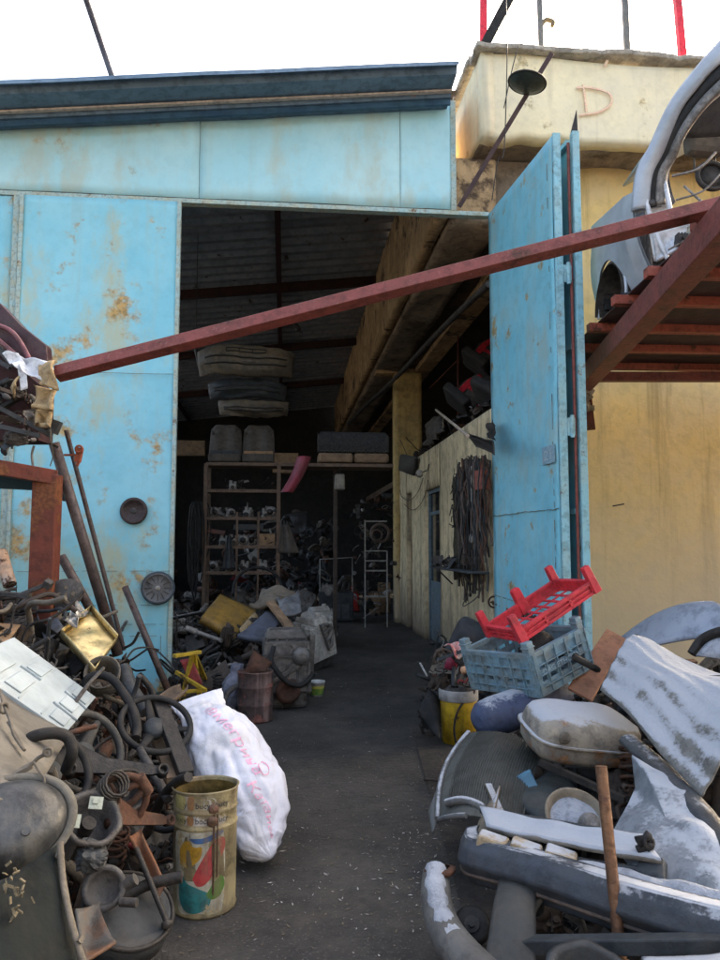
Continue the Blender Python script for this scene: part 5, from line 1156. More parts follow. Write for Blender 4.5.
for i in range(NU + 1):
    for j in range(NV):
        t = i / NU; a = 6.2832 * j / NV; r = .15 * math.sin(min(1, t * 1.1 + .08) * 2.6) * (1 + .22 * noise.noise(V((math.cos(a) * 2, math.sin(a) * 2, t * 4))) + .14 * abs(noise.noise(V((math.cos(a) * 6, math.sin(a) * 6, t * 9)))))
        vs.append(c_ + V((r * math.cos(a) * .75, r * math.sin(a) * .7, .02 + .46 * t)) + V((.04 * t, 0, 0)))
m.add(vs, [(i * NV + j, i * NV + (j + 1) % NV, (i + 1) * NV + (j + 1) % NV, (i + 1) * NV + j) for i in range(NU) for j in range(NV)])
one('plastic_bag', m, mat('grey_lilac_film', (.24, .25, .32), (.16, .17, .22), 6, .3, dust=.15, bump=.5), 'crumpled grey lilac plastic bag between the sack and the drum', 'bag')
# small pail
pl = T('small_pail', 'small white pail with a green and yellow band on the aisle floor', 'pail', org=G(317, 697)); o0 = G(317, 696)
m = MB(); m.M = TR(o0); m.lathe([(.001, .004), (.062, 0), (.08, .14), (.086, .142), (.086, .158), (.078, .158), (.06, .01), (.001, .01)], n=28); pl.part('pail_body', m, mat('pail_white', (.62, .64, .62), (.5, .52, .5), 6, .5, dust=.15))
m = MB(); m.M = TR(o0); m.lathe([(.0655, .02), (.0745, .085)], n=28); m.cur = 1; m.lathe([(.0745, .085), (.0790, .112)], n=28); pl.part('printed_band', m, [mat('pail_green', (.05, .20, .05), (.3, .34, .05), 14, .5, bump=0), mat('pail_yellow', (.55, .5, .08), (.4, .4, .1), 14, .5, bump=0)]); pl.done()
# yellow stand
ys = T('yellow_stand', 'chipped yellow steel jack stand with red inside, by the edge of the shut leaf', 'stand')
ym = mat('chipped_yellow_paint', (.58, .38, .03), (.4, .27, .03), 6, .55, rust=.42, rcol=(.12, .07, .03), rscale=8)
tp = P(193, 655, 6.9); z0 = .0
for x, y in ((177, 722), (203, 716), (214, 700), (184, 700)):
    m = MB(); g_ = G(x, y); m.bar(g_, tp + (g_ - tp).normalized() * .02 + V((0, 0, .03)), .045, .03); ys.part('leg', m, ym, bevel=.004)
m = MB(); m.bar(P(174, 656, 6.7), P(200, 652, 6.9), .06, .03); m.bar(P(176, 672, 6.9), P(205, 690, 6.7), .03, .03); m.bar(P(180, 692, 6.7), P(207, 690, 6.8), .03, .03); ys.part('brace', m, ym, bevel=.004)
m = MB(); m.sheet(quad(P(180, 660, 6.95), P(192, 658, 6.95), P(203, 684, 6.9), P(192, 686, 6.9)), 6, 6, .01); ys.part('inner_plate', m, redp); ys.done()
m = MB(); m.M = TR(G(180, 716)); m.lathe([(.001, .01), (.09, 0), (.11, .2), (.116, .22), (.105, .21), (.09, .02)], n=24); one('white_pot', m, beige, 'pale pot behind the sack at the foot of the yellow stand', 'pot')
# ---- things on the inner wall
m = MB(); m.M = BM
GP = B
gr_ = T('wire_grille', 'small square dusty grille hanging on the inner wall near the column', 'grille')
c = U_ = None
def UP(x, y, u):                                   # point on the plane u = const
    d = ray(x, y); t = u / (d.x * EU.x + d.y * EU.y); return d * t + V((0, 0, CZ))
m = MB(); q = [UP(402, 455, 2.33), UP(417, 458, 2.33), UP(414, 475, 2.33), UP(400, 470, 2.33)]; m.sheet(quad(q[0], q[1], q[2], q[3]), 2, 2, .04); gr_.part('grille_face', m, mat('dusty_grille', (.12, .105, .08), (.03, .028, .025), 40, .8, dust=.3))
m = MB(); 
for k in range(4): m.bar(q[k], q[(k + 1) % 4], .03, .03)
gr_.part('grille_rim', m, slate); gr_.done()
wl = T('wall_lamp', 'small white lamp above the narrow door', 'lamp'); m = MB(); p_ = UP(422, 473, 2.3); m.lathe([(.001, 0), (.05, .01), (.07, .06), (.05, .10), (.02, .12)], p_, (-1, -.6, -.3), 16); wl.part('shade', m, chipw)
m = MB(); m.tube([p_ + V((.02, .05, .02)), UP(428, 470, 2.36), UP(429, 464, 2.38)], .01, 6); wl.part('arm', m, dark); wl.done()
m = MB()
for pts in (((423, 478), (418, 492), (410, 500), (402, 497), (400, 490)), ((428, 480), (426, 492), (420, 505), (412, 510), (404, 504)), ((400, 440), (404, 448), (407, 456)), ((425, 445), (430, 436), (440, 432))):
    m = MB(); m.tube(smoothpts([UP(x, y, 2.35) for x, y in pts], 5), .007, 5)
    one('wall_cable', m, cable, {423: 'cable looping from the wall lamp towards the column', 428: 'lower cable sagging along the wall near the lamp', 400: 'short cable above the dusty grille', 425: 'thin cable at the top of the wall beside the ochre column'}[pts[0][0]], 'cable')
# hung board with cables, belts and chains
m = MB(); q = [UP(455, 478, 2.36), UP(468, 470, 2.36), UP(466, 575, 2.36), UP(456, 580, 2.36)]; m.sheet(quad(q[0], q[1], q[2], q[3], 0, .03, 5), 8, 12, .03)
one('netted_board', m, mat('mossy_dark_board', (.09, .08, .045), (.04, .035, .025), 20, .95, bump=.8), 'dark fuzzy board hung on the inner wall behind the cables', 'board')
def strand(x0, y0, x1, y1, u, r, sway=.03, k=12, loop=False):
    m = MB(); a, b = UP(x0, y0, u), UP(x1, y1, u); pts = []
    s1 = rnd.random() * 9
    for i in range(k + 1):
        t = i / k; pts.append(a.lerp(b, t) + V((-abs(sway) * .5 + sway * noise.noise(V((s1, t * 2.5, 0))) - .02 * rnd.random(), sway * 2 * noise.noise(V((s1 + 7, t * 2.2, 1))), 0)))
    m.tube(smoothpts(pts, 3), r, 5); return m
lb = 'hoses, belts and cables hanging in a dense bunch on the inner wall'
for k in range(110):                                    # every hanging strand is its own cable
    x = 458 + rnd.random() ** .8 * 34; y1 = 575 + rnd.uniform(-70, 30) if x > 464 else rnd.uniform(510, 580); y0 = 457 + max(0, 470 - x) * 1.1 + rnd.uniform(-2, 6)
    m = strand(x, y0, x + rnd.uniform(-3, 3), y1, 2.36 - rnd.random() * .12, rnd.uniform(.004, .015), rnd.uniform(.03, .12))
    one('hanging_cable', m, rnd.choice([cable, rubber, dark, cable, rustm, slate, brownd]), lb, 'cable', 'cables and hoses hanging on the inner wall')
for k in range(7):
    m = MB(); c = UP(452 + rnd.uniform(-1, 16), rnd.uniform(490, 545), 2.31); s = rnd.uniform(.08, .17)
    m.tube(smoothpts([c + V((rnd.uniform(-.02, .02), math.cos(t * .7) * s * 1.5, math.sin(t * .7) * s * rnd.uniform(.7, 1.2))) for t in range(9)], 4), .007, 5); one('wire_tangle', m, rubber, 'tangled black wire loops on the dark fuzzy board', 'wire', 'wire loops on the inner wall')
m = MB(); m.tube([UP(471.5, 466, 2.22), UP(471.5, 536, 2.22)], .008, 6); m.lathe([(.001, -.07), (.022, -.07), (.03, -.02), (.02, .02), (.008, .04)], UP(471.5, 537, 2.22), (0, 0, 1), 12); one('white_plug_cord', m, chipw, 'white cord with a plug hanging among the dark cables', 'cord')
m = MB(); m.M = TR(UP(482, 480, 2.2)) @ rot(0, 0, 20); m.box((0, 0, 0), (.1, .16, .22)); m.cyl((0, 0, .11), (0, 0, .2), .015, 8); m.cyl((0, -.05, -.1), (0, -.05, -.18), .02, 8); one('chain_hoist', m, mat('dim_brick_red', (.22, .06, .04), (.14, .045, .03), 5, .6), 'small brick red block hanging among the cables by the open leaf', 'hoist', bevel=.015)
sp = T('wall_shelf', 'small shelf of grimy tools below the hanging cables', 'shelf'); m = MB(); a, b = UP(447, 590, 2.25), UP(490, 604, 2.25); a.z = b.z = 1.28
m.sheet(quad(a, b, b + V((-.22, 0, 0)), a + V((-.22, 0, 0))), 4, 2, .025); sp.part('board', m, slate)
for t in (.2, .8):
    m = MB(); p_ = a.lerp(b, t); m.bar(p_ + V((-.02, 0, -.2)), p_ + V((-.2, 0, -.02)), .02, .02); sp.part('bracket', m, dark)
sp.done()
def tsamp(): t = rnd.random(); p_ = a.lerp(b, t); return (p_.x - rnd.uniform(.02, .2), p_.y, 1.32 + rnd.random() * .09)
heap('shelf_tools', 40, tsamp, (20, 8, 14, 16, 10, 8, 2, 6, 14), 'grimy tools and fittings on the small wall shelf', 'tools', (.16, .32))
for pts, l in ((((472, 590), (465, 600), (463, 606), (468, 604), (478, 596), (482, 585)), 'pale cord loop hanging in front of the small wall shelf'),):
    m = MB(); m.tube(smoothpts([UP(x, y, 2.0) for x, y in pts], 5), .007, 5); one('pale_cord', m, beige, l, 'cord')
# loft seats (black and red) above the inner wall
def lseat(p, r, label):
    t = T('bucket_seat', label, 'car seat', 'black and red seats on the loft'); fr = TR(p) @ rot(*r)
    def f(a, b):
        x = (a - .5); e = abs(x) * 2; return (x * (.52 - .14 * max(0, b - .6) / .4), -.06 - .06 * (max(0, e - .62) / .38) ** 1.2 + .02 * math.sin(b * 9), b * .72)
    m = MB(); m.M = fr; m.sheet(f, 24, 24, .12); t.part('backrest', m, seatblk)
    m = MB(); m.M = fr; 
    def g2(a, b):
        q = V(f(.22 + .56 * a, .12 + .76 * b)); return (q.x, q.y - .012 - .035 * math.sin(a * 3.14) * math.sin(b * 3.14), q.z)
    m.sheet(lambda a, b: g2(a, b * .42), 14, 10, .02); t.part('pad', m, seatgrey)
    m = MB(); m.M = fr; m.sheet(lambda a, b: g2(a, .55 + b * .38), 14, 10, .02); t.part('pad', m, seatblk)
    for s_ in (0, 1):
        m = MB(); m.M = fr
        m.sheet(lambda a, b: (lambda q: (q.x, q.y - .012, q.z))(V(f((.03 + .15 * a) if s_ == 0 else (.82 + .15 * a), .05 + .82 * b))), 6, 18, .02); t.part('side_bolster', m, seatred)
    m = MB(); m.M = fr; m.sheet(lambda a, b: (lambda q: (q.x, q.y - .014, q.z))(V(f(.18 + .64 * a, .44 + .09 * b))), 12, 4, .02); t.part('red_band', m, seatred)
    m = MB(); m.M = fr; m.box((0, -.07, .84), (.26, .1, .17)); t.part('headrest', m, seatblk, bevel=.035)
    m = MB(); m.M = fr; m.box((0, -.28, .0), (.5, .5, .16)); t.part('cushion', m, seatblk, bevel=.05); t.done()
lseat(UP(461, 410, 2.75), (-28, 40, -35), 'black and red seat with grey pad tilted on the loft above the inner wall')
lseat(UP(478, 372, 3.15), (-24, 38, -30), 'second black and red seat stacked behind the first on the loft')
lseat(UP(492, 408, 2.9), (-35, 30, -40), 'black seat with a red edge half hidden by the open leaf on the loft')
def lfs(): t = B(rnd.uniform(2.5, 3.2), rnd.uniform(9.5, 14.5), 0); return (t.x, t.y, 3.2 + rnd.uniform(0, .30))
heap('loft_scrap', 90, lfs, (24, 10, 10, 22, 14, 8, 1, 4, 16), 'dark dusty junk along the loft edge above the inner wall', 'scrap', (.3, .75))
m = MB(); m.sheet(quad(UP(424, 446, 2.42), UP(447, 432, 2.42), UP(441, 415, 2.6), UP(430, 420, 2.6), .06, .12, 5, 3), 14, 12, .03); one('dusty_cloth', m, seatgrey, 'dusty grey cloth slumped on the loft edge near the column', 'cloth')
pole('wooden_stick', UP(436, 410, 2.2), UP(468, 436, 1.9), .018, mat('pale_stick', (.40, .33, .25), (.28, .22, .16), 8, .8), 'pale wooden stick poking out above the inner wall', 'stick')
m = MB(); m.tube([UP(443, 414, 2.2), UP(443, 428, 2.2)], .008, 6); one('pale_hook', m, chipb, 'short pale hook dangling from the wooden stick', 'hook')
m = MB(); q = [UP(463, 432, 2.1), UP(493, 441, 1.95), UP(496, 455, 1.95), UP(478, 447, 2.05)]; m.sheet(quad(q[0], q[1], q[2], q[3], .06, .03), 14, 8, .012); m.sheet(quad(UP(486, 425, 2.2), UP(494, 420, 2.2), UP(495, 440, 2.1), UP(488, 438, 2.1), .03, .05, 9), 8, 8, .006)
one('black_liner', m, dark, 'folded black plastic shell wedged above the hanging cables', 'shell')
for x0, y0, x1, y1 in ((458, 330, 458, 415), (430, 388, 458, 360)): pole('thin_post', UP(x0, y0, 3.0), UP(x1, y1, 3.0), .015, primerd, 'thin %s rust brown bar on the dark loft' % ('upright' if x0 == x1 else 'slanting'), 'bar')
# ================================================================== RIGHT SIDE: deck, car, heap
dkx = T('steel_deck', 'red brown steel deck on beams over the right scrap heap', 'platform', org=(2.6, 6.5, 3.6))
a, b = P(582, 384, 8.5), P(760, 214, 3.7); b.z = a.z - .02
m = MB(); m.bar(a, b, .17, .20); dkx.part('main_beam', m, primer, bevel=.008)
zj = a.z + .145
def dl(y): return P(655, 262, 5.69).lerp(P(577, 328, 7.4), (y - 5.69) / (7.4 - 5.69))
XL = 2.2
for k, y in enumerate((3.6, 4.5, 5.35, 5.98, 6.75, 7.45, 8.2)):
    m = MB(); x0 = XL - .10 - (.03 if k % 2 else 0); m.bar((x0, y, zj), (7.2, y + .3, zj), .09, .075); dkx.part('joist', m, mat('joist_red_primer', (.36, .09, .055), (.26, .07, .045), 6, .6, rust=.4, rcol=(.12, .05, .03), rscale=7), bevel=.004)
m = MB(); m.sheet(quad((XL, 3.2, zj + .045), (7.2, 3.2, zj + .045), (7.2, 8.38, zj + .045), (XL - .02, 8.20, zj + .045), 0, .012, 1), 20, 20, .012); dkx.part('deck_sheet', m, mat('dark_oxide_sheet', (.06, .022, .022), (.04, .018, .018), 3, .7, dust=.15))
m = MB(); m.bar(P(590, 377, 8.3), P(800, 377, 8.1), .10, .10); dkx.part('wall_beam', m, primer)
for x in (4.3,):
    m = MB(); m.bar((x, 8.3, a.z), (x - .2, 3.3, a.z), .16, .18); dkx.part('main_beam', m, primer)
    for y in (3.6, 8.0): m = MB(); m.bar((x, y, 0), (x, y, a.z - .1), .14, .14, (0, 1, 0)); dkx.part('post', m, primerd)
m = MB(); m.bar(P(584, 384, 8.5) + V((0, -.05, -.1)), P(590, 430, 8.44), .05, .12); dkx.part('bracket', m, primerd); dkx.done()
m = MB(); m.tube(smoothpts([P(650, 301, 6.0), P(652, 316, 6.0), P(655, 323, 6.0), P(664, 322, 6.0)], 5), .004, 5); one('thin_wire', m, beige, 'thin wire loop hanging from the right deck beam', 'wire')
# broken plaster at the beam end
m = MB(); 
for i in range(12): m.M = TR(P(585 + rnd.uniform(-4, 8), rnd.uniform(385, 410), 8.42)) @ rrot(); m.box((0, 0, 0), (rnd.uniform(.05, .13), .06, rnd.uniform(.05, .12)))
one('broken_plaster', m, conc, 'broken plaster crumbs where the deck beam enters the yellow wall', 'plaster', kind='stuff')
# ---- the wrecked hatchback on the deck (rear towards the viewer)
DZ = zj + .05
car = T('wrecked_car', 'silver hatchback shell without tailgate standing on the right deck', 'car', org=(2.9, 6.5, DZ))
lean = lambda z: .20 * max(0, z - .35) + .03                # tumblehome
def side_x(z, y=6.2): return 2.23 - .13 * math.sin(min(1, z / .6) * 1.57) * max(0, 1 - (y - 5.62) / 3) + .02 * (y - 5.62)
YR = 5.62; YF = 6.86                                          # rear corner / towards the front
def outline():
    pts = [(YR + .02, .06), (YR - .04, .3), (YR, .6), (YR - .12, .95), (YR - .42, 1.40), (YF, 1.42), (YF, .62), (YF, .02)]
    return pts
# lower side with wheel arch (built as columns, so the arch is a real opening)
m = MB(); arc_c = (6.35, .05); ar = .36; vs = []; fs = []
N_ = 40
for i in range(N_ + 1):
    y = YR + (YF - .05 - YR) * i / N_; d_ = abs(y - arc_c[0]); zb = .02
    if d_ < ar: zb = arc_c[1] + math.sqrt(ar * ar - d_ * d_)
    for j in range(9):
        z = zb + (.70 + (y - YR) * .20 - zb) * j / 8; bulge = .05 * math.sin(min(1, z / .75) * 3.0)
        vs.append((side_x(z, y) - bulge * .5 + .04 * max(0, (YR + .15 - y) / .15), y, DZ + z))
for i in range(N_):
    for j in range(8): q = i * 9 + j; fs.append((q, q + 9, q + 10, q + 1))
o = len(vs); vs += [(x + .02, y, z) for x, y, z in vs]; fs += [tuple(q + o for q in f[::-1]) for f in fs]
m.add(vs, fs); 
pts = [(side_x(.3, 6.35) + .01, arc_c[0] + ar * math.cos(R(t)), DZ + arc_c[1] + ar * math.sin(R(t))) for t in range(-5, 186, 10)]; m.tube(pts, .014, 6)
car.part('body_side', m, silver)
m = MB(); vs = []
for t in range(0, 181, 10):
    for x in (2.15, 2.52): vs.append((x, arc_c[0] + (ar - .01) * math.cos(R(t)), DZ + .03 + (ar - .01) * math.sin(R(t))))
m.add(vs, [(2 * i, 2 * i + 1, 2 * i + 3, 2 * i + 2) for i in range(18)]); m.box((2.54, 6.35, DZ + .22), (.02, .74, .42)); car.part('wheel_well', m, mat('dusty_wheel_well', (.05, .045, .04), (.03, .028, .026), 6, .9, dust=.4))
for k, (yy, zz) in enumerate(((6.62, .10), (6.68, .17), (6.66, .25))):
    m = MB(); m.box((2.26, yy, DZ + zz), (.09, .05, .06)); car.part('arch_rib', m, rubber, bevel=.01)
# rear corner: tail lamp recess and inner pillar
m = MB()
R0 = [P(641, 182, 5.62), P(662, 176, 5.56), P(676, 240, 5.56), P(686, 262, 5.6), P(656, 268, 5.66), P(646, 232, 5.64)]
m.sheet(quad(P(654, 262, 5.66), P(640, 184, 5.66), P(664, 172, 5.6), P(676, 252, 5.6), .02, .01), 14, 8, .02)
m.sheet(quad(P(656, 262, 5.60), P(652, 232, 5.58), P(694, 222, 5.5), P(680, 250, 5.5), .02, .03, 5), 12, 8, .02)
m.tube([P(643, 186, 5.6), P(652, 226, 5.56), P(672, 268, 5.55)], [.018, .02, .016], 8)
m.tube([P(663, 174, 5.55), P(671, 214, 5.5), P(690, 225, 5.45)], [.016, .02, .016], 8)
car.part('tail_lamp_recess', m, mat('bare_white_silver', (.62, .64, .67), (.5, .53, .56), 3, .4, .2, dust=.15, bump=.05))
i0 = len(car.p) - 1
m = MB(); fr = frame(P(652, 203, 5.57), (-.1, -1, .1)); m.M = fr; m.lathe([(.001, .02), (.012, .02), (.026, .012), (.028, 0)], n=16); car.part('lamp_bolt', m, dullal, under=i0)
# hatch pillar and roof
pA = P(634, 182, 5.62)
OL = smoothpts([P(634, 214, 5.68), P(638, 178, 5.63), P(652, 150, 5.56), P(672, 108, 5.40), P(696, 76, 5.22), P(724, 44, 5.06), P(800, -40, 4.8)], 6)
IL = smoothpts([P(662, 206, 5.61), P(664, 176, 5.57), P(674, 158, 5.5), P(688, 132, 5.34), P(708, 106, 5.18), P(736, 80, 5.0), P(806, 0, 4.75)], 6)
def band(t0, t1, off, th):
    def f(a, b):
        i = a * (len(OL) - 1); k = min(int(i), len(OL) - 2); o_ = OL[k].lerp(OL[k + 1], i - k); n_ = IL[k].lerp(IL[k + 1], i - k); t = t0 + (t1 - t0) * b
        return o_.lerp(n_, t) + V((0, -off - .03 * math.sin(math.pi * b) * th, 0))
    return f
m = MB(); m.sheet(band(.0, .34, .02, .8), 36, 6, .05); car.part('hatch_pillar', m, silver)
m = MB(); m.sheet(band(.0, 1, -.02, .2), 36, 4, .03); car.part('inner_pillar', m, silver)
m = MB(); m.sheet(band(.44, .72, .02, .3), 36, 3, .03); car.part('glass_seal', m, rubber)
m = MB(); m.sheet(band(.76, 1.0, .025, .5), 36, 3, .03); car.part('gutter_trim', m, dirtal)
pC = P(716, 52, 5.1); pD = P(790, -40, 4.9)
m = MB(); m.sheet(quad(pC + V((0, .05, .02)), pD + V((1.0, .05, .25)), pD + V((1.0, 2.4, .3)), pC + V((.1, 2.2, .1)), .05), 12, 8, .02); car.part('roof', m, silver)
m = MB(); m.sheet(quad(P(678, 132, 5.5) + V((.02, .1, 0)), P(676, 128, 5.5) + V((1.5, .2, .1)), pC + V((1.6, .3, .1)), pC + V((.1, .14, -.06)), 0), 8, 8, .02); car.part('rear_trim', m, mat('dark_grey_lining', (.06, .065, .075), (.04, .045, .05), 4, .9, dust=.2))
m = MB(); m.sheet(quad((2.58, 6.35, DZ + .02), (4.0, 6.35, DZ + .02), (4.0, 6.5, DZ + 1.0), (2.5, 6.5, DZ + .96), .03, .03, 4), 14, 10, .1); i1 = car.part('rear_seat', m, mat('blue_grey_upholstery', (.07, .085, .10), (.045, .055, .065), 4, .95, dust=.25))
m = MB(); hp = P(704, 146, 6.2); m.M = TR(hp) @ rot(-8, 0, 8); m.box((0, 0, 0), (.36, .13, .21)); car.part('headrest', m, mat('dusty_brown_headrest', (.13, .115, .09), (.08, .07, .06), 4, .9, dust=.3), bevel=.06, under=i1)
m = MB(); m.cyl(hp + V((-.09, 0, -.2)), hp + V((-.09, 0, -.08)), .008, 6); m.cyl(hp + V((.09, 0, -.2)), hp + V((.09, 0, -.08)), .008, 6); m.bar(hp + V((-.1, 0, -.2)), hp + V((.1, 0, -.2)), .02, .02); car.part('headrest_stay', m, dullal, under=i1)
m = MB(); m.sheet(quad(P(652, 176, 5.8), P(668, 170, 5.9), P(674, 204, 5.8), P(660, 212, 5.75), .05, .02), 10, 10, .03); car.part('inner_lining', m, mat('dark_speckled_felt', (.04, .045, .055), (.12, .12, .13), 18, .95))
m = MB(); m.sheet(quad((2.32, 5.78, DZ + .03), (2.38, 6.84, DZ + .03), (2.40, 6.84, DZ + .95), (2.34, 5.78, DZ + .62), .02, .02, 3), 8, 8, .02); car.part('inner_side', m, MATS['dark_speckled_felt'])
m = MB(); m.box((3.4, 6.1, DZ + .06), (1.9, .9, .10)); car.part('boot_floor', m, MATS['dark_grey_lining'])
m = MB(); m.sheet(quad(P(684, 262, 5.4), P(740, 236, 5.2), P(740, 205, 5.3), P(688, 226, 5.5), .06, .10, 5, 2), 18, 12, .02); car.part('torn_rear_panel', m, mat('cream_underseal', (.42, .38, .28), (.3, .27, .2), 5, .7, dust=.2))
m = MB()
for p_, q_ in (((672, 176), (716, 152)), ((676, 200), (722, 172)), ((684, 186), (712, 208)), ((668, 250), (700, 214)), ((694, 250), (700, 200))): m.tube(smoothpts([P(*p_, 5.45), P((p_[0] + q_[0]) / 2 + 4, (p_[1] + q_[1]) / 2 + 5, 5.4), P(*q_, 5.4)], 4), rnd.uniform(.007, .014), 6)
car.part('torn_bracket', m, dirtal)
m = MB(); fr = frame(P(712, 176, 5.5), (0, -1, .1)); m.M = fr; m.torus((0, 0, 0), (0, 0, 1), .11, .02, 26, 8); m.lathe([(.001, 0), (.09, 0), (.1, -.04)], n=20); car.part('speaker_ring', m, dark)
m = MB(); m.M = TR(P(682, 240, 5.45)) @ Matrix.Scale(.3, 4); j_block(m); car.part('latch_block', m, dark)
m = MB(); m.tube(smoothpts([P(640, 282, 5.9), P(652, 272, 5.75), P(668, 262, 5.6), P(682, 254, 5.5)], 5), .016, 6); m.sheet(quad(P(638, 282, 5.9), P(656, 272, 5.7), P(650, 266, 5.75), P(636, 274, 5.95)), 6, 4, .01); car.part('sill_strip', m, dirtal)
car.done()
# ---- long red bar across
m = MB(); m.bar(P(57, 374, 4.85), P(760, 196, 4.35), .085, .085, (0, .35, 1)); one('long_steel_bar', m, primer, 'long dull red square steel bar spanning from the left rack to the right deck', 'bar', bevel=.005)
# ---- mirror and its bar
m = MB(); m.bar(W(459, 207, 8.08), W(552, 53, 7.3), .05, .03, (0, 1, .3)); one('angle_bar', m, mat('purple_brown_steel', (.10, .06, .06), (.07, .045, .05), 5, .6, dust=.15), 'slanting brown steel bar in front of the parapet', 'bar', bevel=.003)
mi = T('convex_mirror', 'round black backed convex mirror on the slanting bar in front of the parapet', 'mirror'); c = W(527, 83, 7.34); fr = frame(c, V((-.22, .0, -1)))
m = MB(); m.M = fr; m.lathe([(.001, .055), (.08, .05), (.15, .03), (.195, 0), (.20, -.008), (.19, -.012), (.001, -.012)], n=40); mi.part('disc', m, mat('black_green_disc', (.025, .035, .03), (.04, .05, .045), 5, .35))
m = MB(); m.M = fr; m.torus((0, 0, -.004), (0, 0, 1), .198, .010, 40, 6); mi.part('rim', m, dark); mi.done()
for pts, l in ((((506, 0), (507, 60), (504, 150), (498, 160), (492, 200)), 'thin wire hanging past the left side of the mirror'), (((520, 40), (512, 70), (504, 108)), 'short wire from the mirror to the slanting bar')):
    m = MB(); m.tube(smoothpts([W(x, y, 7.6) for x, y in pts], 5), .006, 5); one('thin_wire', m, dark, l, 'wire')
# poles above
def up(x0, y0, x1, y1, w, r, mt, l, cat='post', sq=False, w2=None):
    m = MB(); a, b = W(x0, y0, w), W(x1, y1, w2 or w)
    m.bar(a, b, r * 2, r * 2, (0, 1, 0)) if sq else m.cyl(a, b, r, 10)
    one('roof_post' if cat == 'post' else 'roof_pole', m, mt, l, cat)
redpole = mat('bright_red_paint', (.62, .03, .06), (.5, .03, .05), 5, .5, bump=0)
greyp = mat('grey_post_paint', (.14, .15, .16), (.1, .11, .11), 5, .6)
up(484, -60, 483, 60, 9.2, .045, redpole, 'left red post on the terrace above the parapet', sq=True)
up(672, -60, 684, 75, 9.2, .045, redpole, 'right red post on the terrace above the parapet', sq=True)
up(537, -60, 542, 72, 9.0, .03, greyp, 'thin grey post on the terrace right of the mirror', sq=True)
up(622, -60, 628, 72, 9.0, .035, greyp, 'thicker grey post on the terrace left of the right red post', sq=True)
up(484, 48, 530, -40, 7.9, .055, dark, 'dark slanting beam rising over the parapet corner', 'pole', True, 7.6)
up(126, 117, 70, -50, 8.08, .035, mat('grey_violet_tube', (.12, .12, .15), (.09, .09, .11), 5, .5, .2), 'thin tube leaning out over the shed eave', 'pole', False, 7.0)
m = MB(); m.M = BM; m.box((4.62, 9.35, 7.35), (.38, .1, .45)); one('pink_board', m, mat('faded_pink_board', (.60, .34, .30), (.55, .42, .38), 6, .8), 'small faded pink board beside the right red post', 'board')
m = MB(); m.tube(smoothpts([W(541, 26, 9.0), W(546, 20, 9.0), W(553, 22, 9.0), W(552, 26, 9.0)], 4), .03, 6); one('twig', m, chipb, 'small pale hook on the thin grey terrace post', 'hook')
# ---------------------------------------------------------------- right heap
def rh(x, y):
    e = .50 + .10 * (y - 3)
    h = max(0, (x - e)) * .85; h = min(h, .98)
    if y > 5.6: h *= max(0, 1 - (y - 5.6) / 1.0)
    if y < 3.0: h *= .55
    elif y < 3.6: h *= .55 + .45 * (y - 3.0) / .6
    return h
m = MB(); m.sheet(lambda a, b: (.45 + 3.6 * a, 1.5 + 5.2 * b, max(.006, rh(.45 + 3.6 * a, 1.5 + 5.2 * b) - .28)), 40, 60, .01, False)
one('scrap_dirt', m, MATS['oily_dirt'], 'oily dirt under the right scrap heap', 'dirt', kind='stuff')
def rsamp():
    y = rnd.uniform(2.0, 6.2); x = rnd.uniform(.5, 3.4); h = rh(x, y) - .24
    if x / y > .6 or h < -.1: return None
    return (x, y, max(.04, h - rnd.random() * .12))
heap('scrap_heap', 480, rsamp, (36, 12, 10, 18, 3, 14, 1, 3, 25), 'dark car parts heaped under the crates and bumper on the right', 'scrap', (.3, .7))
def rs2(): 
    q = G(rnd.uniform(418, 452), rnd.uniform(690, 745)); return (q.x + .05, q.y + .2, rnd.uniform(.02, .30))
heap('loose_scrap', 46, rs2, (40, 6, 16, 20, 2, 8, 3, 5, 28), 'black straps and fittings beside the yellow bucket', 'scrap', (.2, .4))
sn = dict(snow=.62)
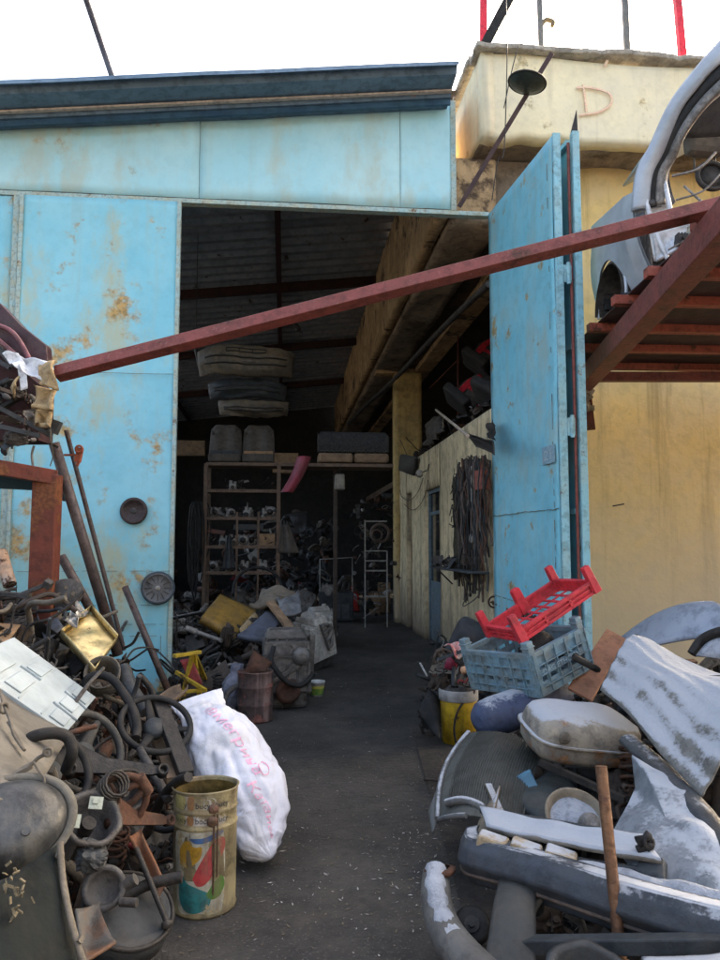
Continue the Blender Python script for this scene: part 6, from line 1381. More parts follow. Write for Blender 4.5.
# crates
def crate(name, o, r, L, Wd, H, mt, label, post=.0, th=.012, grp='plastic crates on the right heap', text=None, low=False):
    t = T(name, label, 'crate', grp); fr = TR(o) @ rot(*r)
    def wall(L_, M_, tag_):
        m = MB(); m.M = M_
        rows = [0, .05, .10, H * .42, H * .50, H * .62, H * .86, H] if not low else [0, .03, .07, H]
        if not low:
            n = max(4, int(L_ / .085))
            m.box((L_ / 2, 0, .02), (L_, th * 1.6, .04)); m.box((L_ / 2, 0, H - .015), (L_, th * 2.6, .03)); 
            m.box((L_ / 2, 0, H * .5), (L_, th, H * .16)); m.box((L_ / 2, 0, H * .86), (L_, th, H * .12))
            zz = ((.04, H * .20), (H * .30, H * .42), (H * .58, H * .68))
            m.box((L_ / 2, 0, H * .25), (L_, th, H * .10)); m.box((L_ / 2, 0, H * .735), (L_, th, H * .13))
            for i in range(n + 1): 
                x = L_ * i / n; m.box((x * .985 + .006, 0, H / 2), (.03 if i in (0, n) else .024, th * 1.3, H - .02))
                if i < n: m.box((x + L_ / n / 2, th * .2, H * .12), (L_ / n, th * .5, H * .16))
            for i in range(n + 1): m.box((L_ * i / n * .985 + .006, -th, H * .5), (.007, th * 1.6, H * .95))
            for z in (H * .2, H * .45, H * .68): m.box((L_ / 2, -th, z), (L_, th * 1.2, .007))
        else:
            m.box((L_ / 2, 0, .015), (L_, th * 2, .03)); m.box((L_ / 2, 0, H - .02), (L_, th * 2, .04)); m.box((L_ / 2, th * .6, H / 2), (L_, th * .5, H))
            m.box((L_ / 2, -th * .7, H * .5), (L_ * .8, th, .014))
        t.part('side_wall', m, mt)
    wall(L, fr, 'a'); wall(L, fr @ TR((L, Wd, 0)) @ rot(z=180), 'b'); wall(Wd, fr @ TR((L, 0, 0)) @ rot(z=90), 'c'); wall(Wd, fr @ TR((0, Wd, 0)) @ rot(z=-90), 'd')
    for x, y in ((0, 0), (L, 0), (L, Wd), (0, Wd)):
        m = MB(); m.M = fr; sx = 1 if x == 0 else -1; sy = 1 if y == 0 else -1
        m.box((x + sx * .018, y + sy * .018, (H + post) / 2), (.06, .06, H + post), taper=.9); m.box((x + sx * .018, y + sy * .018, H + post * .5), (.066, .066, .012)); t.part('corner_post', m, mt, bevel=.006)
    m = MB(); m.M = fr; nb = 8
    for i in range(nb + 1): m.box((L * i / nb, Wd / 2, .012), (.03, Wd, .014))
    for i in range(6): m.box((L / 2, Wd * i / 5, .012), (L, .03, .010))
    t.part('base_grid', m, mt)
    if text:
        vs, fs = text_geo(text, .046); m = MB(); m.M = fr @ TR((.05, -th * 1.9, H * .46)) @ rot(90); m.add([(v.x * 1.15, v.y, v.z) for v in vs], fs, False); t.part('moulded_letters', m, mat('chalky_letters', (.42, .52, .56), (.3, .42, .48), 20, .8))
    t.done()
cbl = mat('faded_blue_crate', (.13, .25, .33), (.19, .28, .31), 5, .6, dust=.55, rust=.33, rcol=(.25, .24, .19), rscale=6)
o0 = P(541, 698, 4.55)
crate('blue_crate', o0, (-4, -16, 34), .49, .60, .27, cbl, 'faded blue plastic crate tilted on the right heap', .07, text='DAG ETHOVA')
cr = mat('red_crate_plastic', (.60, .035, .05), (.45, .03, .045), 5, .45, dust=.15)
# shallow red tray resting tilted on the blue crate
t = T('red_crate', 'shallow red plastic crate resting tilted on top of the blue crate', 'crate')
pa_, pb_ = P(524, 642, 4.58), P(597, 592, 4.75); pe = P(497, 620, 5.0); 
xx = (pb_ - pa_); Lr = xx.length; xx.normalize(); yy = V((-.48, .86, -.13)); yy = (yy - xx * yy.dot(xx)).normalized(); zz = xx.cross(yy)
fr = Matrix(((xx.x, yy.x, zz.x, pa_.x), (xx.y, yy.y, zz.y, pa_.y), (xx.z, yy.z, zz.z, pa_.z), (0, 0, 0, 1)))
Wr, Hr = .42, .085
for k, (ox, oy, L_, rz) in enumerate(((0, 0, Lr, 0), (Lr, Wr, Lr, 180), (Lr, 0, Wr, 90), (0, Wr, Wr, -90))):
    m = MB(); m.M = fr @ TR((ox, oy, 0)) @ rot(z=rz)
    m.box((L_ / 2, 0, .010), (L_, .022, .020)); m.box((L_ / 2, 0, Hr - .012), (L_, .026, .022)); m.box((L_ / 2, .006, Hr / 2), (L_, .006, Hr)); m.box((L_ / 2, -.006, Hr * .5), (L_ * .82, .010, .012)); 
    for q in (.04, .33, .66, .96): m.box((L_ * q, -.002, Hr / 2), (.02, .018, Hr))
    t.part('side_wall', m, cr, bevel=.003)
for x, y in ((0, 0), (Lr, 0), (Lr, Wr), (0, Wr), (Lr / 2, Wr)):
    m = MB(); m.M = fr; m.box((x, y, Hr * .5 + .045), (.055 if x in (0, Lr) else .07, .05, Hr + .09), taper=.85); m.box((x, y, Hr + .09), (.045, .04, .012)); t.part('corner_post', m, cr, bevel=.004)
m = MB(); m.M = fr
for i in range(9): m.box((Lr * i / 8, Wr / 2, .005), (.018, Wr, .008))
for i in range(5): m.box((Lr / 2, Wr * i / 4, .005), (Lr, .018, .006))
t.part('base_grid', m, cr); t.done()
m = MB(); m.M = TR(P(560, 652, 4.75) + V((-.05, .12, -.05))); j_hose(m); m.M = TR(P(540, 655, 4.8)) @ rot(0, 0, 40) @ Matrix.Scale(.8, 4); j_shell(m); one('black_fittings', m, rubber, 'black fittings lying inside the blue crate', 'fittings')
for x, y, r_ in ((508, 655, 40), (500, 650, 70), (516, 648, 20)):
    pass
# dark blue cushion roll with snow
m = MB(); a, b = P(478, 722, 4.55), P(566, 690, 4.9); dd_ = (b - a)
m.tube([a + dd_ * t for t in (0, .02, .08, .2, .5, .8, .95, 1)], [.04, .09, .125, .135, .135, .13, .10, .03], 24, flat=.85)
one('blue_bolster', m, mat('navy_padded_vinyl', (.055, .075, .14), (.04, .055, .10), 4, .7, snow=.55, dust=.15), 'dark blue padded roll dusted with snow under the blue crate', 'cushion')
# wooden board with slots
q = [P(607, 693, 4.6), P(566, 690, 4.75), P(606, 630, 5.1), P(625, 640, 5.05)]
brd = T('slotted_board', 'orange brown board with two dark slots standing behind the blue crate', 'board')
m = MB(); fq = quad(P(592, 703, 4.55), P(568, 690, 4.7), P(606, 630, 5.1), P(625, 641, 5.05)); m.sheet(fq, 10, 6, .02); brd.part('board_face', m, mat('orange_brown_laminate', (.38, .18, .10), (.30, .14, .08), 4, .6, streak=(.35, 16), dust=.2), bevel=.003)
nb = (P(568, 690, 4.7) - P(592, 703, 4.55)).cross(P(606, 630, 5.1) - P(592, 703, 4.55)).normalized()
for a_, b_2 in ((.18, .42), (.25, .68), (.85, .52)):
    m = MB(); m.bar(V(fq(a_ - .12, b_2)) + nb * .002, V(fq(a_ + .14, b_2)) + nb * .002, .045, .004, nb); brd.part('slot', m, dark)
brd.done()
# muddy fuel tank
tk = T('fuel_tank', 'muddy flattened fuel tank with snow on top, in front of the blue crate', 'tank')
c = P(580, 733, 4.1); fr = TR(c) @ rot(14, 8, 14)
def tank(t, z): return 1
mud = mat('mud_caked_tank', (.30, .27, .21), (.13, .13, .13), 4.5, .7, dust=.3, rust=.43, rcol=(.26, .14, .07), rscale=5, snow=.62)
def ell(a, b):   # upper half shell
    th = 6.2832 * a; r = 1 - .0 * b; ex = .5
    cx = math.copysign(abs(math.cos(th)) ** ex, math.cos(th)); cy = math.copysign(abs(math.sin(th)) ** ex, math.sin(th))
    return cx, cy
for s_, nm in ((1, 'upper_shell'), (-1, 'lower_shell')):
    m = MB(); m.M = fr; vs = []; NN = 56; pr = [(1, 0), (1.0, .03), (.97, .07), (.90, .10), (.75, .115), (.4, .12), (.01, .122)]
    for r, z in pr:
        for j in range(NN):
            cx, cy = ell(j / NN, 0); p_ = V((cx * .30 * r, cy * .19 * r, s_ * z * (1 + .0 * cx)))
            p_.z += s_ * .012 * noise.noise(p_ * 9) * (z > .02); vs.append(p_)
    fs = [(i * NN + j, i * NN + (j + 1) % NN, (i + 1) * NN + (j + 1) % NN, (i + 1) * NN + j)[::s_] for i in range(len(pr) - 1) for j in range(NN)]
    m.add(vs, fs); tk.part(nm, m, mud)
m = MB(); m.M = fr; vs = []
for r in (.99, 1.07):
    for z in (.006, -.006):
        for j in range(NN): cx, cy = ell(j / NN, 0); vs.append((cx * .30 * r, cy * .19 * r, z))
m.add(vs, [(j, (j + 1) % NN, 2 * NN + (j + 1) % NN, 2 * NN + j) for j in range(NN)] + [(NN + j, 3 * NN + j, 3 * NN + (j + 1) % NN, NN + (j + 1) % NN) for j in range(NN)] + [(2 * NN + j, 2 * NN + (j + 1) % NN, 3 * NN + (j + 1) % NN, 3 * NN + j) for j in range(NN)]); tk.part('seam_flange', m, mud)
m = MB(); m.M = fr; m.pipe((.16, -.16, -.05), (.30, -.27, -.075), .045, 16, .012); tk.part('filler_neck', m, rustm)
m = MB(); m.M = fr; m.lathe([(.001, .012), (.02, .012), (.03, .005), (.032, 0)], (-.20, -.186, .05), (0, -1, .2), 16); m.bar((-.22, -.19, .05), (-.18, -.2, .05), .02, .006); tk.part('clip', m, beige); tk.done()
# ribbed grey tub (wheel arch liner)
def tubf(a, b):
    an = R(188 - 150 * a); x = math.cos(an) * (.30 + .02 * b); z = math.sin(an) * .30
    rb = .008 * (1 if (a * 26) % 1 < .5 else -1) * (1 if .12 < b < .95 else 0)
    return x * (1 + rb * 2), z * (1 + rb * 2), b
lin = T('ribbed_liner', 'grey ribbed plastic arch liner with snow on its edge, left end of the right heap', 'liner')
A0, A1, A2, A3 = P(440, 822, 3.75), P(520, 835, 3.6), P(542, 748, 4.3), P(470, 735, 4.5)
m = MB()
def lf2(a, b):
    p_ = A0.lerp(A1, a).lerp(A3.lerp(A2, a), b); n_ = V((-.25, -.75, .6)).normalized()
    r_ = .0045 * (1 if (a * 36) % 1 < .5 else -1) * (1 if b > .08 and a > .15 else 0)
    return p_ + n_ * (.17 * math.sin(math.pi * (.08 + a * .84)) * (1 - .3 * b) + .12 * b * (1 - b) + r_) + V((-.05 * (1 - a) * math.sin(b * 3.1), 0, 0))
m.sheet(lf2, 144, 18, .006, False); lin.part('ribbed_shell', m, mat('dusty_grey_liner', (.075, .083, .076), (.05, .055, .05), 3, .75, dust=.15, snow=.12))
m = MB(); m.tube([V(lf2(.02, b / 10)) + V((-.01, 0, 0)) for b in range(11)], .016, 6); m.tube([V(lf2(a / 10, .0)) + V((0, -.01, 0)) for a in range(5)], .014, 6); lin.part('lip', m, mat('frosted_grey_lip', (.12, .125, .12), (.09, .09, .09), 4, .7, snow=.55)); 
m = MB(); m.sheet(quad(P(432, 834, 3.7), P(446, 800, 3.8), P(436, 790, 3.95), P(428, 812, 3.85), .02), 8, 8, .006); m.tube(smoothpts([P(446, 803, 3.7), P(462, 800, 3.66), P(480, 806, 3.6), P(486, 815, 3.58)], 4), .02, 6); lin.part('flange_flap', m, MATS['frosted_grey_lip']); lin.done()
# bumper with snow
snb = mat('snowy_dark_bumper', (.042, .052, .066), (.028, .034, .042), 3, .42, dust=.15, snow=.42)
bp2 = T('bumper', 'dark grey car bumper with snow along its upper edge, lying across the right heap', 'bumper', 'car bumpers on the right heap')
L0, L1 = P(447, 856, 3.25), P(760, 945, 2.35)
dirb = (L1 - L0).normalized(); fwd = V((-dirb.y, dirb.x, 0)) * -1; fwd = V((dirb.y, -dirb.x, 0)).normalized()
def bf(a, b):
    p_ = L0.lerp(L1, a); e = max(0, 1 - a / .12); 
    prof = [(0, .0), (.012, .03), (.05, .085), (.03, .14), (.0, .17)]
    x = b * 4; i = min(3, int(x)); k = x - i; o_ = prof[i][0] + (prof[i + 1][0] - prof[i][0]) * k; z_ = prof[i][1] + (prof[i + 1][1] - prof[i][1]) * k
    return p_ + fwd * (o_ - .13 * e ** 2) + V((0, 0, -.085 + z_)) + dirb * (.0 - .0 * e) + V((0, 0, .01 * math.sin(a * 6)))
m = MB(); m.sheet(bf, 60, 20, .006); bp2.part('skin', m, snb)
m = MB(); m.sheet(lambda a, b: V(bf(a, 1)) - fwd * .09 * b + V((0, 0, -.012 * b)), 50, 4, .006); bp2.part('top_flange', m, snb)
m = MB(); m.tube([V(bf(a / 30, .30)) + fwd * .004 for a in range(31)], .008, 6); bp2.part('moulding', m, mat('brownish_moulding', (.12, .09, .07), (.08, .06, .05), 6, .7))
m = MB(); E0 = V(bf(.0, .9)); E1 = P(488, 790, 3.75)
m.sheet(quad(E0 + V((0, 0, -.14)), E0 + V((.10, 0, .02)), E1 + V((.06, 0, .02)), E1 + V((-.02, 0, -.12)), .03, .01), 14, 6, .01); m.bar(P(488, 788, 3.75), P(503, 822, 3.5), .03, .05); bp2.part('end_return', m, mat('tan_dirty_plastic', (.24, .20, .14), (.17, .14, .1), 4, .7, dust=.3, snow=.3))
for x, y in ((496, 858), (530, 866), (566, 874)):
    m = MB(); m.box(P(x, y, 3.05 - (x - 500) * .002) + V((0, .08, .02)), (.12, .09, .07), rot(0, 12, -20).to_3x3()); bp2.part('foam_block', m, mat('snowy_tan_foam', (.34, .27, .17), (.25, .2, .13), 5, .9, snow=.5), bevel=.012)
bp2.done()
ib = T('bumper', 'inner bumper beam covered in snow lying behind the dark grey bumper', 'bumper', 'car bumpers on the right heap')
q0_, q1_ = P(485, 826, 3.35), P(655, 858, 2.85)
m = MB(); dq = (q1_ - q0_)
m.sheet(quad(q0_ + V((0, -.07, 0)), q0_ + V((0, .10, .03)), q1_ + V((0, .10, .03)), q1_ + V((0, -.07, 0)), .02, .012, 8), 8, 30, .025)
ib.part('beam', m, mat('snow_covered_beam', (.22, .20, .17), (.15, .14, .12), 4, .8, snow=1.0))
m = MB(); m.tube([q0_ + dq * t + V((0, -.075, -.02 - .02 * math.sin(t * 3))) for t in [i / 12 for i in range(13)]], .016, 6); m.tube([q0_ + dq * t + V((0, .105, .03)) for t in [i / 12 for i in range(13)]], .014, 6); ib.part('edge_bead', m, slate)
for k in range(3):
    m = MB(); c_ = P(638 + k * 1, 842 + k * 9, 2.86); m.lathe([(.001, 0), (.022, 0), (.012, .03), (.02, .05), (.001, .06)], c_, (.6, -.3, .5), 10); ib.part('clip', m, dark)
m = MB(); m.torus(P(649, 843, 2.84), (.3, -1, .2), .018, .008, 14, 6); ib.part('ring', m, dark); ib.done()
# snowy lamp bowl behind
bw = T('headlamp_bowl', 'round headlamp bowl half filled with snow behind the inner bumper beam', 'headlamp'); fr = frame(P(577, 818, 3.55), (.1, -.6, .75))
m = MB(); m.M = fr; m.lathe([(.12, -.06), (.145, -.01), (.15, .01), (.138, .012), (.125, -.01), (.09, -.05), (.001, -.06)], n=36); bw.part('bowl', m, MATS['tan_dirty_plastic'])
m = MB(); m.M = fr; m.lathe([(.001, .0), (.07, -.005), (.118, -.02)], n=30, fn=lambda t, z: 1 + .03 * math.sin(5 * t)); bw.part('snow_fill', m, mat('settled_snow', (.36, .385, .42), (.27, .295, .33), 5, .9, bump=.6, bscale=40))
m = MB(); m.M = frame(P(590, 823, 3.46), (.1, -.8, .5)); m.lathe([(.001, .02), (.02, .022), (.04, .02), (.045, 0), (.045, -.03)], n=22); bw.part('bulb_cap', m, dirtal); bw.done()
# snowy white bracket panel
wb = T('wing_panel', 'pale grey car wing panel streaked with snow on the right heap', 'body panel')
pts = [P(632, 752, 3.6), P(700, 800, 3.15), P(735, 862, 2.75), P(735, 905, 2.6), P(640, 880, 2.8), P(610, 835, 3.15), P(636, 790, 3.4)]
m = MB(); cg = sum(pts, V()) / 7
vs = []; K = 7 * 6
for r in range(9):
    for i in range(K):
        k = i // 6; f_ = i % 6 / 6; e = pts[k].lerp(pts[(k + 1) % 7], f_); p_ = cg.lerp(e, r / 8); p_ = p_ + V((0, 0, 1)) * (.05 * (1 - (r / 8) ** 2) + .03 * noise.noise(p_ * 7)); vs.append(p_)
m.add(vs, [(r * K + i, r * K + (i + 1) % K, (r + 1) * K + (i + 1) % K, (r + 1) * K + i) for r in range(8) for i in range(K)])
vs2 = [v + V((0, .01, -.012)) for v in vs]; m.add(vs2, [((r + 1) * K + i, (r + 1) * K + (i + 1) % K, r * K + (i + 1) % K, r * K + i) for r in range(8) for i in range(K)]); o_ = 8 * K
m.add(vs[o_:] + vs2[o_:], [(i, (i + 1) % K, K + (i + 1) % K, K + i) for i in range(K)])
wb.part('panel_skin', m, mat('frosted_grey_panel', (.19, .21, .23), (.12, .14, .155), 4, .6, snow=.40)); 
m = MB(); m.sheet(quad(P(636, 872, 2.80), P(664, 880, 2.72), P(662, 858, 2.8), P(640, 852, 2.9)), 4, 4, .03); wb.part('step', m, slate); wb.done()
# snow ridge behind bumper
m = MB()
def sr(a, b):
    p_ = P(480, 848, 3.2).lerp(P(730, 905, 2.5), a); return p_ + V((0, .16 * b - .02, .03 * math.sin(b * 3.1) + .02 * noise.noise(V((a * 12, b * 2, 1))) - .015))
m.sheet(sr, 60, 8, .02); one('snow_ridge', m, MATS['settled_snow'], 'strip of settled snow between the two bumpers', 'snow', kind='stuff')
# dark trim beam diagonal
m = MB(); m.tube([P(628, 740, 3.75), P(660, 768, 3.5), P(700, 812, 3.1), P(735, 855, 2.8)], [.05, .055, .055, .05], 12, flat=.6); one('door_sill', m, mat('dark_glossy_trim', (.035, .042, .05), (.05, .055, .06), 3, .35, snow=.12, dust=.15), 'long dark glossy trim running down from under the snowy sheet', 'trim')
# big snowy ribbed sheet
tp_ = [P(596, 684, 4.05), P(655, 636, 4.7), P(760, 655, 4.2), P(775, 760, 3.2), P(700, 800, 3.25)]
def tf(a, b):
    e0 = P(600, 688, 4.05).lerp(P(700, 802, 3.2), a); e1 = P(648, 645, 4.75).lerp(P(790, 690, 3.5), a)
    p_ = e0.lerp(e1, b); u_ = .14 * math.sin(math.pi * b) + .10 * math.sin(math.pi * a) * (1 - b) * .4 + .03 * math.sin(a * 5 + b * 3) * b + .008 * math.sin(b * 46) * (1 - b)
    return p_ + V((0, -.3, .95)) * (u_ + .07 * noise.noise(p_ * 2))
m = MB(); m.sheet(tf, 60, 60, .012); one('ribbed_sheet', m, mat('snowy_ribbed_felt', (.17, .17, .16), (.11, .11, .10), 4, .9, snow=.80, bump=.6, bscale=30, streak=(.4, 30), scol=(.2, .2, .18)), 'large ribbed grey sheet thick with snow on top of the right heap', 'sheet')
# silver panel behind and pipe
m = MB(); m.sheet(lambda a, b: P(628, 652, 5.2).lerp(P(740, 632, 4.6), a) + V((0, .35 * b, .05 * math.sin(a * 3.1) + .16 * math.sin(a * 1.6) - .30 * (1 - b) ** 2 * math.sin(a * 2) * .6)), 24, 10, .01); one('bonnet', m, mat('silver_blue_panel', (.36, .40, .46), (.28, .32, .38), 2, .4, .3, snow=.35), 'curved silver blue bonnet behind the snowy sheet', 'car bonnet')
m = MB(); m.tube(smoothpts([P(692, 654, 4.6), P(702, 640, 4.6), P(720, 632, 4.5), P(745, 630, 4.4)], 5), .03, 8); one('window_seal', m, dark, 'black seal curving over the silver bonnet at the right edge', 'seal')
m = MB(); m.sheet(quad(P(696, 655, 4.5), P(760, 665, 4.3), P(760, 632, 4.5), P(712, 634, 4.7), .08), 10, 8, .01); one('snowy_cover', m, MATS['settled_snow'], 'patch of snow at the right edge beside the black seal', 'snow')
m = MB(); m.pipe(P(674, 622, 5.3), P(735, 640, 5.0), .065, 20); one('grey_pipe', m, mat('grey_cement_pipe', (.30, .29, .27), (.2, .19, .18), 5, .8), 'open ended grey pipe lying by the yellow wall above the silver bonnet', 'pipe')
m = MB(); m.M = TR(P(627, 655, 4.9)) @ rot(0, -60, 10) @ Matrix.Scale(.35, 4); j_shaft(m); one('latch_arm', m, dirtal, 'small shiny arm sticking up beside the orange brown board', 'arm')
# upright rusty pipe
pole('rusty_pipe', P(601, 766, 2.75), V(P(620, 950, 2.62).xy[:] + (0,)) if False else P(626, 1010, 2.6), .0205, mat('rusty_brown_pipe', (.20, .11, .06), (.12, .065, .04), 9, .42, .45, rust=.4, rcol=(.09, .045, .03), rscale=9), 'rusty brown pipe standing upright in front of the bumper')
m = MB(); m.lathe([(.021, 0), (.03, .008), (.03, .04), (.021, .05)], P(620, 948, 2.63), (.1, 0, 1), 12); one('pipe_collar', m, rustm, 'rusty collar low on the upright pipe', 'collar')
# snowy exhaust elbow in front
ex = T('exhaust_elbow', 'curved grey exhaust pipe with a streak of snow on the ground before the right heap', 'exhaust')
pts = smoothpts([P(436, 874, 3.15), P(436, 898, 3.05), P(444, 928, 2.95), P(462, 955, 2.8), P(490, 985, 2.65)], 6)
m = MB(); m.tube(pts, [.055 + .004 * i / 5 for i in range(len(pts))], 18); ex.part('pipe_bend', m, mat('dented_grey_pipe', (.12, .12, .112), (.08, .08, .076), 5, .6, dust=.2))
m = MB(); m.tube([p_ + V((-.002, -.016, .034)) for p_ in pts[:17]], [.040 + .004 * math.sin(i * 1.7) for i in range(17)], 12, flat=.8); ex.part('snow_streak', m, MATS['settled_snow'])
m = MB(); m.M = frame(P(440, 872, 3.14), (.0, .1, 1)); m.lathe([(.05, 0), (.062, .0), (.064, .015), (.04, .02)], n=18, fn=lambda t, z: 1 + .1 * math.sin(4 * t)); ex.part('flange', m, rustm); ex.done()
# pulley, boards, dark things in the bottom right
pu = T('crank_pulley', 'dark round pulley with a bolt under the left end of the bumper', 'pulley'); fr = frame(P(472, 925, 3.0), (-.15, -.75, .6))
m = MB(); m.M = fr; m.lathe([(.03, .01), (.055, .012), (.07, .0), (.062, -.012), (.07, -.025), (.03, -.03)], n=28); pu.part('wheel', m, rubber)
m = MB(); m.M = fr; m.cyl((0, 0, -.02), (0, 0, .018), .03, 12); m.cyl((0, 0, .018), (0, 0, .03), .014, 6); pu.part('hub', m, dark); pu.done()
m = MB(); m.sheet(quad(P(482, 975, 2.65), P(536, 985, 2.6), P(536, 870, 3.0), P(500, 868, 3.05), .03, .03, 4), 14, 14, .015); one('drab_sheet', m, mat('dusty_drab_panel', (.055, .057, .053), (.035, .037, .035), 3, .7, dust=.35), 'drab grey panel standing under the left part of the bumper', 'panel')
m = MB(); m.bar(P(520, 945, 2.75), P(740, 944, 2.35), .06, .05); one('grey_rail', m, slate, 'horizontal grey rail below the bumper at the bottom right', 'rail', bevel=.006)
m = MB(); m.tube(smoothpts([P(524, 935, 2.85), P(536, 905, 2.9), P(552, 890, 2.95)], 5), .014, 6); one('bent_tube', m, beige, 'thin bent tan tube under the bumper', 'tube')
gearbox(P(590, 985, 2.4), (0, -.5, .85), .75, slate, 'dark ribbed casing at the bottom edge below the rail', 30)
m = MB(); m.sheet(quad(P(640, 985, 2.25), P(760, 985, 2.1), P(760, 948, 2.25), P(640, 952, 2.4), .02, .03, 5), 14, 8, .02); one('snow_patch', m, mat('snowy_scrap_plate', (.10, .12, .14), (.07, .08, .09), 4, .7, snow=.72), 'plate with patchy snow in the bottom right corner', 'plate')
m = MB(); m.sheet(quad(P(508, 782, 3.9), P(530, 770, 3.9), P(545, 800, 3.8), P(520, 815, 3.75), .03, .05, 7), 8, 8, .008); one('blue_scrap', m, mat('teal_blue_scrap', (.07, .18, .25), (.05, .12, .18), 4, .5, dust=.2), 'bit of teal blue plastic in the gap behind the ribbed liner', 'scrap')
m = MB(); m.sheet(quad(P(505, 800, 3.8), P(545, 830, 3.6), P(600, 815, 3.7), P(560, 765, 4.1), .05, .03, 3), 12, 12, .012); one('dark_sheet', m, mat('dark_green_grey_panel', (.035, .045, .045), (.025, .03, .03), 3, .5, dust=.2), 'dark panel in the hollow below the muddy tank', 'panel')
m = MB(); m.bar(P(540, 762, 3.9), P(625, 800, 3.6), .03, .03); one('thin_bar', m, dark, 'thin dark bar crossing the hollow below the muddy tank', 'bar')
# yellow bucket and neighbours
yb2 = T('yellow_bucket', 'yellow bucket with a torn whitish rim against the right heap', 'bucket', org=G(458, 742)); o0 = G(459, 742)
m = MB(); m.M = TR(o0); m.lathe([(.001, .005), (.135, 0), (.15, .30), (.152, .36)], n=36); m.sheet(lambda a, b: (.157 * math.cos(6.2832 * a), .157 * math.sin(6.2832 * a), .05 + .26 * b), 2, 1, .001) if False else None
yb2.part('bucket_body', m, mat('dirty_yellow_plastic', (.55, .36, .02), (.42, .27, .02), 5, .5, streak=(.6, 14), scol=(.12, .08, .02), dust=.15, rust=.36, rcol=(.1, .07, .03), rscale=9))
m = MB(); m.M = TR(o0); m.lathe([(.152, .34), (.162, .345), (.163, .42), (.158, .43), (.148, .425), (.146, .33), (.001, .33)], n=36, fn=lambda t, z: 1 + (.02 * math.sin(3 * t) if z > .4 else 0)); yb2.part('rim_band', m, mat('grimy_white_rim', (.45, .44, .42), (.3, .3, .29), 5, .7, dust=.3))
m = MB(); m.M = TR(o0); m.tube(smoothpts([(.1, -.10, .42), (-.02, -.17, .30), (-.06, -.17, .15), (-.04, -.165, .02)], 5), .009, 6); yb2.part('handle', m, dark); yb2.done()
m = MB(); m.M = TR(o0 + V((0, .0, .36))) @ Matrix.Scale(.55, 4); j_shell(m); m.M = TR(o0 + V((.04, .04, .45))) @ rot(30, 40, 0) @ Matrix.Scale(.4, 4); j_block(m); one('bucket_contents', m, dullal, 'grey metal parts heaped in the yellow bucket', 'parts')
m = MB(); m.sheet(quad(P(418, 712, 6.2), P(440, 738, 6.0), P(441, 700, 6.3), P(428, 690, 6.4), .08, .06, 6), 12, 12, .02); one('black_bag', m, rubber, 'black slumped bag left of the yellow bucket', 'bag')
m = MB()
def blk(a, b):
    p_ = P(444, 652, 6.9).lerp(P(492, 655, 6.6), a).lerp(P(460, 618, 7.2).lerp(P(484, 625, 7.0), a), b); return p_ + V((-.1, -.25, .1)) * (math.sin(a * 3.14) * math.sin(b * 2.2)) * .9 + V((0, 0, .03 * noise.noise(p_ * 6)))
m.sheet(blk, 20, 16, .03); one('black_tarp', m, mat('charcoal_cloth', (.035, .037, .042), (.025, .026, .03), 4, .85, dust=.15), 'charcoal cloth draped over a lump against the inner wall by the door leaf', 'cloth')
def rs3(): 
    q = P(rnd.uniform(436, 488), rnd.uniform(652, 690), rnd.uniform(5.9, 6.8)); return tuple(q)
heap('mixed_junk', 60, rs3, (26, 8, 12, 16, 4, 14, 8, 12, 18), 'mixed black, grey and red junk between the charcoal cloth and the yellow bucket', 'junk', (.22, .4))
def rs4(): 
    q = G(rnd.uniform(440, 490), rnd.uniform(700, 735)); return (q.x + .05, q.y + .35, rnd.uniform(.05, .62))
heap('floor_junk', 80, rs4, (30, 10, 12, 20, 3, 14, 3, 6, 21), 'dark junk stacked behind the yellow bucket along the wall foot', 'junk', (.3, .55))
m = MB(); m.M = TR(P(452, 662, 6.1)) @ rot(0, 20, 30); m.lathe([(.001, -.07), (.05, -.06), (.055, .04), (.02, .07), (.018, .1), (.001, .1)], n=16); one('red_bottle', m, mat('wine_red_plastic', (.24, .03, .06), (.15, .02, .04), 5, .4), 'wine red plastic bottle among the junk above the yellow bucket', 'bottle')
m = MB(); m.sheet(quad(P(444, 648, 6.0), P(462, 640, 6.1), P(470, 652, 6.0), P(456, 658, 5.9), .02, .10, 12), 12, 10, .01); one('red_wrapper', m, [mat('red_white_wrapper', (.55, .06, .05), (.6, .55, .5), 9, .5)], 'crumpled red and white wrapper left of the red crate', 'wrapper')
m = MB(); m.lathe([(.001, -.03), (.03, -.02), (.035, 0), (.03, .02), (.001, .03)], P(465, 670, 5.6), (0, 0, 1), 14); one('orange_knob', m, mat('pale_orange', (.6, .32, .18), (.5, .28, .16), 8, .6), 'small pale orange knob beside the blue crate', 'knob')
m = MB(); m.bar(P(420, 663, 7.2), P(427, 676, 7.0), .015, .01); one('shiny_strip', m, chipw, 'thin shiny strip poking out at the aisle edge left of the junk', 'strip')
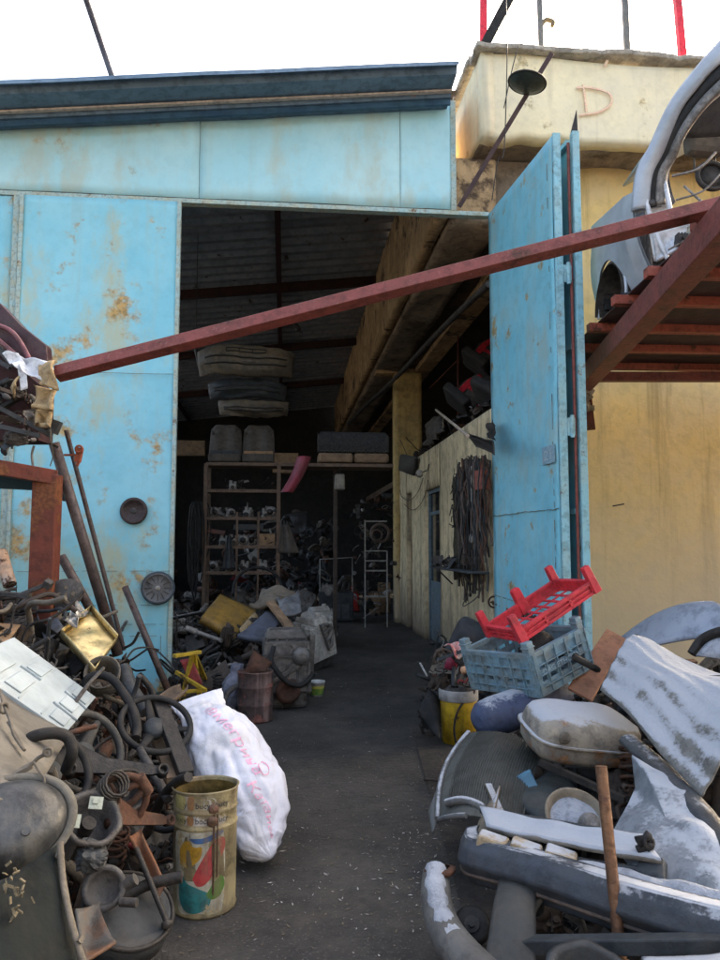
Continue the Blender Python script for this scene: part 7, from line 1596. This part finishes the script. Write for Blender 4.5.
# chain from the leaf
for i in range(26):
    pass
ch = T('rusty_chain', 'rusty chain slung between the inner wall and the open leaf above the red crate', 'chain')
pts = [U_ if False else W(x, y, w) for x, y, w in ((494, 602, 8.2), (510, 608, 7.8), (527, 614, 7.2), (545, 621, 6.7), (556, 622, 6.5))]; pts = smoothpts([p_ + V((-.03, 0, 0)) for p_ in pts], 9)
for i in range(0, len(pts) - 1):
    m = MB(); d_ = (pts[i + 1] - pts[i]); m.torus((pts[i] + pts[i + 1]) / 2, V((0, 0, 1)).cross(d_) if i % 2 else V((0, 0, 1)), d_.length * .5, .009, 10, 5); ch.part('link', m, rustm)
m = MB(); m.torus(W(494, 602, 8.1), (0, -1, 0), .06, .012, 18, 6); ch.part('ring', m, rustm); ch.done()
m = MB(); m.bar(W(613, 506, 8.42), W(624, 504, 8.42), .02, .015); one('wall_nail', m, dark, 'short black peg in the yellow wall', 'peg')
# ================================================================== LIGHT, CAMERA
wd = bpy.data.worlds.new('World'); S.world = wd; wd.use_nodes = True
nt = wd.node_tree; sky = nt.nodes.new('ShaderNodeTexSky'); sky.sky_type = 'NISHITA'; sky.sun_disc = False
EL, AZ = 30, 48          # sun behind the shed, a little to the right
sky.sun_elevation = R(EL); sky.sun_rotation = R(AZ); sky.dust_density = 8.0; sky.air_density = .7; sky.ozone_density = .0
bg = nt.nodes['Background']; bg.inputs[1].default_value = .15; mx = nt.nodes.new('ShaderNodeMix'); mx.data_type = 'RGBA'; mx.blend_type = 'MULTIPLY'; mx.inputs[0].default_value = 1; mx.inputs[7].default_value = (1.05, 1.0, .91, 1); nt.links.new(sky.outputs[0], mx.inputs[6]); nt.links.new(mx.outputs[2], bg.inputs[0])
sl = bpy.data.lights.new('sun', 'SUN'); sl.energy = 2.2; sl.angle = R(.5); sl.color = (1, .93, .82)
so = bpy.data.objects.new('sun', sl); C.objects.link(so)
d = V((math.sin(R(AZ)) * math.cos(R(EL)), math.cos(R(AZ)) * math.cos(R(EL)), math.sin(R(EL))))   # towards the sun
so.rotation_euler = d.to_track_quat('Z', 'Y').to_euler(); so.location = (5, 5, 15)
cd = bpy.data.cameras.new('camera'); co = bpy.data.objects.new('camera', cd); C.objects.link(co)
co.location = (0, 0, CZ); co.rotation_euler = (R(90) + PIT, 0, 0)
cd.sensor_fit = 'VERTICAL'; cd.sensor_height = 24; cd.lens = 24 * F / 960; cd.clip_end = 500; cd.clip_start = .05
S.camera = co
vs = S.view_settings; vs.view_transform = 'Standard'; vs.look = 'None'; vs.gamma = 1; vs.exposure = 2.9; vs.use_curve_mapping = False
S.cycles.max_bounces = 8; S.cycles.diffuse_bounces = 5
